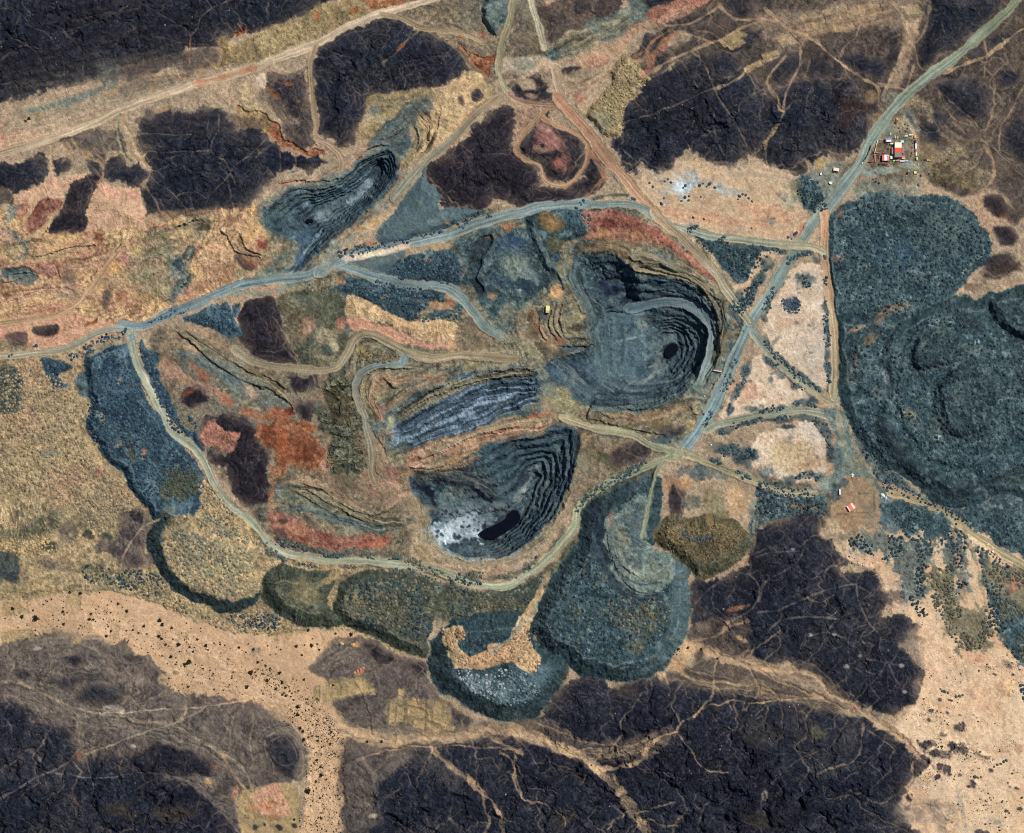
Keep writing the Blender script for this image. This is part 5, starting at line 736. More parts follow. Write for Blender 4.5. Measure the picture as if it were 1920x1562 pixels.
V('182,345 193,330 195,318 192,300 184,290 176,280',5,(166,132,108),.8); V('262,352 273,342 282,326 275,310',6,(160,134,106),.85); V('270,340 280,360 292,378 300,400',5,(150,128,106),.7)
V('00|860,820 850,920 860,1030 890,1120 940,1160',6,(136,138,110),.9, dip=2); V('00|870,830 920,920 960,1020 1010,1110 1050,1200',8,(164,138,104),.85, dip=1); V('00|930,1080 980,1140',5,(150,132,100),.8)
for s, wd in (('00|455,1040 510,1110',7),('00|520,1000 560,1060',6),('00|580,1110 670,1090',7),('00|390,1010 370,1110 390,1200',4),('00|600,1090 640,1140 720,1160 745,1210',5),('00|1095,600 1105,680',6),('00|1130,800 1230,770',8),('00|960,640 910,740',3),('00|780,660 860,640',7),('00|250,840 310,820',7),('00|1060,575 1250,550',6),('00|1270,560 1380,560',6),('00|1430,540 1510,480',5),('00|1480,420 1560,490',4)):
    V(s, wd, (162,132,96),.75, dip=.8, warp=1)
for s in ('01|700,200 740,260 760,320','01|450,310 520,360 600,390','01|920,480 900,580 860,680','01|960,480 980,620','01|1060,430 1130,540 1140,600','01|1450,440 1400,530 1360,600','01|1240,560 1330,480 1440,390','01|1100,440 1250,410 1400,400','01|420,500 520,500 640,520','01|640,560 720,640 690,760','01|780,700 830,640 920,560','11|0,700 60,850 180,940','01|1500,1130 1700,1110 1800,1090','01|1490,1150 1480,1340'):
    V(s, 2, T1,.5, dip=.7)
V('01|930,480 920,440 1020,370 1060,320 1130,250 1190,210',4,(130,108,84),.7); V('01|1020,360 1060,320',6,(150,94,62),.9); V('01|1190,190 1290,260 1380,310 1450,370 1550,490',6,(136,112,88),.7)
# crossings north east
for s, wd, st in (('02|1000,520 1100,450 1250,380 1400,320 1480,290 1600,230 1720,170 1800,150',7,.85),('02|1460,640 1560,600 1660,540 1700,480 1800,440 1920,400',6,.8),('02|760,900 900,850 1100,790 1300,700 1450,640',3.5,.55),('02|1300,370 1370,440 1420,560 1460,650 1530,760 1620,900 1700,1060',3.5,.6),('02|1540,790 1640,740 1800,640',3,.5),('02|1920,460 1850,540 1830,600 1900,700',4.5,.75),('02|1900,910 1850,980 1780,1080 1720,1130',4.5,.75),('02|1850,990 1820,1080 1840,1180',4,.75),('02|1470,780 1440,900 1380,980',3,.5),('02|1450,900 1480,1020 1540,1130',3,.5),('02|1230,440 1290,560 1330,620',2.5,.45),('02|800,1080 900,1170 930,1200',2.5,.5),('02|1480,30 1560,100 1620,140 1780,130 1900,150',6,.85),('02|1480,60 1380,120 1250,180 1100,180',5,.75),('02|1200,230 1350,270 1450,310',5,.7),('02|1340,220 1450,240 1540,310',4,.6),
                   ('03|60,60 200,190 330,240 420,300 520,390 620,470 740,550 840,610 960,620 1080,650',7,.9),('03|840,610 880,660 870,760',6,.8),('03|310,340 300,470 230,620 180,800',5,.75),('03|200,400 100,530 70,600 150,690 160,790 190,800 130,940 70,1000 0,1070',6,.75),('03|70,1010 60,1080 70,1180',4.5,.8),('03|190,800 250,740 310,720',3.5,.6),('03|380,420 340,560',4,.5),('03|600,400 640,330 710,270 740,190 860,120',4.5,.75),('03|970,0 1040,110 1080,200 1110,280 1060,350',7,.75),('03|1040,370 1000,480 950,590',7,.85),('03|950,600 920,660 890,700',6,.8),('03|1130,460 1100,560 1075,640',5,.8),('03|1130,250 1140,400 1170,480 1240,520',4,.7),('03|1250,20 1210,200 1130,330',6,.6),
                   ('03|1340,520 1500,460 1640,400 1750,330 1850,250 1920,200',8,.9),('03|1640,300 1650,400 1640,560',3.5,.7),('03|1640,480 1700,560 1700,800 1640,950',4.5,.6),('03|1920,620 1860,740 1760,920 1740,1080',4.5,.7),('03|1640,1060 1700,1150 1690,1280 1640,1360 1580,1500',7,.7),('03|1300,620 1330,740 1420,850 1530,900',4,.5),('03|1520,860 1600,940 1700,900',4,.5),('03|1420,880 1500,960',5,.45),('03|1760,1400 1850,1500',6,.6),('03|960,280 1040,240',3,.5),('03|560,640 640,560',3,.4),('03|1330,160 1360,260 1430,330',3,.5),('03|1540,1370 1640,1330',4,.5)):
    V(s, wd, T4 if wd >= 5 else T2, st, dip=.5)
V('02|860,420 960,360 1050,270 1130,220',6,(168,116,84),.8); V('02|980,460 1060,330 1130,270 1190,250',9,(170,120,86),.75); V('02|200,40 330,30 480,0',3,(150,98,78),.7); V('02|330,300 480,230 600,190 760,150',7,(156,146,112),.7); V('02|1000,330 940,430 900,450',7,(166,116,88),.7)
for s in ('02|1420,150 1380,160 1300,200','02|1000,350 1060,380 1120,420','02|1050,240 1090,270','02|500,100 620,130 770,120','02|240,160 400,180 560,100','02|300,200 260,260'):
    V(s, 3, T2,.5)
# black hill of the south east: white tracks
W1 = (128,120,116)
for s, wd in (('33|790,0 880,110 880,200 920,290 960,340 980,400 1020,460 1050,540',3.2),('33|800,30 700,60 660,130 650,220 665,320 640,400 650,520',2.6),('33|550,110 650,130',2.6),('33|360,120 480,90 550,110',2.2),('33|790,60 740,150 745,260 780,290 785,380 785,500',2.4),('33|670,320 740,280',2.4),('33|760,275 860,290 930,320',2.4),('33|700,580 790,490 900,370 930,320',2.4),('33|780,370 850,390',2),('33|960,330 1040,200 1150,170',2.6),('33|560,20 490,110',2),('33|360,300 300,330',3),('33|880,560 820,640',3),('33|820,480 880,560',2),('33|640,520 660,570',2.4),('33|690,340 740,370',2)):
    V(s, wd, W1,.7)
for s, wd in (('23|0,1410 150,1400 350,1310 500,1250 720,1210',4),('23|90,1536 200,1460 400,1450 590,1460',4),('23|720,1220 740,1370 790,1470 850,1536',3.5),('23|0,1010 120,980 330,970',2.4),('23|330,970 280,1060 170,1130 60,1200 10,1340',3),('23|540,900 540,1020 570,1080',2.6),('23|640,1240 600,1370 520,1450',3),('23|720,1220 850,1290',3),('23|590,1130 700,1220',4),('22|1780,700 1750,900 1720,1060 1710,1140 1620,1120',3),('22|1710,1140 1780,1240 1740,1380 1560,1480',4),('22|1750,990 1870,940',2.4),('22|1780,1240 1860,1160',3),('22|1300,1370 1450,1220 1560,1170',3),('23|500,880 560,980 600,1060',3),('23|350,1300 450,1340 560,1290',2.5)):
    V(s, wd, (132,118,104),.65, dip=.6)
for x, y, r in ((1565,1190,4),(1614,1230,5),(1690,1248,6),(1696,1297,5),(1587,1250,4),(1520,1190,5),(1345,1420,0),(1350,1405,3),(1430,1492,0),(1486,1030,3),(1436,1255,0)):
    if r: B(x, y, r, r * .8,0,(170,162,154),.7)
B(1434,1492,6,12,10,(134,126,118),.8); B(1620,1205,5,3,0,(140,118,100),.7); B(1720,1290,6,18,0,(120,108,98),.4); B(1680,1120,30,14,10,(88,80,76),.6); B(1700,1190,20,12,0,(92,84,78),.5)
# braided wadis in the south
SA = (176,147,113)
for s, wd, st in (('31|460,560 540,640 620,740 760,810 900,850 1100,860 1250,830 1400,850 1550,820 1700,790 1900,790',17,.85),('31|560,800 700,850 900,890 1050,880',9,.7),('32|0,800 150,830 280,880 400,940 500,990 580,1060 660,1110 740,1190 800,1260 850,1350 900,1420 950,1500 980,1560',16,.9),('32|640,1070 750,1070 880,1040 950,1000 960,930 1020,880 1100,830 1180,810',9,.85),('32|1180,810 1210,760 1300,690 1400,640 1480,600 1630,580 1750,600 1900,590',3.5,.75),('32|1180,830 1260,910 1310,970 1340,1020 1440,1090 1560,1100',3.5,.7),('32|700,910 800,905 900,890 980,850',2.6,.7),('32|720,920 780,830 790,740 850,640',3.5,.55),('32|170,740 330,800 450,860 560,880 660,910',4,.5),('32|480,940 600,930 640,960 600,1030',3.5,.6),('32|560,1000 700,980 800,930',4,.5),('32|860,1370 750,1440 680,1500',3.5,.65),('32|900,1390 1000,1380 1020,1350 1180,1310',3.5,.65),('32|940,1440 1000,1440 1080,1480 1200,1480',3.5,.6),('32|870,1540 920,1470',3,.5),('32|730,1120 770,1190',5,.7),('32|540,1110 500,1190',3,.5),
                  ('31|1250,920 1340,1000 1440,1090 1550,1170 1640,1250 1720,1330 1760,1420 1770,1536',10,.8),('31|1640,1260 1660,1380 1690,1440 1640,1536',4,.6),('31|1770,1430 1900,1460',3,.5),('31|1700,850 1800,900 1900,950 1920,960',8,.7),('31|1750,950 1850,1020 1870,1150 1920,1270',6,.7),('31|1270,930 1200,1080 1150,1220',3,.5),('31|800,980 1000,920 1250,920 1500,910 1900,930',4,.7),('31|720,1020 860,960 900,930',5,.5),
                  ('32|20,960 30,1040 10,1130 30,1220 100,1290 220,1330 310,1370 380,1430 390,1480',4.5,.7),('32|50,1050 120,1200 250,1220 340,1260',3,.55),('32|150,1030 300,1020 420,1080',2,.4),('32|320,1180 420,1130 540,1140',2,.4),('32|1420,660 1480,730 1620,800',3,.4),('32|1640,800 1740,720 1800,650',3,.45),('32|1820,600 1840,700 1820,800',2.4,.45),('32|1560,590 1600,640',3,.45),('32|1660,650 1700,600',4,.5),('32|980,950 1060,970',3,.45),('32|900,1050 980,1090 1080,1090 1130,1120',3,.45),('32|1100,370 1140,460 1140,540',4,.5),('32|1000,430 1010,520 970,580',3,.4),
                  ('32|1200,370 1280,420 1400,450 1600,460 1760,480 1900,520',6,.7),('32|1480,290 1450,400 1460,500 1440,580 1350,660 1300,700',4.5,.7),('32|1380,200 1460,260 1560,290 1700,320 1920,360',13,.85),('32|1700,320 1760,450 1780,500 1750,570',5,.6),('32|1770,500 1850,530 1920,570',5,.6),('32|1750,560 1820,510',3,.5),('32|1700,280 1760,200 1880,120 1920,80',5,.6),('32|1300,130 1480,120 1580,30 1700,0',6,.6),('32|1640,270 1700,220',6,.6),('32|1470,480 1530,560',3,.5),
                  ('33|0,340 150,370 300,370 380,390 440,440 500,520 580,560 680,600 780,670 860,730 960,800 1040,850',9,.9),('33|0,360 120,420 250,470 350,520 480,570 620,640 720,680',5,.7),('33|0,600 200,580 350,560 480,570',4.5,.7),('33|100,500 160,560 180,680 180,850',3,.5),('33|240,600 290,680 300,780',3,.45),('33|0,690 50,620',3,.5),('33|290,660 370,700 400,760 400,880',3,.5),('33|640,720 580,830 520,940',3,.5),('33|770,760 760,880 720,1000 600,1040 480,1080',4,.6),('33|800,790 900,860 980,930',3,.6),('33|1040,850 1120,910 1150,970 1110,1050 1110,1150 1070,1210',6,.85),('33|1170,980 1280,1080 1340,1120',6,.8),('33|990,930 960,1010 960,1090 880,1150 840,1190',3,.5),('33|500,1080 420,1110',3,.4),('33|480,1180 500,1290 700,1270 760,1360 900,1440 1000,1480 1080,1530',3,.5),('33|90,1190 200,1100 320,1000 440,950',3,.45),('33|560,1300 640,1280',2,.4),('33|930,1180 990,1250 1000,1290',2,.4)):
    V(s, wd, SA, st, warp=4, dip=1.2)
B(1530,1375,12,16,-10,(104,100,78),.6); B(1545,1380,8,12,20,(94,92,72),.5); B(1420,1540,40,20,0,(86,74,62),.4); B(1060,1530,26,20,0,(84,74,60),.4); B(1420,1370,40,30,40,(84,78,66),.35); B(1180,1300,30,18,30,(84,74,60),.4); B(1585,1335,16,6,20,(150,134,106),.7); B(1025,1215,0.1,0.1,0,(0,0,0),0)
B(1295,1215,22,14,10,(200,164,122),.85); B(1270,1245,16,14,-40,(194,156,114),.8); B(1345,1222,18,9,20,(196,160,118),.8); B(1320,1175,20,12,10,(132,118,106),.6); B(1320,1150,16,14,0,(120,108,98),.4); B(1388,1197,16,6,30,(176,144,108),.9); B(1360,1178,5,16,30,(168,140,106),.8); B(1385,1140,18,5,-15,(160,110,80),.8)
# bottom left
for s, wd, st, c in (('30|0,440 150,460 300,530 450,590 600,650 800,690 1000,720 1220,760 1350,810 1480,890 1600,960 1720,1040 1790,1120 1830,1280',6,.8,(156,138,112)),('30|700,670 870,670 1000,660 1300,640 1470,630 1640,600',3.5,.8,(172,156,134)),('30|1640,600 1800,570 1920,540',5,.7,(206,168,126)),('30|600,970 780,910 900,860 1050,810 1220,760 1380,690 1480,630',4,.85,(164,144,118)),('30|0,1290 150,1210 220,1160 350,1100 540,1000',5,.7,(124,114,106)),('30|370,1100 480,1110 600,1140 780,1130 900,1120 1020,1100 1130,1110 1280,1130 1400,1190 1480,1270 1580,1370 1660,1460 1720,1536',3.2,.7,(136,126,116)),('30|660,1410 820,1330 900,1260 1050,1180 1150,1130',2.6,.6, T1),('30|480,620 550,740 580,800 570,880 610,990 650,1110 680,1240',4,.6, T2),('30|610,640 630,740 600,830',2.6,.7, T2),('30|1210,500 1060,600 960,720 920,850 900,950 860,1060 900,1140',4.5,.6,(140,120,98)),('30|900,950 980,1040 1020,1110 1040,1200 1000,1300',3,.5, T1),('30|1640,660 1640,760 1600,900',3,.6, T2),('30|1820,650 1830,750 1800,880 1820,1000 1800,1080',4,.55, T2),('30|1480,560 1490,680 1540,730 1510,850',3,.45, T1),('30|1600,960 1700,1120 1800,1250 1850,1360',5,.75,(160,128,98)),('30|100,320 80,400 200,470',4,.7, T2),('30|0,760 180,750 280,790 340,840 380,920',2.2,.5, T3),('30|340,840 350,720',2,.4, T3),('30|180,880 240,990 250,1110',2.2,.4, T3),('30|250,1140 260,1230 340,1260 420,1210',2.2,.4, T3),('30|1440,1260 1420,1360 1380,1440',2.6,.5, T1),('30|1640,1470 1560,1490',2.6,.5, T1),('30|560,1040 580,1110',2,.5, T1),('30|340,1390 270,1500 250,1536',2.4,.5, T1),('30|0,1440 100,1460 160,1420',2.2,.4, T3),('30|1260,480 1330,560 1330,680 1290,720',6,.7,(170,146,112)),('30|1500,890 1650,960 1760,1060',3,.4, T2),('30|780,1150 860,1250 900,1290',2.2,.4, T1),('30|1000,460 1080,560',3,.4, T2),('30|1170,1120 1250,1150 1250,1110',2,.4, T1),('30|300,800 420,850 520,870',2.2,.4, T3)):
    V(s, wd, c, st, warp=2.5, dip=.4)
for x, y, rx, ry, a, c in ((148,1416,7,9,30,(150,92,66)),(404,1438,4,12,5,(138,88,66)),(391,1465,7,10,20,(166,132,98)),(442,1483,5,12,20,(174,128,100)),(70,1216,12,4,-10,(172,158,140)),(230,1335,8,6,0,(190,172,146)),(250,1400,6,5,0,(160,152,146)),(262,1275,14,12,20,(134,122,110)),(215,1328,22,6,0,(140,128,116)),(330,1262,7,7,0,(140,116,92)),(142,1200,9,8,20,(170,146,108)),(315,1275,16,12,0,(176,150,118)),(350,1190,6,14,20,(158,134,104)),(74,1423,5,9,-20,(128,112,100)),(63,1353,4,4,0,(150,112,90)),(140,1500,26,5,50,(100,82,76)),(60,1410,10,4,40,(110,98,92)),(40,1420,9,4,30,(100,90,88)),(230,1520,40,20,20,(70,62,56)),(320,1530,50,20,0,(76,68,60)),(640,1202,20,7,5,(152,122,92)),(614,1210,8,6,0,(164,138,104)),(670,1208,6,6,0,(196,154,106)),(674,1262,12,5,-30,(178,124,90)),(480,1218,9,7,0,(132,120,104)),(700,1530,8,5,0,(180,162,130)),(650,1495,5,5,0,(172,144,106)),(630,1450,9,7,40,(150,124,94))):
    B(x, y, rx, ry, a, c, .75)
for s_, c_ in (('499,1384 526,1369 553,1384 568,1412 568,1440 552,1468 528,1460 504,1430 497,1402 499,1384',(150,138,122)),('506,1392 528,1380 546,1394 556,1416 550,1432 530,1434 512,1418 506,1396',(128,120,110)),('490,1372 524,1358 560,1376 578,1408 578,1446 556,1476',(142,128,112))):
    V(s_, 2.6, c_, .8, warp=2)
# ruined plots in the south and their low banks
P('726,1314 762,1308 800,1312 834,1314 846,1342 838,1370 800,1372 770,1356 726,1356','field', e=3, warp=4, alpha=.6); P('608,1278 668,1272 696,1280 694,1300 640,1310 606,1312','field', e=3, warp=4, alpha=.6)
for k in range(12):
    V('%d,%d %d,%d' % (730 + k * 9,1314 + (k * 7) % 5,727 + k * 9,1352 + (k * 5) % 16),1.6,(98,86,66),.8, warp=1)
    V('%d,%d %d,%d' % (612 + k * 7,1278,611 + k * 7,1308 - k % 4),1.5,(108,96,74),.7, warp=1)
for k in range(5):
    V('728,%d 842,%d' % (1318 + k * 11,1326 + k * 11),1.6,(104,90,68),.7, warp=1)
for q in ('640,1278 668,1274 690,1280 692,1296 640,1308 622,1308','620,1280 640,1278 640,1305 612,1308','732,1318 744,1318 741,1352 729,1352','744,1325 760,1322 757,1355 742,1354','763,1312 800,1316 798,1328 764,1322','766,1324 800,1332 797,1348 762,1342','803,1334 814,1336 810,1352 803,1350','817,1314 832,1316 828,1340 840,1345 835,1362 812,1352','834,1338 844,1342 838,1368 828,1366','776,1350 800,1352 796,1368 774,1364','800,1352 826,1366 822,1374 800,1362','748,1290 758,1292 756,1312 746,1312','770,1308 790,1310 788,1316 770,1314','840,1358 856,1360 850,1370 838,1368','695,1290 706,1290 705,1304 694,1304','735,1376 745,1380 742,1400 736,1400','793,1372 804,1374 802,1384 794,1384','585,1290 600,1284 600,1318 586,1316'):
    P(q, 'field', e=1.2, warp=1.5, smooth_n=1, ragged=.6, sink=1.0)
for s in ('728,1318 726,1354','744,1322 741,1354','760,1314 757,1356','763,1322 800,1332','800,1314 797,1368','803,1350 840,1368','762,1342 797,1346','763,1312 762,1345'):
    V(s, 2,(96,84,62),.6, warp=1)
P('450,1490 466,1482 500,1472 522,1468 548,1474 562,1500 560,1562 560,1640 470,1640 452,1562','field', e=3, warp=3); P('470,1495 500,1476 520,1470 535,1500 545,1525 500,1530 480,1520','pink', e=3, warp=3); B(500,1512,30,12,-10,(176,120,84),.7); B(515,1530,26,9,-10,(166,112,80),.6)
for s in ('478,1500 498,1520','488,1494 502,1516','502,1488 520,1515','514,1482 528,1512','526,1478 545,1515','466,1500 478,1528','455,1512 470,1530','450,1535 500,1530','500,1540 540,1532','512,1545 524,1565','475,1540 488,1565'):
    V(s, 1.8,(110,86,62),.6, warp=1)
for x, y, rx, ry in ((478,1550,9,7),(496,1546,5,7),(470,1545,4,2),(524,1552,7,5),(552,1548,6,5),(440,1540,10,7)):
    B(x, y, rx, ry, 30,(52,50,56),.85)
V('452,1468 465,1490 482,1515 495,1535 510,1570',4,(168,142,110),.8)
for q in ('30,1095 60,1092 58,1108 30,1112','62,1110 108,1100 106,1116 64,1124','28,1108 48,1106 46,1124 28,1124','8,1100 26,1098 26,1108 8,1110','124,1120 140,1112 152,1120 150,1144 128,1142','60,1090 90,1082 92,1096 62,1100','0,1130 30,1128 60,1150 0,1160','0,1186 60,1178 70,1196 0,1205','62,1060 76,1056 76,1080 62,1080','215,1172 226,1172 222,1200 208,1200','510,1185 522,1184 522,1205 510,1206','530,1190 545,1180 548,1190 535,1205'):
    P(q, 'field', e=1.5, warp=2, smooth_n=1, sink=.8, alpha=.75)
for s in ('46,1080 50,1110 52,1140 57,1165','108,1096 103,1118','5,1130 15,1155','22,1140 30,1160','0,1192 10,1215','10,1190 15,1212','20,1188 28,1206','34,1186 42,1200','80,1180 84,1195','210,1170 206,1198','126,1118 124,1140','152,1118 150,1145','55,1092 108,1096','38,1118 36,1108 50,1104','528,1192 536,1204','600,1186 610,1202'):
    V(s, 1.8,(120,102,78),.6, warp=1)
V('0,1185 30,1172 70,1168 110,1158 150,1154 190,1156 220,1168 240,1176 300,1200',6,(188,156,118),.6)
# outcrops and stains on the south eastern sand
for x, y, rx, ry, a, st in ((1735,1400,15,11,20,.95),(1752,1410,9,8,0,.9),(1766,1412,16,8,25,.6),(1748,1393,10,6,30,.6),(1788,1398,15,10,30,.95),(1805,1405,14,9,20,.75),(1835,1415,18,5,22,.5),(1850,1420,8,5,20,.6),(1728,1435,11,16,0,.9),(1716,1430,5,14,0,.8),(1735,1422,12,4,35,.8),(1762,1437,6,6,0,.85),(1775,1442,7,8,20,.85),(1781,1452,5,4,0,.8),(1756,1457,6,5,20,.95),(1825,1468,9,8,30,.9),(1816,1474,4,3,0,.8),(1905,1477,7,5,20,.9),(1895,1475,5,3,0,.9),(1799,1454,3,3,0,.7),(1912,1516,6,4,0,.9),(1887,1521,4,3,0,.85),(1858,1445,6,5,30,.8),(1801,1364,11,7,0,.7),(1768,1378,7,5,20,.6),(1746,1332,6,4,0,.85),(1776,1336,7,4,30,.8),(1743,1350,6,4,20,.7),(1763,1344,6,3,-20,.6),(1762,1312,4,5,0,.8),(1783,1313,7,3,20,.6),(1864,1264,6,2.5,20,.7),(1900,1265,4,3,0,.6),(1852,1250,10,5,30,.3),(1890,1245,14,7,30,.4),(1705,1495,6,8,0,.9),(1703,1515,6,6,0,.7),(1745,1505,12,8,0,.3),(1850,1562,10,4,0,.8),(1835,1560,8,5,0,.8),(1776,1537,5,2.5,30,.7),(1800,1341,5,2,20,.7),(1826,1340,3,2,0,.5),(1650,1062,0.1,.1,0,0)):
    B(x, y, rx, ry, a, (74,68,70), st, rough=1.6); Zw = window(np.array([[x - rx, y - ry],[x + rx, y + ry]]),6); Z[Zw] += (min(rx, ry) * .35 * np.exp(-(((X[Zw] - x) / rx) ** 2 + ((Y[Zw] - y) / ry) ** 2)))
B(1740,1530,60,26,10,(140,124,112),.6); B(1805,1525,5,40,-12,(158,148,138),.6); B(1880,1545,30,5,20,(168,156,144),.5); B(1720,1470,26,12,20,(172,150,128),.5); B(1840,1310,40,26,20,(202,158,122),.4); B(1830,1240,30,9,5,(196,142,108),.6); B(1880,1290,20,12,30,(188,146,116),.5); B(1868,1410,40,9,15,(196,154,122),.6); B(1908,1405,7,9,0,(166,120,90),.5); B(1893,1287,9,14,0,(222,184,132),.8); B(1650,1060,30,10,25,(204,166,128),.8)
V('1895,1430 1892,1450 1902,1465 1925,1475',4,(190,148,116),.6); V('1700,1478 1716,1505 1745,1530 1790,1562',5,(206,160,118),.7); V('1760,1500 1790,1520 1810,1545',5,(206,166,124),.6); V('1860,1510 1900,1500 1925,1494',3,(208,170,128),.5); V('1712,1512 1760,1508',3,(206,170,130),.6); V('1728,1512 1750,1540 1765,1565',2,(184,164,142),.5)
# rubble spread between the tipped rows of the south east
for q in ('1590,1012 1640,1000 1700,1005 1745,1005 1752,1030 1740,1070 1735,1110 1712,1130 1690,1110 1690,1080 1650,1050 1610,1035','1665,950 1700,945 1760,965 1800,990 1810,1050 1820,1100 1790,1110 1780,1060 1735,1000 1690,1000','1800,1000 1830,1030 1870,1110 1930,1150 1930,1230 1905,1235 1880,1190 1850,1140 1840,1070','1740,960 1800,975 1900,1030 1930,1050 1930,990 1890,945 1830,962'):
    P(q, 'teal', e=6, warp=14, ragged=9, alpha=.7)
P('1745,1080 1790,1050 1795,1120 1850,1150 1860,1190 1830,1215 1795,1210 1765,1160 1745,1110','oldump', e=6, warp=14, ragged=9, alpha=.7)
# ------------------------------------------------------------------ roads
def road(label, s, wd, c0, c1=None, **k):
    return R(s, wd, c0, c1, ident=new_id('dirt_road', label, 'dirt roads of the mine'), **k)
road('broad tan highway crossing the north western corner','-60,302 0,288 104,258 167,234 224,206 281,185 333,169 365,156 443,138 495,118 532,104 595,81 647,52 701,29 740,18 792,3 870,-24',13,(176,156,128),(184,164,138))
V('365,158 443,138 475,127',10,(176,122,92),.8); V('488,114 532,98 595,75 647,46 701,23 740,12',2.5,(206,186,160),.8); V('0,275 60,262 110,248 200,218',6,(190,166,134),.5)
road('thin tan road running south past the mottled knoll','592,86 586,105 583,130 585,160 587,195 590,215 594,235 592,255 597,262 612,268 625,278 636,290 642,305 640,318',8,(150,128,104))
road('curving tan road over the northern rim of the black hill','718,28 745,32 770,42 790,52 820,56 850,60 880,68 905,80',8,(150,132,104))
road('dirt lane running down past the oval heap to the pale junction','965,-20 955,40 945,70 938,100 935,130 945,160 955,175',10,(150,142,112))
road('pale straight airstrip line at the top edge','995,-20 998,5 1007,39 1020,90',10,(184,176,150), berm=.2)
road('tan road under the dark hill towards the yellow tip','935,182 900,208 866,243 840,268 812,290 790,312 770,335 752,355 738,372',11,(146,130,104),(124,130,116))
road('purple grey road north of the pale pit hill','1040,130 1048,160 1055,190',12,(164,142,116)); road('loop road round the pink topped hill','1052,195 1030,203 1007,224 986,247 973,268 968,284 986,299 1012,310 1020,333 1038,346 1064,346 1085,328 1098,307 1103,281 1098,266 1075,247 1046,237 1017,221',8,(160,128,100),(156,122,94))
road('grey road from the top junction to the red slope','955,178 985,190 1020,195 1045,195',9,(146,118,100))
road('broad reddish road descending towards the camp plain','1045,185 1059,198 1085,229 1106,253 1127,281 1147,307 1173,336 1194,362 1215,385 1232,400',17,(166,124,98),(168,136,108)); V('1105,280 1125,310 1133,330',10,(158,112,88),.8); V('1133,332 1115,352 1095,372',7,(166,118,88),.8); V('1075,215 1090,245',6,(172,122,94),.7); V('1146,326 1160,345 1178,370',4,(72,80,76),.7); V('1110,372 1150,366 1178,368',6,(70,78,72),.8); V('1118,376 1150,374 1175,377',4,(196,150,108),.8)
NE1 = road('long teal tinted road from the upper right corner past the camp','1935,-30 1907,0 1876,34 1826,78 1785,112 1738,146 1701,177 1675,206 1649,240 1628,273 1613,307 1592,336 1566,370 1542,398',14,(132,140,112),(122,138,134), width2=20)
V('1660,228 1672,250 1670,262',8,(130,142,132),.6); V('1612,318 1640,322 1680,316 1705,308',14,(134,146,134),.75); B(1635,325,24,9,-12,(132,146,138),.7)
road('blue grey haul road slanting down the eastern rim of the great pit','1542,398 1520,428 1498,462 1470,505 1440,556 1408,606 1385,655 1362,708 1335,764 1306,812 1278,848',17,(128,142,134),(116,138,142), width2=20)
road('pinkish road running south past the northern teal heap','1545,400 1549,420 1546,470 1551,520 1556,560 1561,600 1566,650 1566,700 1564,745',13,(196,148,116),(164,154,122)); V('1551,560 1560,600 1566,640',5,(188,172,130),.6)
road('pale road along the north rim towards the road crossing','1095,380 1130,383 1165,382 1200,388 1250,418 1290,430 1340,443 1400,450 1460,458 1520,463 1545,474',12,(118,140,140),(160,154,124))
road('tan road following the upper rim of the great pit','1225,396 1240,412 1272,440 1309,476 1338,507 1361,544 1387,577 1406,604',13,(166,142,112),(150,148,126))
road('short road slanting from the crossing to the southern junction','1412,622 1450,668 1480,698 1520,730 1552,754',13,(130,142,130),(160,150,120))
road('curved road around the southern road island','1325,806 1350,793 1400,783 1440,775 1490,770 1530,772 1565,782',14,(138,142,122))
P('1542,770 1580,770 1600,830 1640,900 1665,925 1650,940 1610,925 1570,930 1548,922 1540,912 1560,885 1566,830 1556,795','tealg', e=4, warp=5); B(1585,850,14,50,-10,(128,136,122),.7); B(1560,905,20,20,0,(132,142,128),.6); V('1500,930 1530,915 1552,905',12,(132,146,138),.7); V('1565,740 1572,780 1578,830',12,(158,150,124),.8); V('1600,860 1625,895 1650,930',14,(142,132,106),.6)
area('bare_yard','bare brown yard with a small house and a white container','1576,897 1602,889 1630,900 1650,926 1650,949 1648,980 1602,990 1587,996 1566,978 1558,962 1564,926','dirtpad', e=3, warp=4); B(1565,925,10,20,20,(72,88,92),.8); B(1580,905,14,9,-35,(68,84,88),.8); B(1658,936,12,8,20,(116,134,136),.8); B(1640,945,4,26,0,(120,106,84),.7); B(1625,925,14,3,0,(92,98,80),.8); V('1566,965 1590,964 1620,962 1645,958',2.5,(112,92,72),.7); V('1640,925 1641,960',2.5,(110,92,70),.7); B(1665,975,16,14,20,(88,106,110),.7); B(1625,1000,60,9,-8,(120,112,90),.5); B(1675,990,12,14,0,(140,158,158),.4)
road('sandy road leaving the yard towards the lower right edge','1668,924 1700,932 1735,945 1772,960 1795,978 1830,1005 1870,1030 1935,1072',11,(170,152,116),(146,138,106)); V('1808,988 1820,1020 1832,1060 1838,1095',5,(128,128,104),.7); V('1838,1095 1848,1135 1862,1165',6,(172,132,104),.7); V('1785,995 1795,1035 1798,1070 1805,1100 1812,1130',9,(176,142,112),.7); B(1900,1095,16,14,20,(176,118,92),.7); B(1888,1102,8,12,10,(130,116,106),.6)
road('tan road from the main junction round the southern island','1283,850 1314,861 1350,876 1403,897 1440,912 1460,921 1488,926 1530,922',11,(152,146,112),(150,142,116))
road('pale road along the saddle between the two large pits','1270,850 1245,842 1220,835 1189,816 1155,809 1116,803 1085,793 1055,782',13,(146,150,120),(162,152,120)); V('1055,782 1010,785 970,790',8,(166,146,110),.7); B(1060,760,26,24,10,(158,150,112),.7); B(1030,730,20,14,30,(134,142,124),.6)
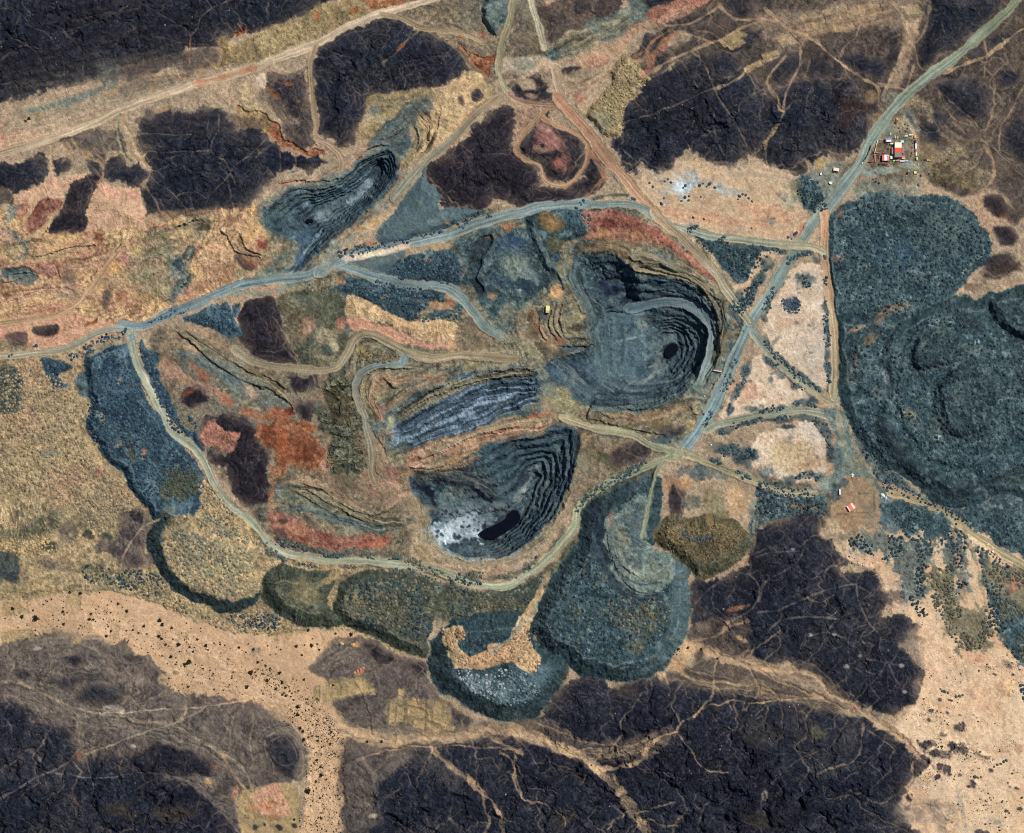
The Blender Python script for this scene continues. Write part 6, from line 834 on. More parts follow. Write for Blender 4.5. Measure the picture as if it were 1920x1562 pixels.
road('long ring road curving round the southern pit','1266,856 1241,863 1194,882 1142,905 1103,931 1082,957 1077,988 1056,1014 1025,1048 991,1076 950,1098 910,1098 871,1090 832,1074 779,1061 727,1056 662,1051 610,1051 558,1043 527,1035 501,1014 480,986 452,962 430,947 404,910 385,871 365,842 328,814 307,780 286,736 266,702 253,671 247,645 242,619',12,(146,150,120),(150,156,138)); V('270,700 290,735 312,775 325,805',4,(208,190,156),.8); B(1278,848,18,13,-20,(150,148,118),.7); B(1078,985,10,10,0,(140,148,122),.7)
road('narrow track dropping south beside the crescent heap','1245,868 1232,888 1222,920 1215,960 1208,990 1205,1005',6,(134,138,112)); V('1240,868 1212,895 1178,935',3,(104,112,104),.6)
road('blue grey main road across the western junction','229,609 276,609 312,590 365,570 417,548 456,532 500,526 540,520 571,519 605,505 626,497 662,505 714,523 766,533 832,538 865,557 886,583 910,611 938,630',15,(112,132,138),(118,134,130), width2=17); V('430,545 470,550 500,548 545,536 575,524',9,(124,136,122),.8); V('440,515 470,512 500,517 540,515',12,(132,140,120),.5); B(248,628,12,14,0,(130,146,140),.7); V('450,538 480,534 500,536',2.5,(74,84,80),.8)
road('wide road climbing north east between teal tips','600,512 620,495 640,488 688,473 740,463 772,455 845,439 897,419 949,403 980,398 1010,388 1060,383 1100,381',17,(118,132,132),(120,136,134))
P('644,480 700,471 740,462 765,455 772,463 740,472 700,481 650,491','cream', e=2, warp=3); B(690,478,40,5,-9,(212,200,168),.7); B(612,490,10,20,10,(140,146,128),.6)
road('pale road leaving the junction to the west','244,619 208,617 170,630 140,648 110,657 60,662 0,668 -60,674',10,(140,148,136),(162,144,114)); V('235,640 200,650 165,668 140,676 118,675',8,(156,140,112),.8)
road('thin tan road winding through the western quarry','-60,610 0,606 26,603 86,596 120,585 146,570 161,551 177,530 198,502 216,476',8,(172,146,112),(168,136,104))
road('winding road south of the black egg shaped hump','440,655 480,679 519,687 571,692 610,695 636,684 652,661 662,640 678,627 701,627 727,640 761,658 806,671 858,666 923,669 965,672',13,(138,128,104),(150,136,108))
road('hooked road falling into the central workings','756,671 751,684 714,684 688,692 673,705 667,729 673,755 683,781 688,806 696,832 699,858 696,885 702,905',11,(118,136,138),(142,126,100))
V('940,630 965,640 985,650 1000,670 1010,690 1020,705',12,(138,136,112),.7); V('985,585 975,600 972,615 985,640 995,660',11,(150,136,112),.7); V('980,580 1000,560 1020,545',9,(140,140,118),.8); V('1000,578 1008,600 1018,625 1030,645',5,(156,120,98),.7)
V('470,1010 490,1000 500,990',8,(160,140,104),.7); V('560,1050 600,1060 640,1070 660,1060',10,(164,140,100),.7); V('738,1030 748,1010 765,990 790,985',9,(156,136,100),.8); V('505,955 520,945 540,948',8,(168,140,100),.8); V('270,985 250,1010 232,1045 225,1065',4,(176,150,120),.8); V('270,985 290,978 320,965 345,970 390,980 440,965',3,(150,142,116),.8); V('1025,1085 1015,1100 1005,1140 985,1165',7,(112,126,120),.7); V('1028,1075 1020,1095 1005,1120',9,(186,146,104),.6)
B(1027,575,7,12,0,(150,140,110),.8)
# ------------------------------------------------------------------ final ground surface
ZF = (Z + ROUGH * (1.25 * N['small'] + .75 * N['fine'] + .22 * N['px'])).astype(f32)
K_ALB = 1.0
def lin(c):
    c = np.clip(np.asarray(c, np.float64) / 255.0,0,1)
    return np.where(c <= .04045, c / 12.92,((c + .055) / 1.055) ** 2.4)
TINT = np.array([1.0,1.0,1.0]) * K_ALB
def albedo(c):
    return np.clip(lin(c) * TINT, .002,.9)
def gz(x, y):
    """height of the ground at photo position x, y"""
    x = np.clip(np.asarray(x, float), gx[0], gx[-1] - 1e-3); y = np.clip(np.asarray(y, float), gy[0], gy[-1] - 1e-3)
    i = np.clip(np.searchsorted(gx, x) - 1,0, NX - 2); j = np.clip(np.searchsorted(gy, y) - 1,0, NY - 2)
    u = (x - gx[i]) / (gx[i + 1] - gx[i]); v = (y - gy[j]) / (gy[j + 1] - gy[j])
    return (ZF[j, i] * (1 - u) + ZF[j, i + 1] * u) * (1 - v) + (ZF[j + 1, i] * (1 - u) + ZF[j + 1, i + 1] * u) * v
def world(x, y, z):
    k = (H_CAM - z) / H_CAM
    return (x - CX) * k, -(y - CY) * k
COL = bpy.context.scene.collection
def mat_ground(name, scale=.4, amount=.34):
    m = bpy.data.materials.new(name); m.use_nodes = True; t = m.node_tree; nd = t.nodes; b = nd['Principled BSDF']
    a = nd.new('ShaderNodeAttribute'); a.attribute_name = 'Col'
    tc = nd.new('ShaderNodeTexCoord'); n = nd.new('ShaderNodeTexNoise'); n.inputs['Scale'].default_value = scale; n.inputs['Detail'].default_value = 4; n.inputs['Roughness'].default_value = .7
    mr = nd.new('ShaderNodeMapRange'); mr.inputs['From Min'].default_value = .25; mr.inputs['From Max'].default_value = .75; mr.inputs['To Min'].default_value = 1 - amount; mr.inputs['To Max'].default_value = 1 + amount
    mx = nd.new('ShaderNodeVectorMath'); mx.operation = 'SCALE'
    t.links.new(tc.outputs['Object'], n.inputs['Vector']); t.links.new(n.outputs['Fac'], mr.inputs['Value'])
    t.links.new(a.outputs['Color'], mx.inputs[0]); t.links.new(mr.outputs['Result'], mx.inputs['Scale']); t.links.new(mx.outputs[0], b.inputs['Base Color'])
    b.inputs['Roughness'].default_value = 1; b.inputs['Specular IOR Level'].default_value = .08
    return m
MG = mat_ground('stony_ground'); MP = mat_ground('tipped_rubble',1.1,.25)
def mesh_obj(name, verts, faces, mat, parent=None, loops=None, cols=None):
    me = bpy.data.meshes.new(name)
    verts = np.asarray(verts, f32)
    if isinstance(faces, np.ndarray):
        nf, k = faces.shape
        me.vertices.add(len(verts)); me.vertices.foreach_set('co', verts.ravel())
        me.loops.add(nf * k); me.loops.foreach_set('vertex_index', faces.ravel().astype(np.int32))
        me.polygons.add(nf); me.polygons.foreach_set('loop_start', np.arange(0, nf * k, k, dtype=np.int32))
        me.polygons.foreach_set('use_smooth', np.zeros(nf, bool))
        me.update(calc_edges=True)
    else:
        me.from_pydata([tuple(map(float, v)) for v in verts],[], faces); me.update()
    if cols is not None:
        at = me.attributes.new('Col','FLOAT_COLOR','POINT'); at.data.foreach_set('color', np.asarray(cols, f32).ravel())
    for m in (mat if isinstance(mat, (list, tuple)) else [mat]): me.materials.append(m)
    o = bpy.data.objects.new(name, me); COL.objects.link(o)
    if parent: o.parent = parent
    return o
def tag(o, label=None, cat=None, group=None, kind=None):
    if label: o['label'] = label
    if cat: o['category'] = cat
    if group: o['group'] = group
    if kind: o['kind'] = kind
    return o
k_ = (H_CAM - ZF) / H_CAM
VW = np.stack([(X - CX) * k_, -(Y - CY) * k_, ZF],-1).reshape(-1,3)
C = 112 + (C - 112) * 1.12; C = np.clip(C, 14,250).astype(f32)
_l = (C * np.array((.3,.59,.11), f32)).sum(-1, keepdims=True)
_rd = np.clip((C[..., 0:1] - C[..., 1:2] - 32) / 45,0,1); _bl = np.clip((C[..., 2:3] - C[..., 0:1] - 26) / 40,0,1)
C = _l + (C - _l) * (SAT - .06 * _rd - .25 * _bl)
CW = np.concatenate([albedo(C), np.ones(C.shape[:2] + (1,))],-1).astype(f32).reshape(-1,4)
ii = np.arange(NY * NX, dtype=np.int32).reshape(NY, NX)
QF = np.stack([ii[:-1, :-1], ii[1:, :-1], ii[1:, 1:], ii[:-1,1:]],-1).reshape(-1,4)
FID = ID[:-1, :-1].reshape(-1)
CATS = {'desert_ground': 'ground','rock_hill': 'hill','spoil_heap': 'spoil heap','open_pit': 'pit','dirt_road': 'road','haul_road': 'road','gravel_plain': 'ground','sand_plain': 'sand','wadi_sand': 'sand','quarry_ground': 'quarry','stony_field': 'ground','red_ground': 'ground','bare_yard': 'yard'}
remap = np.empty(NY * NX, np.int32)
for sid, (nm, lb, gp) in enumerate(STRUCT):
    F = QF[FID == sid]
    if not len(F): continue
    used = np.unique(F); remap[used] = np.arange(len(used), dtype=np.int32)
    o = mesh_obj(nm, VW[used], remap[F], MG, cols=CW[used])
    tag(o, lb, CATS.get(nm, 'ground'), gp, 'structure')
# ------------------------------------------------------------------ pools of dark water on the pit floors
def plain(name, c, rough=.8, spec=.3, metal=0.0, noise=.12, scale=2.0):
    m = bpy.data.materials.new(name); m.use_nodes = True; t = m.node_tree; nd = t.nodes; b = nd['Principled BSDF']
    a = albedo(c)
    tc = nd.new('ShaderNodeTexCoord'); n = nd.new('ShaderNodeTexNoise'); n.inputs['Scale'].default_value = scale; n.inputs['Detail'].default_value = 3
    r = nd.new('ShaderNodeValToRGB'); e = r.color_ramp.elements
    e[0].position = .3; e[1].position = .7; e[0].color = (*(a * (1 - noise)),1); e[1].color = (*np.clip(a * (1 + noise),0,.95),1)
    t.links.new(tc.outputs['Object'], n.inputs['Vector']); t.links.new(n.outputs['Fac'], r.inputs['Fac']); t.links.new(r.outputs['Color'], b.inputs['Base Color'])
    b.inputs['Roughness'].default_value = rough; b.inputs['Specular IOR Level'].default_value = spec; b.inputs['Metallic'].default_value = metal
    return m
MWAT = plain('dark_pool_water',(9,12,24),.12,.5, noise=.3, scale=.2)
def pool(s, label, dz):
    Q = smooth(pts(s), True, 3); n = len(Q); z = float(np.mean(gz(Q[:, 0], Q[:, 1]))) + dz
    v = []
    for q in Q:
        jx = q + rng.normal(0,.6,2); v.append((*world(jx[0], jx[1], z), z))
    for q in Q: v.append((*world(q[0], q[1], z - 6), z - 6))
    fs = [list(range(n - 1,-1,-1))] + [[i, (i + 1) % n, n + (i + 1) % n, n + i] for i in range(n)]
    bm = bmesh.new(); vs = [bm.verts.new(p) for p in v]
    for f in fs: bm.faces.new([vs[i] for i in f])
    bmesh.ops.recalc_face_normals(bm, faces=bm.faces)
    me = bpy.data.meshes.new('pit_pool'); bm.to_mesh(me); bm.free(); me.materials.append(MWAT)
    o = bpy.data.objects.new('pit_pool', me); COL.objects.link(o)
    tag(o, label, 'water', None, 'structure')
pool('897,1001 918,988 941,978 957,960 966,957 976,966 972,980 954,995 933,1009 918,1012','long curved black pool on the floor of the southern pit',3.2)
pool('1247,656 1253,648 1260,645 1268,646 1271,655 1268,663 1262,667 1256,672 1250,669 1246,664','round black pool at the bottom of the great pit',3.5)
pool('572,415 577,411 587,412 586,417 580,419 574,419','tiny black pool on the floor of the north western pit',2.0)
# ------------------------------------------------------------------ rubble tipped by trucks, pile by pile
NS = 9
def inside(P_, x, y):
    ins = np.zeros(x.shape, bool)
    for i in range(len(P_)):
        a = P_[i - 1]; b = P_[i]
        if a[1] != b[1]: ins ^= ((a[1] > y) != (b[1] > y)) & (x < (b[0] - a[0]) * (y - a[1]) / (b[1] - a[1]) + a[0])
    return ins
def pile_field(s, sp, r0, cols, where, ang=20, prob=1.0, jit=.26, clump=-9):
    Q = smooth(pts(s), True, 3); c, sn = math.cos(math.radians(ang)), math.sin(math.radians(ang))
    x0, y0 = Q.min(0); x1, y1 = Q.max(0); m = ((x0 + x1) / 2,(y0 + y1) / 2); RR = max(x1 - x0, y1 - y0)
    n = int(RR / sp) + 2
    a, b = np.meshgrid(np.arange(-n, n + 1), np.arange(-n, n + 1))
    u = (a + .5 * (b % 2)) * sp; v = b * sp * .88
    u = u + rng.normal(0, jit * sp, u.shape); v = v + rng.normal(0, jit * sp, v.shape)
    x = m[0] + u * c - v * sn; y = m[1] + u * sn + v * c
    ok = inside(Q, x + 7 * vnoise(x / 17, y / 17,91), y + 7 * vnoise(x / 17, y / 17,92)) & (rng.random(x.shape) < prob) & (vnoise(x / 24, y / 24,93) + .6 * vnoise(x / 10, y / 10,94) > clump)
    x, y = x[ok], y[ok]; r = r0 * .95 * rng.uniform(.6,1.3, x.shape)
    ci = rng.random(x.shape)
    pat = vnoise(x / 30, y / 30,777) * .5 + .5
    cols = np.array(cols, float); idx = np.minimum((np.clip(pat * .7 + ci * .3,0,.999) * len(cols)).astype(int), len(cols) - 1)
    cc = cols[idx] * rng.uniform(.82,1.15,(len(x),1)); _m = cc @ np.array((.3,.59,.11)); cc = _m[:, None] + (cc - _m[:, None]) * SAT
    return [(float(x[i]), float(y[i]), float(r[i]), cc[i], where) for i in range(len(x))]
TB = [(54,77,94),(64,87,101),(46,64,80),(74,96,108)]; TD = [(50,69,76),(60,78,84),(44,59,66),(76,88,88)]; TA = [(154,137,105),(138,124,97),(166,144,108),(116,108,88)]
OL = [(100,98,79),(86,88,74),(116,109,86),(76,80,72)]; OR = [(172,140,104),(156,126,94),(182,150,112)]; SP = [(58,76,83),(50,68,75),(68,86,90),(46,62,70),(92,104,102)]
PILES = []
for a in (('570,430 600,385 650,370 720,372 790,382 820,405 845,440 848,475 820,500 780,540 700,580 600,590 582,560 572,500',8,3.3, SP, 'speckled teal rubble pile on the northern teal heap near the camp',20,.8),
          ('1570,430 1600,385 1650,370 1720,372 1790,382 1820,405 1845,440 1848,475 1820,500 1785,545 1700,585 1600,590 1582,560 1572,500',8,3.4, SP, 'speckled teal rubble pile on the northern teal heap near the camp',20,.85),
          ('1590,630 1650,600 1700,600 1660,680 1650,780 1600,740',8,3, TD, 'dark teal rubble pile on the western terrace of the vast right hand heap',20,.5),
          ('1670,690 1700,640 1750,590 1810,585 1850,610 1920,650 1930,860 1850,890 1790,890 1740,870 1690,810',8,3.2, SP, 'grey teal rubble pile on the upper terrace of the vast right hand heap',20,.62),
          ('1600,790 1640,800 1680,880 1720,925 1790,950 1770,962 1700,930 1660,920 1625,860',7,3, TD, 'dark teal rubble pile at the foot of the vast right hand heap',30,.8),
          ('1740,960 1800,975 1900,1030 1930,1050 1930,990 1890,945 1830,962',7,3, SP, 'teal rubble pile between the sandy road and the vast right hand heap',25,.85),
          ('1590,1012 1640,1000 1700,1005 1745,1005 1752,1030 1740,1070 1735,1120 1745,1150 1710,1150 1690,1120 1690,1080 1650,1050 1610,1035',6.2,3.1, TD, 'dark teal rubble pile lying on the sand south of the bare yard',15,.8),
          ('1665,960 1700,945 1740,960 1735,1000 1690,1000',7,3, SP, 'teal rubble pile south of the start of the sandy road',10,.9),
          ('1745,1080 1790,1050 1790,1120 1800,1140 1790,1200 1850,1160 1860,1190 1830,1215 1795,1210 1765,1160 1745,1110',6.2,3.1, OL, 'olive brown rubble pile in the strip of tipped rows on the sand',15,.85),
          ('1800,1000 1820,1030 1840,1070 1850,1110 1880,1150 1930,1150 1930,1090 1880,1050 1830,1015',6.4,3.1, TD + OL, 'mixed teal and olive rubble pile below the sandy road',25,.9),
          ('1850,1120 1900,1160 1930,1160 1930,1230 1905,1235 1880,1190 1855,1170',6.4,3.1, TD + OL, 'mixed teal and olive rubble pile near the lower right edge',25,.9),
          ('1765,1000 1800,990 1810,1050 1820,1100 1790,1110 1780,1060',6.2,3.0, TD, 'dark teal rubble pile beside the two narrow sandy lanes',25,.7),
          ('1910,1285 1930,1280 1930,1320 1914,1312',6,3.2, TD, 'dark teal rubble pile by the pale hollow at the right edge',25,1),
          ('175,740 245,700 265,740 300,800 330,835 365,870 375,890 330,890 300,930 270,930 250,900 240,870 200,850 175,810',6.2,3.1, TB, 'blue teal rubble pile on the western teal heap',12,.9),
          ('170,665 240,660 250,700 240,720 175,730',6.4,2.6, TB, 'deep blue rubble pile at the top of the western teal heap',12,.7),
          ('300,890 340,870 370,885 375,920 345,935 305,940 295,910',6,3.1,[(88,88,70),(76,80,66),(102,98,76)],'olive rubble pile on the dark patch of the western teal heap',12,.95),
          ('365,605 425,575 440,605 440,625 410,620',6,3, TB, 'blue teal rubble pile on the small tip beside the black egg hump',30,1),
          ('85,680 130,690 105,708 115,720 95,715',6,3, TB, 'blue rubble pile on the little tip near the left edge',30,.9),
          ('0,700 90,700 160,770 160,830 190,880 240,920 240,960 150,970 100,920 40,930 0,920',6.6,3.0, TA, 'tan rubble pile on the broad western spoil ground',10,.72),
          ('0,690 30,690 35,765 0,765',6.2,3, OL, 'dark olive rubble pile at the left edge',10,.9),
          ('160,950 215,940 245,950 220,965 200,990 165,990',6,3, TA, 'tan rubble pile near the dark purple rock',10,.95),
          ('0,1012 80,1010 110,1030 70,1045 0,1035',6,2.8,[(186,156,100),(170,146,100)],'yellow tan rubble pile in rows near the left edge',4,.95),
          ('160,1060 230,1065 290,1080 310,1100 280,1115 200,1092 165,1085',6.4,3.2, OL + TD, 'olive and teal rubble pile on the rim of the wadi',10,.9),
          ('250,1085 300,1090 350,1130 420,1160 480,1175 520,1180 500,1192 430,1180 350,1150 290,1130 255,1110',6.4,3.1, TA + OR, 'tan rubble pile along the edge of the wadi sand',10,.9),
          ('420,1150 490,1145 540,1175 480,1180 440,1172',6,3, TD + OR, 'mixed dark and orange rubble pile beside the wadi',0,.95),
          ('310,1010 350,1000 400,1010 470,1040 478,1090 440,1118 390,1110 345,1085 318,1055',6.8,3.4,[(160,148,112),(142,136,106),(122,122,100),(176,154,112)],'pale tan rubble pile on the round tan topped heap',14,.95),
          ('380,960 420,985 470,1005 480,1022 430,1012 390,995 370,975',6.6,3.2,[(150,140,106),(120,122,104)],'tan green rubble pile north of the round tan topped heap',14,.9),
          ('375,890 410,930 440,965 420,980 385,965 378,930',6.6,3.2, TA, 'tan rubble pile between the western teal heap and the ring road',14,.9),
          ('645,1105 700,1082 800,1088 820,1100 812,1150 800,1200 740,1190 690,1170 640,1150',6.6,3.2, OL + TD, 'olive rubble pile in rows south of the ring road',5,.92),
          ('840,1100 900,1110 960,1120 1000,1110 980,1140 900,1150 850,1160',6.6,3, OL + TD, 'dark olive rubble pile on the bank below the ring road',8,.75),
          ('838,1185 862,1178 868,1195 855,1215 890,1232 925,1217 955,1198 970,1170 1000,1170 992,1195 1012,1240 990,1258 960,1232 900,1252 850,1232',5.8,3, OR, 'orange tan rubble pile on the crest of the southern heap',15,.95),
          ('850,1255 900,1265 960,1255 1000,1275 1010,1300 960,1320 900,1305',6,3,[(112,130,136),(82,104,112),(140,152,154),(60,82,90)],'blue grey rubble pile below the orange crest of the southern heap',15,.9),
          ('870,1165 910,1165 940,1170 930,1200 890,1205 872,1190',6,2.8, TD, 'dark teal rubble pile inside the hook of the orange crest',15,.6),
          ('1000,1195 1030,1120 1070,1060 1100,1040 1140,1080 1180,1130 1230,1140 1240,1180 1190,1230 1120,1240 1060,1220',7,3.1, TD + [(100,100,76)],'teal rubble pile on the big round southern heap',20,.6),
          ('1140,1125 1200,1120 1250,1130 1245,1180 1200,1190 1150,1180',6.4,3, OL + TD, 'olive rubble pile on the raised middle of the big round southern heap',10,.75),
          ('1240,1000 1262,978 1320,985 1380,985 1400,1000 1370,1030 1320,1045 1270,1035',5.4,2.5,[(104,92,68),(92,82,62),(122,106,78),(80,76,60)],'brown rubble pile on the brown heap with the teal lens',0,.95),
          ('1172,108 1200,135 1216,146 1190,175 1170,200 1160,235 1130,200 1145,160 1150,130',6,3,[(150,136,98),(136,124,92),(160,142,104)],'olive tan rubble pile on the olive heap at the top',50,.95),
          ('640,525 700,527 770,540 830,552 800,572 775,585 730,575 690,560',5.8,3.1, TB, 'blue teal rubble pile in rows below the blue grey main road',5,.95),
          ('735,495 800,480 850,480 872,510 868,530 800,525 740,515',6.2,3.1, TB, 'blue teal rubble pile in rows above the blue grey main road',5,.95),
          ('780,592 850,585 870,575 860,595 790,602',6,3, TB, 'blue teal rubble pile above the rilled tan tip face',5,.9),
          ('720,463 800,440 905,398 910,404 850,430 770,455 730,470',6,3, TB, 'dark blue rubble pile along the wide north east road',-22,.95),
          ('628,470 700,455 720,462 690,473 640,482',6,3, TB + [(160,104,76)],'blue and rusty rubble pile by the start of the wide north east road',-15,.9),
          ('690,655 730,662 740,672 720,680 680,680 672,665',5.6,2.8,[(126,110,76),(96,90,70)],'brown rubble pile inside the hooked road',10,.95),
          ('1305,445 1345,455 1440,476 1425,500 1400,525 1378,520 1350,490',6,2.8, TD, 'dark teal rubble pile in the triangular tip by the rim road',20,.9),
          ('1425,908 1540,928 1540,965 1500,960 1430,970',6.2,3, TD, 'teal rubble pile north of the black hill with white tracks',8,.85),
          ('1498,340 1525,338 1550,372 1545,392 1510,390',5.6,2.6, TD, 'dark teal rubble pile on the small tip opposite the camp',20,.95),
          ('1060,395 1098,400 1102,430 1070,440 1055,420',6,2.8, TD, 'teal rubble pile beside the brown fan north of the great pit',20,.6),
          ('525,1012 600,1032 640,1036 635,1043 590,1040 530,1025',6,3.1, TD, 'dark teal rubble pile in the row along the ring road',10,1),('770,1050 860,1082 900,1088 890,1096 840,1085 770,1062',6,3, OL + TD, 'dark rubble pile in the row above the ring road',15,1),
          ('135,660 230,618 232,628 170,655 140,672',6,3, TB, 'blue teal rubble pile in the bank by the western junction',-25,.9),('280,602 350,575 352,582 285,608',5.5,2.4, TB, 'blue teal rubble pile on the bank of the blue grey main road',-25,.8),
          ('264,655 280,662 300,710 335,785 360,815 340,812 300,760',6,3, TB, 'blue teal rubble pile on the bank of the ring road',65,.95),('358,785 372,795 374,825 355,812',6,3, TB, 'blue teal rubble pile next to the pink scar',40,.9),
          ('1100,925 1180,880 1215,868 1180,890 1110,935',6,2.8, TB, 'blue grey rubble pile lining the eastern ring road',-25,1),('1475,560 1490,560 1500,575 1485,585 1470,575',4.6,2.8,[(64,80,96),(76,92,106)],'dark blue rubble pile in the lone clump on the tall road triangle',20,1),
          ('1490,515 1515,520 1520,540 1500,535',5,2.8, TD, 'dark teal rubble pile in the corner of the tall road triangle',20,.9),('1385,840 1412,848 1408,866 1385,856',5,2.7, TD, 'dark teal rubble pile in the road island in the south east',20,.9),('1380,560 1420,530 1432,520 1405,575 1385,592',5.5,2.9, TD, 'dark teal rubble pile beside the slanting haul road',-50,.85)):
    se = np.mean(pts(a[0])[:, 0]) > 1580 and np.mean(pts(a[0])[:, 1]) > 975
    PILES += pile_field(a[0], a[1] * (.84 if se else .92), a[2] * (1.08 if se else 1), a[3], a[4], a[5], a[6], clump=-.28 if se else -9)
PILES = [p for p in PILES if not (p[0] < 900 and 370 < p[1] < 600 and 'speckled' in p[4])]
for s, wd, kd in BANKS:
    Q = smooth(pts(s), False, 4); L = np.concatenate([[0], np.cumsum(np.hypot(*np.diff(Q, axis=0).T))])
    for t in np.arange(0, L[-1],1.7):
        if vnoise(t / 16, wd + Q[0,0],95) < -.25: continue
        off = rng.normal(0, wd * .42); q = np.array([np.interp(t, L, Q[:, 0]), np.interp(t, L, Q[:, 1])]); a_ = np.array([np.interp(t + 2, L, Q[:, 0]), np.interp(t + 2, L, Q[:, 1])]) - q
        n_ = np.array([-a_[1], a_[0]]) / (np.hypot(*a_) + 1e-6)
        c_ = np.array((TD if kd == 0 else TD + OL)[rng.integers(4 if kd == 0 else 8)], float) * rng.uniform(.95,1.3)
        PILES.append((float(q[0] + off * n_[0]), float(q[1] + off * n_[1]), float(rng.uniform(1.5,3.6)), c_, 'dark teal rubble pile in the banks lining the eastern roads' if kd == 0 else 'dark rubble pile in the banks lining the ring road'))
# loose lone piles
for x, y, c in ((1218,343,0),(1224,350,0),(1246,340,0),(1252,336,0),(1258,342,0),(1281,352,0),(1285,348,0),(1312,348,0),(1318,344,0),(1325,350,0),(1330,345,0),(1284,370,0),(1292,368,0),(1291,376,0),(1278,377,0),(1314,369,0),(1340,352,0),(1386,368,0),(1392,364,0),(1398,366,0),(1404,372,0),(1410,378,0),(1384,374,0),(1245,372,0),(1240,382,0),(1088,380,0),(1094,376,0),(1090,384,0),(1113,374,0),(1190,374,0),(1186,372,0),(1409,428,0),(1300,408,0),(1320,411,0),(1234,445,0),(1281,465,0),(1287,472,0),(1404,694,0),(64,650,1),(68,648,1),(17,668,1),(22,665,1),(1478,445,0),(1484,448,0),(1490,440,0),(1492,438,0),(1494,436,0),(609,472,1),(596,470,1),(1768,347,0),(1722,347,1),(595,1208,1),(1763,1292,2),(1767,1296,2),(1771,1297,2),(1777,1299,2),(1793,1306,2),(1799,1305,2),(1805,1303,2),(1864,1438,2),(1870,1434,2),(1876,1432,2),(1882,1428,2),(1887,1426,2),(1828,1457,2),(1833,1458,2),(1839,1457,2)):
    PILES.append((x, y, 3.1 * random.uniform(.8,1.2), np.array(((58,76,88),(56,84,102),(74,88,78))[c], float) * random.uniform(.85,1.15),('single dark teal rubble pile on the pale sandy camp ground','single blue teal rubble pile in the west','single green grey rubble pile on the pale sand plain')[c]))
def pile_geo(p):
    x, y, r, c, _ = p
    a = np.linspace(0,2 * np.pi, NS, endpoint=False) + rng.random() * 6.28
    rb = r * rng.uniform(.85,1.18, NS); rm = r * rng.uniform(.42,.66, NS); el = rng.uniform(.8,1.25); th = rng.random() * 3.14
    h = r * rng.uniform(.3,.6)
    px = np.concatenate([[rng.normal(0, r * .12)], rm * np.cos(a + .3), rb * np.cos(a)]); py = np.concatenate([[rng.normal(0, r * .12)], rm * np.sin(a + .3), rb * np.sin(a)])
    px *= el
    px, py = px * math.cos(th) - py * math.sin(th), px * math.sin(th) + py * math.cos(th)
    z = gz(x + px, y + py); z = z * .35 + gz(x, y) * .65
    z = z + np.concatenate([[h], h * rng.uniform(.5,.78, NS), np.full(NS, -.5)])
    wx_, wy_ = world(x + px, y + py, z)
    cc = albedo(np.clip(c * rng.uniform(.9,1.12,(2 * NS + 1,1)),0,255))
    return np.stack([wx_, wy_, z],1), np.concatenate([cc, np.ones((2 * NS + 1,1))],1)
TF = [[0,1 + (i + 1) % NS, 1 + i] for i in range(NS)]
for i in range(NS):
    j = (i + 1) % NS; TF += [[1 + i, 1 + j, 1 + NS + j],[1 + i, 1 + NS + j, 1 + NS + i]]
TF = np.array(TF, np.int32)[:, ::-1].copy()
PILES.sort(key=lambda p: -p[2])
BIG, REST = PILES[:300], PILES[300:]
for p in BIG:
    v, c = pile_geo(p)
    o = mesh_obj('rubble_pile', v, TF, MP, cols=c)
    tag(o, p[4],'rubble pile', p[4].replace('rubble pile','rubble piles') if 'single' not in p[4] else p[4].replace('single ','scattered ').replace('rubble pile','rubble piles'))
vs, cs, fs = [],[],[]
for n, p in enumerate(REST):
    v, c = pile_geo(p); vs.append(v); cs.append(c); fs.append(TF + n * (2 * NS + 1))
o = mesh_obj('rubble', np.concatenate(vs), np.concatenate(fs), MP, cols=np.concatenate(cs))
tag(o, 'thousands of smaller grey, teal and tan rubble piles tipped over the spoil heaps','rubble', None, 'stuff')
print('piles', len(PILES))
# ------------------------------------------------------------------ stones and tiny scrub too many to count
def specks(name, label, cat, zones, mat_col, rr, hh):
    vs, cs, fs = [],[],[]; n = 0
    for s, num, clump in zones:
        Q = smooth(pts(s), True, 3); x0, y0 = Q.min(0); x1, y1 = Q.max(0)
        x = rng.uniform(x0, x1, num * 3); y = rng.uniform(y0, y1, num * 3)
        ok = inside(Q, x, y) & (vnoise(x / 28, y / 28,55) + .5 * vnoise(x / 9, y / 9,56) > clump); x, y = x[ok][:num], y[ok][:num]
        for a, b in zip(x, y):
            r = rng.uniform(*rr) * (1 + (rng.random() < .1)); t = np.arange(5) * 1.2566 + rng.random() * 6
            px = np.concatenate([[0], r * np.cos(t) * rng.uniform(.8,1.3)]); py = np.concatenate([[0], r * np.sin(t)])
            z = gz(a + px, b + py) + np.concatenate([[r * hh], np.full(5,-.15)])
            wx_, wy_ = world(a + px, b + py, z); vs.append(np.stack([wx_, wy_, z],1))
            c = albedo(np.array(mat_col[rng.integers(len(mat_col))], float) * rng.uniform(.8,1.2)); cs.append(np.tile(np.append(c, 1),(6,1)))
            fs.append(np.array([[0,1 + (k + 1) % 5,1 + k] for k in range(5)], np.int32)[:, ::-1] + n); n += 6
    o = mesh_obj(name, np.concatenate(vs), np.concatenate(fs), MP, cols=np.concatenate(cs)); tag(o, label, cat, None, 'stuff')
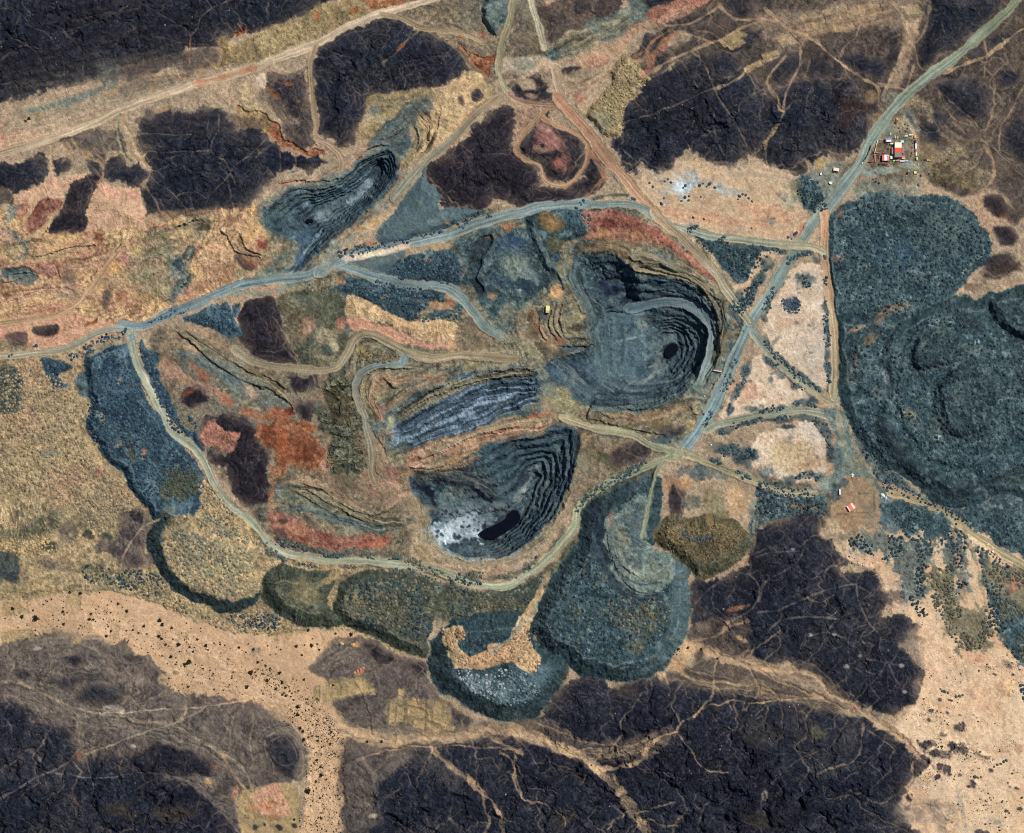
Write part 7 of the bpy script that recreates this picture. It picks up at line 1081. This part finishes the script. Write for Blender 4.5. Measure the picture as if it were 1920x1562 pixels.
specks('low_scrub','tiny dark tufts of scrub sprinkled over the wadi sand','scrub',[('150,1130 260,1160 320,1180 420,1200 500,1240 560,1280 610,1330 640,1370 640,1400 600,1420 570,1400 545,1350 430,1298 330,1296 300,1255 240,1210 150,1185',1500,-.25),('575,1340 640,1380 640,1562 560,1562 572,1480 570,1400',1500,-.45),('20,1120 150,1110 260,1130 260,1160 150,1180 20,1180',160,.1),('460,1260 560,1270 640,1380 580,1380 540,1345',700,-.3),('590,1000 600,1000 600,1001',1,-2)],[(70,62,50),(86,70,56),(60,60,48),(98,78,62)],(.5,1.15),.8)
specks('loose_stones','dark loose stones scattered over the pale sand plain','stones',[('1720,1160 1800,1180 1830,1250 1790,1330 1720,1340 1735,1260',260,.0),('1700,1330 1800,1340 1900,1380 1918,1562 1700,1562 1715,1440 1720,1400',700,.12),('1830,1230 1918,1230 1918,1300 1850,1280',130,.0),('1580,1040 1640,1055 1660,1070 1600,1080',60,-.2),('1720,1430 1760,1430 1800,1450 1760,1470 1720,1460',120,-.6),('1725,1388 1780,1388 1870,1425 1820,1430 1740,1425',260,-.6),('1795,1355 1815,1360 1812,1375 1795,1372',60,-2)],[(72,64,62),(90,76,68),(58,54,56)],(.5,1.2),.7)
specks('loose_rocks','small pale and dark rocks strewn over the black hills and heap feet','stones',[('1000,1350 1100,1270 1300,1280 1600,1330 1700,1420 1690,1560 700,1560 660,1420 900,1390',900,-.1),('1300,1100 1420,1000 1540,970 1640,1080 1720,1200 1720,1300 1500,1250 1330,1210',500,-.1),('60,-10 600,-10 400,80 20,180',350,-.1),('1160,290 1200,180 1400,130 1600,200 1600,280 1300,290',400,-.1),('600,90 740,40 870,110 760,165 640,250',250,-.1),('800,1240 850,1330 930,1350 1000,1350 1060,1290 1290,1200 1300,1120 1298,1230 1150,1290 1070,1275 1010,1350 900,1360 830,1320',700,-.8),('0,1310 100,1360 160,1420 380,1430 450,1560 0,1560',400,.0),('930,340 1010,330 1000,390 930,390',30,0)],[(118,110,104),(46,44,50),(140,126,112),(40,38,46),(96,90,86)],(.45,1.0),.6)
# ------------------------------------------------------------------ shrubs and acacias of the wadi, one by one
def leaf_mat(name, c):
    return plain(name, c, .9,.1, noise=.35, scale=1.5)
MLEAF = [leaf_mat('dark_leaves',(44,50,40)), leaf_mat('olive_leaves',(62,62,46)), leaf_mat('brown_leaves',(66,50,46))]
MTRUNK = plain('bark',(88,70,54))
def crown_mesh(seed, m):
    g = np.random.default_rng(seed); vs, fs = [],[]
    for k in range(150):
        th = g.uniform(0,6.283); ph = math.acos(g.uniform(-.25,1)); rr = g.uniform(.55,1.0) * (1 + .22 * math.sin(3 * th + seed) + .12 * math.sin(5 * th))
        c = np.array([math.cos(th) * math.sin(ph) * rr, math.sin(th) * math.sin(ph) * rr, .55 + .5 * math.cos(ph) * rr])
        a = g.normal(0,1,3); a /= np.linalg.norm(a); b = np.cross(a, g.normal(0,1,3)); b /= np.linalg.norm(b); s = g.uniform(.12,.24)
        n = len(vs); vs += [c + a * s, c + b * s, c - a * s, c - b * s + np.array([0,0, s * .3])]; fs.append([n, n + 1, n + 2, n + 3])
    me = bpy.data.meshes.new('crown'); me.from_pydata([tuple(v) for v in vs],[], fs); me.materials.append(m); me.update(); return me
def trunk_mesh():
    vs, fs = [],[]
    def limb(p, q, r0, r1):
        n = len(vs); d = np.array(q) - np.array(p); a = np.cross(d, (.3,1,.2)); a /= np.linalg.norm(a); b = np.cross(d, a); b /= np.linalg.norm(b)
        for c, r in ((p, r0),(q, r1)):
            for k in range(5): vs.append(np.array(c) + r * (math.cos(k * 1.2566) * a + math.sin(k * 1.2566) * b))
        for k in range(5): fs.append([n + k, n + (k + 1) % 5, n + 5 + (k + 1) % 5, n + 5 + k])
    limb((0,0,-.1),(0.03,0,.4),.09,.06); limb((.03,0,.38),(.35,.15,.8),.05,.02); limb((.03,0,.38),(-.3,.2,.8),.05,.02); limb((.03,0,.35),(0,-.35,.75),.05,.02)
    me = bpy.data.meshes.new('trunk'); me.from_pydata([tuple(v) for v in vs],[], fs); me.materials.append(MTRUNK); me.update(); return me
CROWNS = [[crown_mesh(s + 10 * k, MLEAF[k]) for s in range(4)] for k in range(3)]; TRUNK = trunk_mesh()
SH = []
def sh(ox, oy, k, s):
    for q in s.split():
        a = [float(t) for t in q.split(',')]
        SH.append((ox + a[0] / k, oy + a[1] / k, a[2] if len(a) > 2 else None))
sh(0,1100,7.68,'1010,80,3 1160,95,3.6 185,310,3 320,430,3.4 520,455,5.4 480,340,2 910,360,3.2 970,375 685,210 920,212 845,483 920,537,2.8 512,628 512,703 1185,325 1315,390,2.4 1290,467,3 1350,470,2.2 1420,285 1550,265 1605,215 1705,245,2.6 1760,298 1830,348,3.2 1545,545 1525,607 1600,638,2.6 1535,710,2.8 1140,600 1190,693 1645,805 85,1010 1435,85 1560,572 1490,467')
sh(240,1120,7.68,'460,328,3.6 497,390,3.4 232,412,2.6 632,437,2.6 450,558,3.2 485,592,2.4 545,677,2.4 650,600 775,513 845,370 910,448 1050,445 1050,488 1000,605,2.2 733,677,3.8 1125,692,3 1240,660 1330,675,2 1325,648 1395,690 1600,722,2.2 1733,670 1808,748,2.4 620,853,3 745,780 890,713,2.4 960,718 940,780,2.4 885,928,4.6 823,963,3.2 822,998 570,955 975,960 595,1163,2 943,1153 870,1285,2.4 1183,1050 1230,1095 1520,1075 1770,1080,4 1435,958 1870,932,2.2 1715,1285,3.4 1565,1287 1460,1257 1310,1380 1500,1133 1065,978 75,467,2 155,512,2')
sh(440,1160,7.68,'65,413,2.4 195,363 272,440,2.4 477,390 890,397,3 1010,378 1112,385,3.4 1220,445,2.2 968,522,2.4 512,518 592,510 337,625,2.4 448,678,2.2 513,713,2.2 650,780,3 473,885,3.4 690,915,2.8 672,940 597,1008,2.8 733,993,2.2 795,1040 690,1093,2.2 712,1072 740,1108,2.4 812,1120 853,1170 897,883 1000,875,2.4 910,1263,3.6 912,1378,3.2 1122,290 1680,222,3.4 1062,162,2.6 1455,212,2.2 1417,957,2.2 608,408 665,443 1125,1140')
sh(480,1340,7.68,'638,188,3 678,235,2.8 790,262 692,357,3.2 900,312 895,370,2.2 1090,247,2.4 1103,322 1072,422,2.4 868,543 882,650,2.6 933,748,2.8 945,868,3.4 865,960,2.8 750,1098,4.8 925,1197,2 1018,1150 1015,930 850,720 868,798 1600,388,2.8 1810,385,2.6 942,1483,2.8 902,1478 553,1510,2.2 712,1217 790,1310 345,100 408,95 820,145 470,150 788,95 898,95 868,140 1055,805')
sh(960,1162,3.84,'1200,212,2.6 1268,200,2.6 1363,213,2.6 1480,278,2.4'); sh(0,0,3.84,'210,855,2.8 185,872,2.4'); sh(1700,1386,8.727,'1885,955,2.2 1730,558,1.9 575,120,2.4')
def shrub_words(x, y, r):
    size = 'large' if r >= 4 else 'medium' if r >= 2.6 else 'small'
    if x > 1500: w = 'on the pale sand plain in the south east'
    elif x > 1200: w = 'on the sand strip beside the round teal heap'
    elif y < 300: w = 'beside the tan highway at the left edge'
    elif y < 1150 and x < 250: w = 'among the old field plots north of the wadi'
    elif x < 130: w = 'in the western arm of the wadi'
    elif x < 240: w = 'in the wadi above the grey rise with black tops'
    elif x < 345: w = 'in the widening wadi around the sandy lane'
    elif x < 430: w = 'in the middle of the speckled wadi'
    elif y > 1460: w = 'in the southern wadi beside the brown plots'
    elif y > 1370: w = 'in the southern wadi beside the round grey hill'
    elif x < 520: w = 'in the wadi below the tipped tan piles'
    elif y < 1230: w = 'on the bare sand below the olive heap'
    else: w = 'in the wadi bend near the ruined walls'
    return size, w
SH.sort(key=lambda s: -(s[2] or 1.5))
for n, (x, y, r) in enumerate(SH):
    r = (r or random.uniform(1.2,1.7)) * .98
    k = 0 if r > 2.9 else random.choice((0,0,1,2))
    z = float(gz(x, y)); wx_, wy_ = world(x, y, z)
    size, w = shrub_words(x, y, r / .98)
    tone = ('dark green','olive','dark brown')[k]
    kind = 'acacia_tree' if r >= 4 * .98 else 'desert_shrub'
    root = bpy.data.objects.new(kind, None); COL.objects.link(root); root.location = (wx_, wy_, z - .1); root.rotation_euler = (0,0, random.random() * 6.28)
    root.scale = (r, r * random.uniform(.85,1.1), r * random.uniform(.8,1.0))
    tag(root, f'{size} {tone} {"acacia" if kind[0] == "a" else "shrub"} {w}','tree' if kind[0] == 'a' else 'shrub', f'{size} {tone} shrubs {w}')
    for nm, me in (('crown', random.choice(CROWNS[k])),('trunk', TRUNK)):
        c = bpy.data.objects.new(nm, me); COL.objects.link(c); c.parent = root
# ------------------------------------------------------------------ built things
MATS = {}
def M(c, rough=.7, **k):
    key = (tuple(c), rough)
    if key not in MATS: MATS[key] = plain('paint_%d_%d_%d' % tuple(c), c, rough, noise=k.get('noise',.1), scale=k.get('scale',.8))
    return MATS[key]
def empty(name, x, y, rot=0, z=None):
    z = float(gz(x, y)) if z is None else z
    o = bpy.data.objects.new(name, None); COL.objects.link(o); wx_, wy_ = world(x, y, z)
    o.location = (wx_, wy_, z); o.rotation_euler = (0,0, math.radians(rot)); return o
def part(name, boxes, mat, parent, bev=.06, label=None):
    """boxes: (cx, cy, cz, sx, sy, sz[, rotz]) joined into one mesh"""
    bm = bmesh.new()
    for b in boxes:
        r = bmesh.ops.create_cube(bm, size=1); vs = r['verts']
        a = math.radians(b[6]) if len(b) > 6 else 0
        for v in vs:
            x, y, z = v.co.x * b[3], v.co.y * b[4], v.co.z * b[5]
            v.co = (b[0] + x * math.cos(a) - y * math.sin(a), b[1] + x * math.sin(a) + y * math.cos(a), b[2] + z)
    if bev: bmesh.ops.bevel(bm, geom=bm.edges[:], offset=bev, segments=1, affect='EDGES')
    me = bpy.data.meshes.new(name); bm.to_mesh(me); bm.free(); me.materials.append(mat)
    o = bpy.data.objects.new(name, me); COL.objects.link(o)
    if parent: o.parent = parent
    if label: o['label'] = label
    return o
def cyl(name, x, y, z, r, h, axis, mat, parent, n=12):
    bm = bmesh.new(); bmesh.ops.create_cone(bm, cap_ends=True, segments=n, radius1=r, radius2=r, depth=h)
    from mathutils import Matrix
    if axis == 'y': bmesh.ops.rotate(bm, verts=bm.verts, matrix=Matrix.Rotation(math.pi / 2,3,'X'))
    if axis == 'x': bmesh.ops.rotate(bm, verts=bm.verts, matrix=Matrix.Rotation(math.pi / 2,3,'Y'))
    bmesh.ops.translate(bm, verts=bm.verts, vec=(x, y, z)); me = bpy.data.meshes.new(name); bm.to_mesh(me); bm.free(); me.materials.append(mat)
    o = bpy.data.objects.new(name, me); COL.objects.link(o); o.parent = parent; return o
GLASS = M((40,52,62),.2); DARK = M((26,24,26)); WOOD = M((92,66,48)); TYRE = M((22,22,24))
def house(name, label, x, y, w, d, h, rot, walls, roofs, cat='house', door=True, win=2, group=None):
    """roofs: (y0, y1, colour, lift) fractions of the depth, drawn from north to south"""
    t = tag(empty(name, x, y, rot), label, cat, group)
    part('wall',[(0,0, h / 2 - .6, w, d, h + 1.2)], M(walls), t)
    for f0, f1, c, up in roofs:
        yc = d / 2 - (f0 + f1) / 2 * d
        part('roof',[(0, yc, h + .15 + up, w + .5,(f1 - f0) * d + .3,.3)] + ([(0, yc, h + up / 2, w * .98,(f1 - f0) * d * .98, max(up, .05))] if up else []), M(c), t)
    if door:
        dr = part('door',[(w * .12,-d / 2 - .03,1.05,1.1,.1,2.1)], WOOD, t, .02); part('handle',[(w * .12 + .4,-d / 2 - .12,1.05,.08,.1,.12)], DARK, dr, 0)
    for k in range(win):
        s = -1 if k % 2 else 1
        wn = part('window',[(s * (w / 2 + .03),(k // 2) * 2 - .6,1.7,.1,1.3,1.1)], M((220,214,204)), t, .02); part('pane',[(s * (w / 2 + .09),(k // 2) * 2 - .6,1.7,.04,1.1,.9)], GLASS, wn, 0)
    return t
CREAM = (250,240,212); WHITE = (252,250,246); ORNG = (240,92,52); PINK = (226,120,112)
house('site_house','main camp house with cream, orange and grey roofs in a row',1683,281.7,12.5,27.5,6.0,0,(200,180,150),((0,.36, CREAM, .9),(.36,.66, ORNG, .2),(.66,1,(142,130,122),.5)),'house', True, 6)
for x, w, lab in ((1672.9,3.2,'low purple grey awning on the west side of the main camp house'),(1692.6,4.2,'low purple grey awning on the east side of the main camp house')):
    t = tag(empty('awning', x, 283 if x < 1680 else 281), lab, 'awning')
    part('canopy',[(0,0,3.2, w, 13,.2)], M((150,118,128)), t); part('beam',[(0,0,3.42,.35,13.2,.22)], M((206,184,196)), t)
    for sx in (-1,1):
        for sy in (-1,1): part('post',[(sx * w * .42, sy * 6,1.2,.25,.25,3.8)], DARK, t, 0)
house('annex','camp annex with a red, white and pink striped roof',1660.2,296.2,13.0,11.2,4.0,0,(196,150,130),((0,1,(216,104,96),0),),'house', True, 2)
t_ = [o for o in bpy.data.objects if o.name == 'annex'][0]
part('roof_panel',[(-.2,0,4.45,5.4,10.6,.16)], M(WHITE), t_, .03,'white middle roof panel'); part('roof_panel',[(4.4,0,4.45,3.4,10.6,.14)], M((214,150,150)), t_, .03,'pink end roof panel'); part('water_tank',[(3.6,3.6,5.1,2.4,2,1.2)], M((206,240,226)), t_)
house('guard_house','blue and white camp building with an orange western edge',1665.2,263.1,9.8,6.4,4.2,4,(216,206,200),((0,.5,(126,148,206),0),(.5,1, WHITE, .1)),'building', True, 2)
part('roof_panel',[(-4.4,-.4,4.75,1.4,5.6,.16)], M((240,132,96)),[o for o in bpy.data.objects if o.name == 'guard_house'][0],.03)
house('small_shed','pale blue cabin immediately north east of the main camp house',1691.3,265.7,5.6,3.8,3,0,(180,200,210),((0,1,(190,224,240),0),),'cabin', True, 1)
house('small_shed','narrow cream lean-to touching the main house corner',1671.6,269.8,4.8,2.0,2.8,0,(220,210,190),((0,1, CREAM, 0),),'shed', True, 1)
house('small_shed','white cabin between the striped annex and the main house',1670.8,295.8,3.2,5.2,3,0,(220,215,214),((0,1,(238,234,240),0),),'cabin', True, 1)
house('small_shed','small orange roofed hut at the south east corner of the main house',1693.2,295.8,5,4.6,3,0,(196,160,140),((0,.7,(226,140,110),0),(.7,1,(236,220,204),0)),'hut', True, 1)
def container(label, x, y, w, d, c, rot=0, h=2.6, group='containers and cabins lining the camp'):
    t = tag(empty('shipping_container', x, y, rot), label, 'container', group)
    part('body',[(0,0, h / 2 - .3, w, d, h + .6)] + [(s * w / 2, k, h / 2,.08,.12, h) for s in (-1,1) for k in np.arange(-d / 2 + .4, d / 2,.7)], M(c), t, .04); part('roof',[(0,0, h + .06, w + .06, d + .06,.1)], M(tuple(min(255, int(v * 1.05)) for v in c)), t, .02); part('door',[(0,-d / 2 - .04, h / 2, w * .9,.06, h * .9)], M(tuple(int(v * .8) for v in c)), t, .01)
for a in (('orange cream container at the north east corner of the camp',1715.6,256,2.8,5.6,(236,176,110)),('dark navy container in the eastern row of the camp',1716.3,265.6,2.8,6.4,(44,48,84)),('long white blue container in the eastern row of the camp',1717,274.2,2.8,10,(212,226,240)),('rusty orange container in the eastern row of the camp',1717.4,282.4,2.8,4,(206,110,80)),('white container in the southern half of the eastern row',1717.8,289.4,2.6,5.4,(230,236,242)),('lime green container at the south end of the eastern row',1719.2,297.2,2.8,5.0,(190,232,140)),
          ('small lime green container in the southern row of the camp',1676.4,301.8,4.8,2.2,(150,226,120)),('pink container in the southern row of the camp',1682.6,301.4,6.2,2.2,(214,130,138)),('white container in the southern row of the camp',1691.5,302.2,9.4,2.2,(230,214,220)),('light blue container at the east end of the southern row',1699.6,301.6,5.2,2.8,(160,196,240)),
          ('cream container on the northern wall line',1708,253.2,8,2.0,(246,226,176)),('white green container on the northern wall line',1699,255.2,6,2.2,(206,220,210))):
    container(*a[:6])
container('white container standing alone at the west of the bare yard',1574.6,922.3,3.2,10.4,(206,216,214),3, group='lone containers and cabins')
container('upright white cabin west of the small rubble tip opposite the camp',1539.1,326.1,2.6,4.8,(240,238,226),-14, group='lone containers and cabins')
container('tilted white cabin south east of the pink roofed hut',1556.8,343.2,5.2,4.0,(244,240,224),-34, group='lone containers and cabins')
def wall(label, x0, y0, x1, y1, c, h=2.2, th=.9):
    x, y = (x0 + x1) / 2,(y0 + y1) / 2; L = math.hypot(x1 - x0, y1 - y0); a = -math.degrees(math.atan2(y1 - y0, x1 - x0))
    o = part('boundary_wall',[(0,0, h / 2 - .6, L, th, h + 1.2),(0,0, h + .06, L + .1, th + .25,.12)], M(c), None); z = float(gz(x, y)); wx_, wy_ = world(x, y, z); o.location = (wx_, wy_, z); o.rotation_euler = (0,0, math.radians(a)); tag(o, label, 'wall','walls round the camp')
wall('cream western boundary wall of the camp, northern stretch',1645.8,262.8,1643.2,271.5,(246,240,206)); wall('orange western boundary wall of the camp, middle stretch',1643.0,271.9,1641.6,278.5,(240,160,120)); wall('yellow western boundary wall of the camp, southern stretch',1641.5,279,1639.7,287,(236,232,170)); wall('short yellow wall at the northern gate of the camp',1649.2,262.8,1654.3,262.6,(250,206,130))
wall('salmon wall closing the yard south west of the camp',1641.9,286.6,1650.8,287.4,(234,150,124)); wall('pink wall running south at the camp corner',1639.8,289.7,1640.8,303.6,(232,142,134), th=1.3); wall('dark red low wall beside the camp entrance',1628.8,303.2,1638.8,302.8,(160,74,78))
wall('pink and white barrier wall across the bench of the great pit',1337.2,694.2,1353,697.2,(236,190,186),3.4,1.5)
house('small_house','small hut with a striped white roof and pink porch west of the camp road',1567.2,319.4,10,8,3.4,-12,(206,190,176),((0,.68,(240,226,200),0),(.68,1,(236,150,160),-.3)),'hut', True, 2)
house('small_house','lone house with an orange roof and white ends in the bare yard',1595,951,11,12.5,3.6,-57,(226,204,194),((0,.3,(244,226,206),0),(.3,.8,(240,122,84),.25),(.8,1,(250,226,222),0)),'house', True, 2)
house('loading_shed','cream roofed shed on the stepped cut west of the great pit',1026.9,580.2,6.6,13,5,-3,(206,186,140),((0,.68,(250,226,160),0),(.68,1,(24,24,26),-1.2)),'shed', True, 1)  # black end panel stands in for the shaded south side
def truck(name, label, x, y, rot, body, cab, L=7.0, W=2.6, bed=None, cat='truck', group=None):
    t = tag(empty(name, x, y, rot), label, cat, group)
    part('chassis',[(0,0,.8, L, W * .85,.4)], DARK, t); part('bed',[(-L * .15,0,1.7, L * .68, W, 1.5)], M(bed or body), t, .1)
    cb = part('cab',[(L * .36,0,1.7, L * .24, W * .96,1.7),(L * .45,0,1.25, L * .12, W * .9,.8)], M(cab), t, .12); part('windscreen',[(L * .485,0,2.1,.08, W * .8,.6)], GLASS, cb, 0)
    for sx in (-.34,.33):
        for sy in (-1,1): cyl('wheel', sx * L, sy * W * .45,.55,.55,.4,'y', TYRE, t)
    return t
def car(label, x, y, rot, c, L=4.6, W=2.0, group=None):
    t = tag(empty('parked_car', x, y, rot), label, 'car', group)
    b = part('body',[(0,0,.75, L, W, .7)], M(c, .4), t, .18); part('cabin',[(-.2,0,1.35, L * .55, W * .88,.6)], GLASS, t, .15); part('roof',[(-.2,0,1.68, L * .45, W * .8,.1)], M(c, .4), t, .03)
    for sx in (-.32,.32):
        for sy in (-1,1): cyl('wheel', sx * L, sy * W * .45,.38,.38,.3,'y', TYRE, t)
        part('headlight',[(L / 2, sx * 1.9,.8,.06,.3,.2)], M((240,238,226)), t, 0)
truck('tipper_truck','brown tipper truck with a yellow cab north of the camp',1680.9,226.6,72,(122,66,46),(236,200,120),9,4.2)
truck('flatbed_truck','yellow and white truck with a blue front south of the camp',1716.8,323.9,-8,(240,232,120),(110,110,200),7,4.4)
car('white pickup parked by the northern gate of the camp',1678.2,257,100,(226,230,226),5.4,2.2,'cars around the camp'); car('pale green car parked east of the white pickup',1682.8,258.4,80,(190,206,190),5,2.2,'cars around the camp'); car('white car standing outside the northern gate',1668.9,251.5,80,(230,240,226),4.4,2,'cars around the camp'); car('silver car on the open ground south east of the camp',1713.4,310.4,70,(214,214,210),3.6,1.8,'cars around the camp'); car('bright red car on the sandy track through the southern wadi',1602.6,1326.2,-25,(214,86,84),5.4,2.6)
car('white car at the eastern end of the scrap rows north of the camp',1706.2,242,60,(226,226,224),4.2,1.9,'cars around the camp'); car('pale van by the roadside west of the camp',1616.6,306.4,70,(236,230,220),4.6,1.9,'cars around the camp')
def digger(label, x, y, rot, c):
    t = tag(empty('excavator', x, y, rot), label, 'excavator')
    for s in (-1,1): part('track',[(0, s * 1.2,.5,4.2,.7,1.0)], DARK, t, .2)
    part('engine_body',[(-.5,0,1.8,3.0,2.6,1.5)], M(c), t, .12); cb = part('cab',[(.9,.7,2.1,1.3,1.2,1.9)], M(c), t, .08); part('window',[(1.57,.7,2.4,.05,1.0,.9)], GLASS, cb, 0)
    part('boom',[(3.0,-.3,2.9,4.4,.5,.6)], M(c), t, .06); part('bucket',[(5.6,-.3,1.4,1.0,1.3,1.1)], M((90,70,40)), t, .1)
digger('yellow excavator beside dark scrap east of the camp',1740,300.6,-8,(236,206,90))
def lump(name, x, y, r, c, label, cat, group=None, h=.8, seed=0):
    g = np.random.default_rng(seed + int(x * 7 + y)); bm = bmesh.new(); bmesh.ops.create_icosphere(bm, subdivisions=2, radius=1)
    for v in bm.verts:
        k = 1 + .22 * math.sin(v.co.x * 3 + seed) + .16 * math.sin(v.co.y * 5 + x) + g.normal(0,.06); v.co = v.co * k
        v.co.z = max(v.co.z, -.3) * h
    me = bpy.data.meshes.new(name); bm.to_mesh(me); bm.free(); me.materials.append(M(c, .95, noise=.3)); o = bpy.data.objects.new(name, me); COL.objects.link(o)
    z = float(gz(x, y)); wx_, wy_ = world(x, y, z); o.location = (wx_, wy_, z); o.scale = (r, r * g.uniform(.8,1.2), r); o.rotation_euler = (0,0, g.uniform(0,6)); return tag(o, label, cat, group)
for k in range(17):
    t = k / 16; x = 1632.5 + (1617.5 - 1632.5) * t + random.uniform(-.8,.8) + 2.2 * math.sin(t * 3); y = 273 + (303 - 273) * t
    lump('roadside_boulder', x, y, random.uniform(.8,1.5),(34,32,34),'black boulder in the line edging the road west of the camp','boulder','black boulders edging the camp road',1.0, k)
for x, y, c in ((1697.5,233,(96,74,58)),(1702.5,235.8,(84,66,54)),(1687.4,246,(104,58,50)),(1701,241,(44,40,40)),(1697.4,246.8,(60,66,64)),(1686,240,(120,92,70)),(1734,299.6,(76,50,44)),(1664.8,279.4,(70,40,38)),(1710,276,(70,58,48)),(1709,287,(46,46,40)),(1655,309,(70,58,56)),(1648,308.6,(48,46,44)),(1658,308,(110,66,62)),(1700.8,325,(40,26,28)),(1703.4,320.8,(196,184,150)),(1642,341,(60,36,40)),(1637,337,(80,50,54)),(1648,343,(50,48,52)),(1643,335,(28,26,28)),(1776,300,(24,26,28)),(1725.8,330,(36,44,46)),(1742,326,(66,72,52))):
    lump('scrap_heap', x, y, random.uniform(1.4,2.2), c, f'{"black" if sum(c) < 100 else "rusty brown" if c[0] > c[2] + 18 else "pale" if sum(c) > 400 else "dark grey"} scrap heap {"north of the camp wall" if y < 250 else "inside the camp yard" if y < 304 and x < 1722 else "south of the camp" if y < 332 and x < 1715 else "by the rubble bank south of the camp road" if x < 1660 else "on the ground east of the camp"}','scrap','scrap lying round the camp')
for x, y, r, c, l in ((1598.7,891,3.0,(226,222,216),'round white gravel heap at the north of the bare yard'),(1653.6,930,5.0,(216,222,206),'large pale gravel heap at the east of the bare yard'),(1660,934,3.4,(190,206,206),'bluish gravel heap beside the large pale one'),(1321.4,743,1.6,(236,236,232),'white block at the corner of the bench of the great pit'),(1333,834,2.2,(226,224,214),'white block at the tip of the dark bank by the star junction'),(1852,1022,2.4,(220,196,150),'cream boulder at the north end of the group by the sandy road'),(1860.5,1029,2.4,(214,190,154),'cream boulder in the middle of the group by the sandy road'),(1861.5,1035,3.0,(250,234,196),'brightest cream boulder of the group by the sandy road'),(1847,1030.5,2.2,(222,222,180),'greenish white boulder at the west of the group by the sandy road'),(1866,1038.5,2.4,(166,106,98),'dull red boulder at the south of the group by the sandy road'),(1722,347,3.0,(96,118,128),'single blue grey heap on the sandy ground south of the camp'),(1597,1207,2.6,(206,166,116),'orange sand heap with a blue patch beside it on the grey rise'),(1612,1420,.1,(0,0,0),'')):
    if r > .2 and x != 1597: lump('stone_heap', x, y, r, c, l, 'heap', None, .8)
lump('sand_heap',661.5,1209.5,4.6,(206,158,104),'round orange sand heap on the grey rise below the olive heap','heap', None, .6); lump('sand_heap',640.5,1207.5,3.2,(206,166,116),'pale sand heap touching a blue one on the grey rise','heap', None, .6); lump('sand_heap',636,1209.5,3.2,(48,78,100),'blue heap touching a pale sand one on the grey rise','heap', None, .6)
for k, (x, y) in enumerate(((666,1262),(671,1259),(676,1256),(681,1253))):
    lump('sand_heap', x, y, 3.2,(190,130,92),'orange heap in the short row above the ruined plots','heap','short row of orange heaps',.6, k)
for k, (x, y, c) in enumerate(((1702,254.6,(90,150,150)),(1704.5,252.8,(230,226,214)),(1695.5,256.4,(206,214,206)),(1716.2,270.2,(40,50,90)),(1717.6,285.2,(240,240,236)),(1710.5,262,(120,84,60)),(1712,268,(84,76,62)),(1708,292,(80,64,50)),(1656,286.5,(150,96,80)),(1646,291,(60,50,46)),(1647.5,296,(50,44,42)),(1699,262,(110,120,116)),(1688,259,(100,110,100)),(1664,270,(86,66,56)),(1722,308,(200,196,180)),(1699,330,(190,170,130)),(1666,312,(110,70,60)),(1662,309,(60,44,44)))):
    t = tag(empty('storage_crate', x, y, random.uniform(-30,30)), f'{("white" if sum(c) > 600 else "pale" if sum(c) > 480 else "dark" if sum(c) < 190 else "teal" if c[2] > c[0] + 20 else "brown")} crate {("by the northern wall line" if y < 258 else "along the eastern container row" if x > 1715 and y < 300 else "inside the camp yard" if y < 300 else "on the ground south of the camp")}','crate','crates stacked about the camp')
    part('box',[(0,0,.6,2.2,1.7,1.4)], M(c), t); part('lid',[(0,0,1.38,2.3,1.8,.14)], M(tuple(min(250, int(v * 1.1)) for v in c)), t, .02)
# ------------------------------------------------------------------ camera and daylight
sc = bpy.context.scene
cam = bpy.data.cameras.new('camera'); co = bpy.data.objects.new('camera', cam); COL.objects.link(co)
co.location = (0,0, H_CAM); co.rotation_euler = (0,0,0); cam.sensor_width = 36; cam.sensor_fit = 'HORIZONTAL'; cam.lens = 36 * H_CAM / 1920; cam.clip_start = 10; cam.clip_end = 20000
sc.camera = co
az = math.atan2(SUN_AZ[0], SUN_AZ[1]); el = math.radians(SUN_EL)
w = bpy.data.worlds.new('World'); sc.world = w; w.use_nodes = True; nt = w.node_tree
sky = nt.nodes.new('ShaderNodeTexSky'); sky.sky_type = 'NISHITA'; sky.sun_disc = False; sky.sun_elevation = el; sky.sun_rotation = az; sky.altitude = 600; sky.dust_density = 1.2
nt.links.new(sky.outputs['Color'], nt.nodes['Background'].inputs['Color']); nt.nodes['Background'].inputs['Strength'].default_value = SKY
sl = bpy.data.lights.new('sun','SUN'); so = bpy.data.objects.new('sun', sl); COL.objects.link(so)
sl.energy = SUN; sl.angle = math.radians(.55); sl.color = (1,.965,.9)
from mathutils import Vector
dv = Vector((math.sin(az) * math.cos(el), math.cos(az) * math.cos(el), math.sin(el)))
so.rotation_euler = dv.to_track_quat('Z','Y').to_euler(); so.location = (dv.x * 800, dv.y * 800,900)
vs_ = sc.view_settings; vs_.view_transform = 'Standard'; vs_.look = 'None'; vs_.exposure = EXPO; vs_.gamma = 1
sc.render.engine = 'CYCLES'; sc.cycles.max_bounces = 3; sc.cycles.diffuse_bounces = 2; sc.cycles.use_denoising = False; sc.cycles.filter_width = 1.05
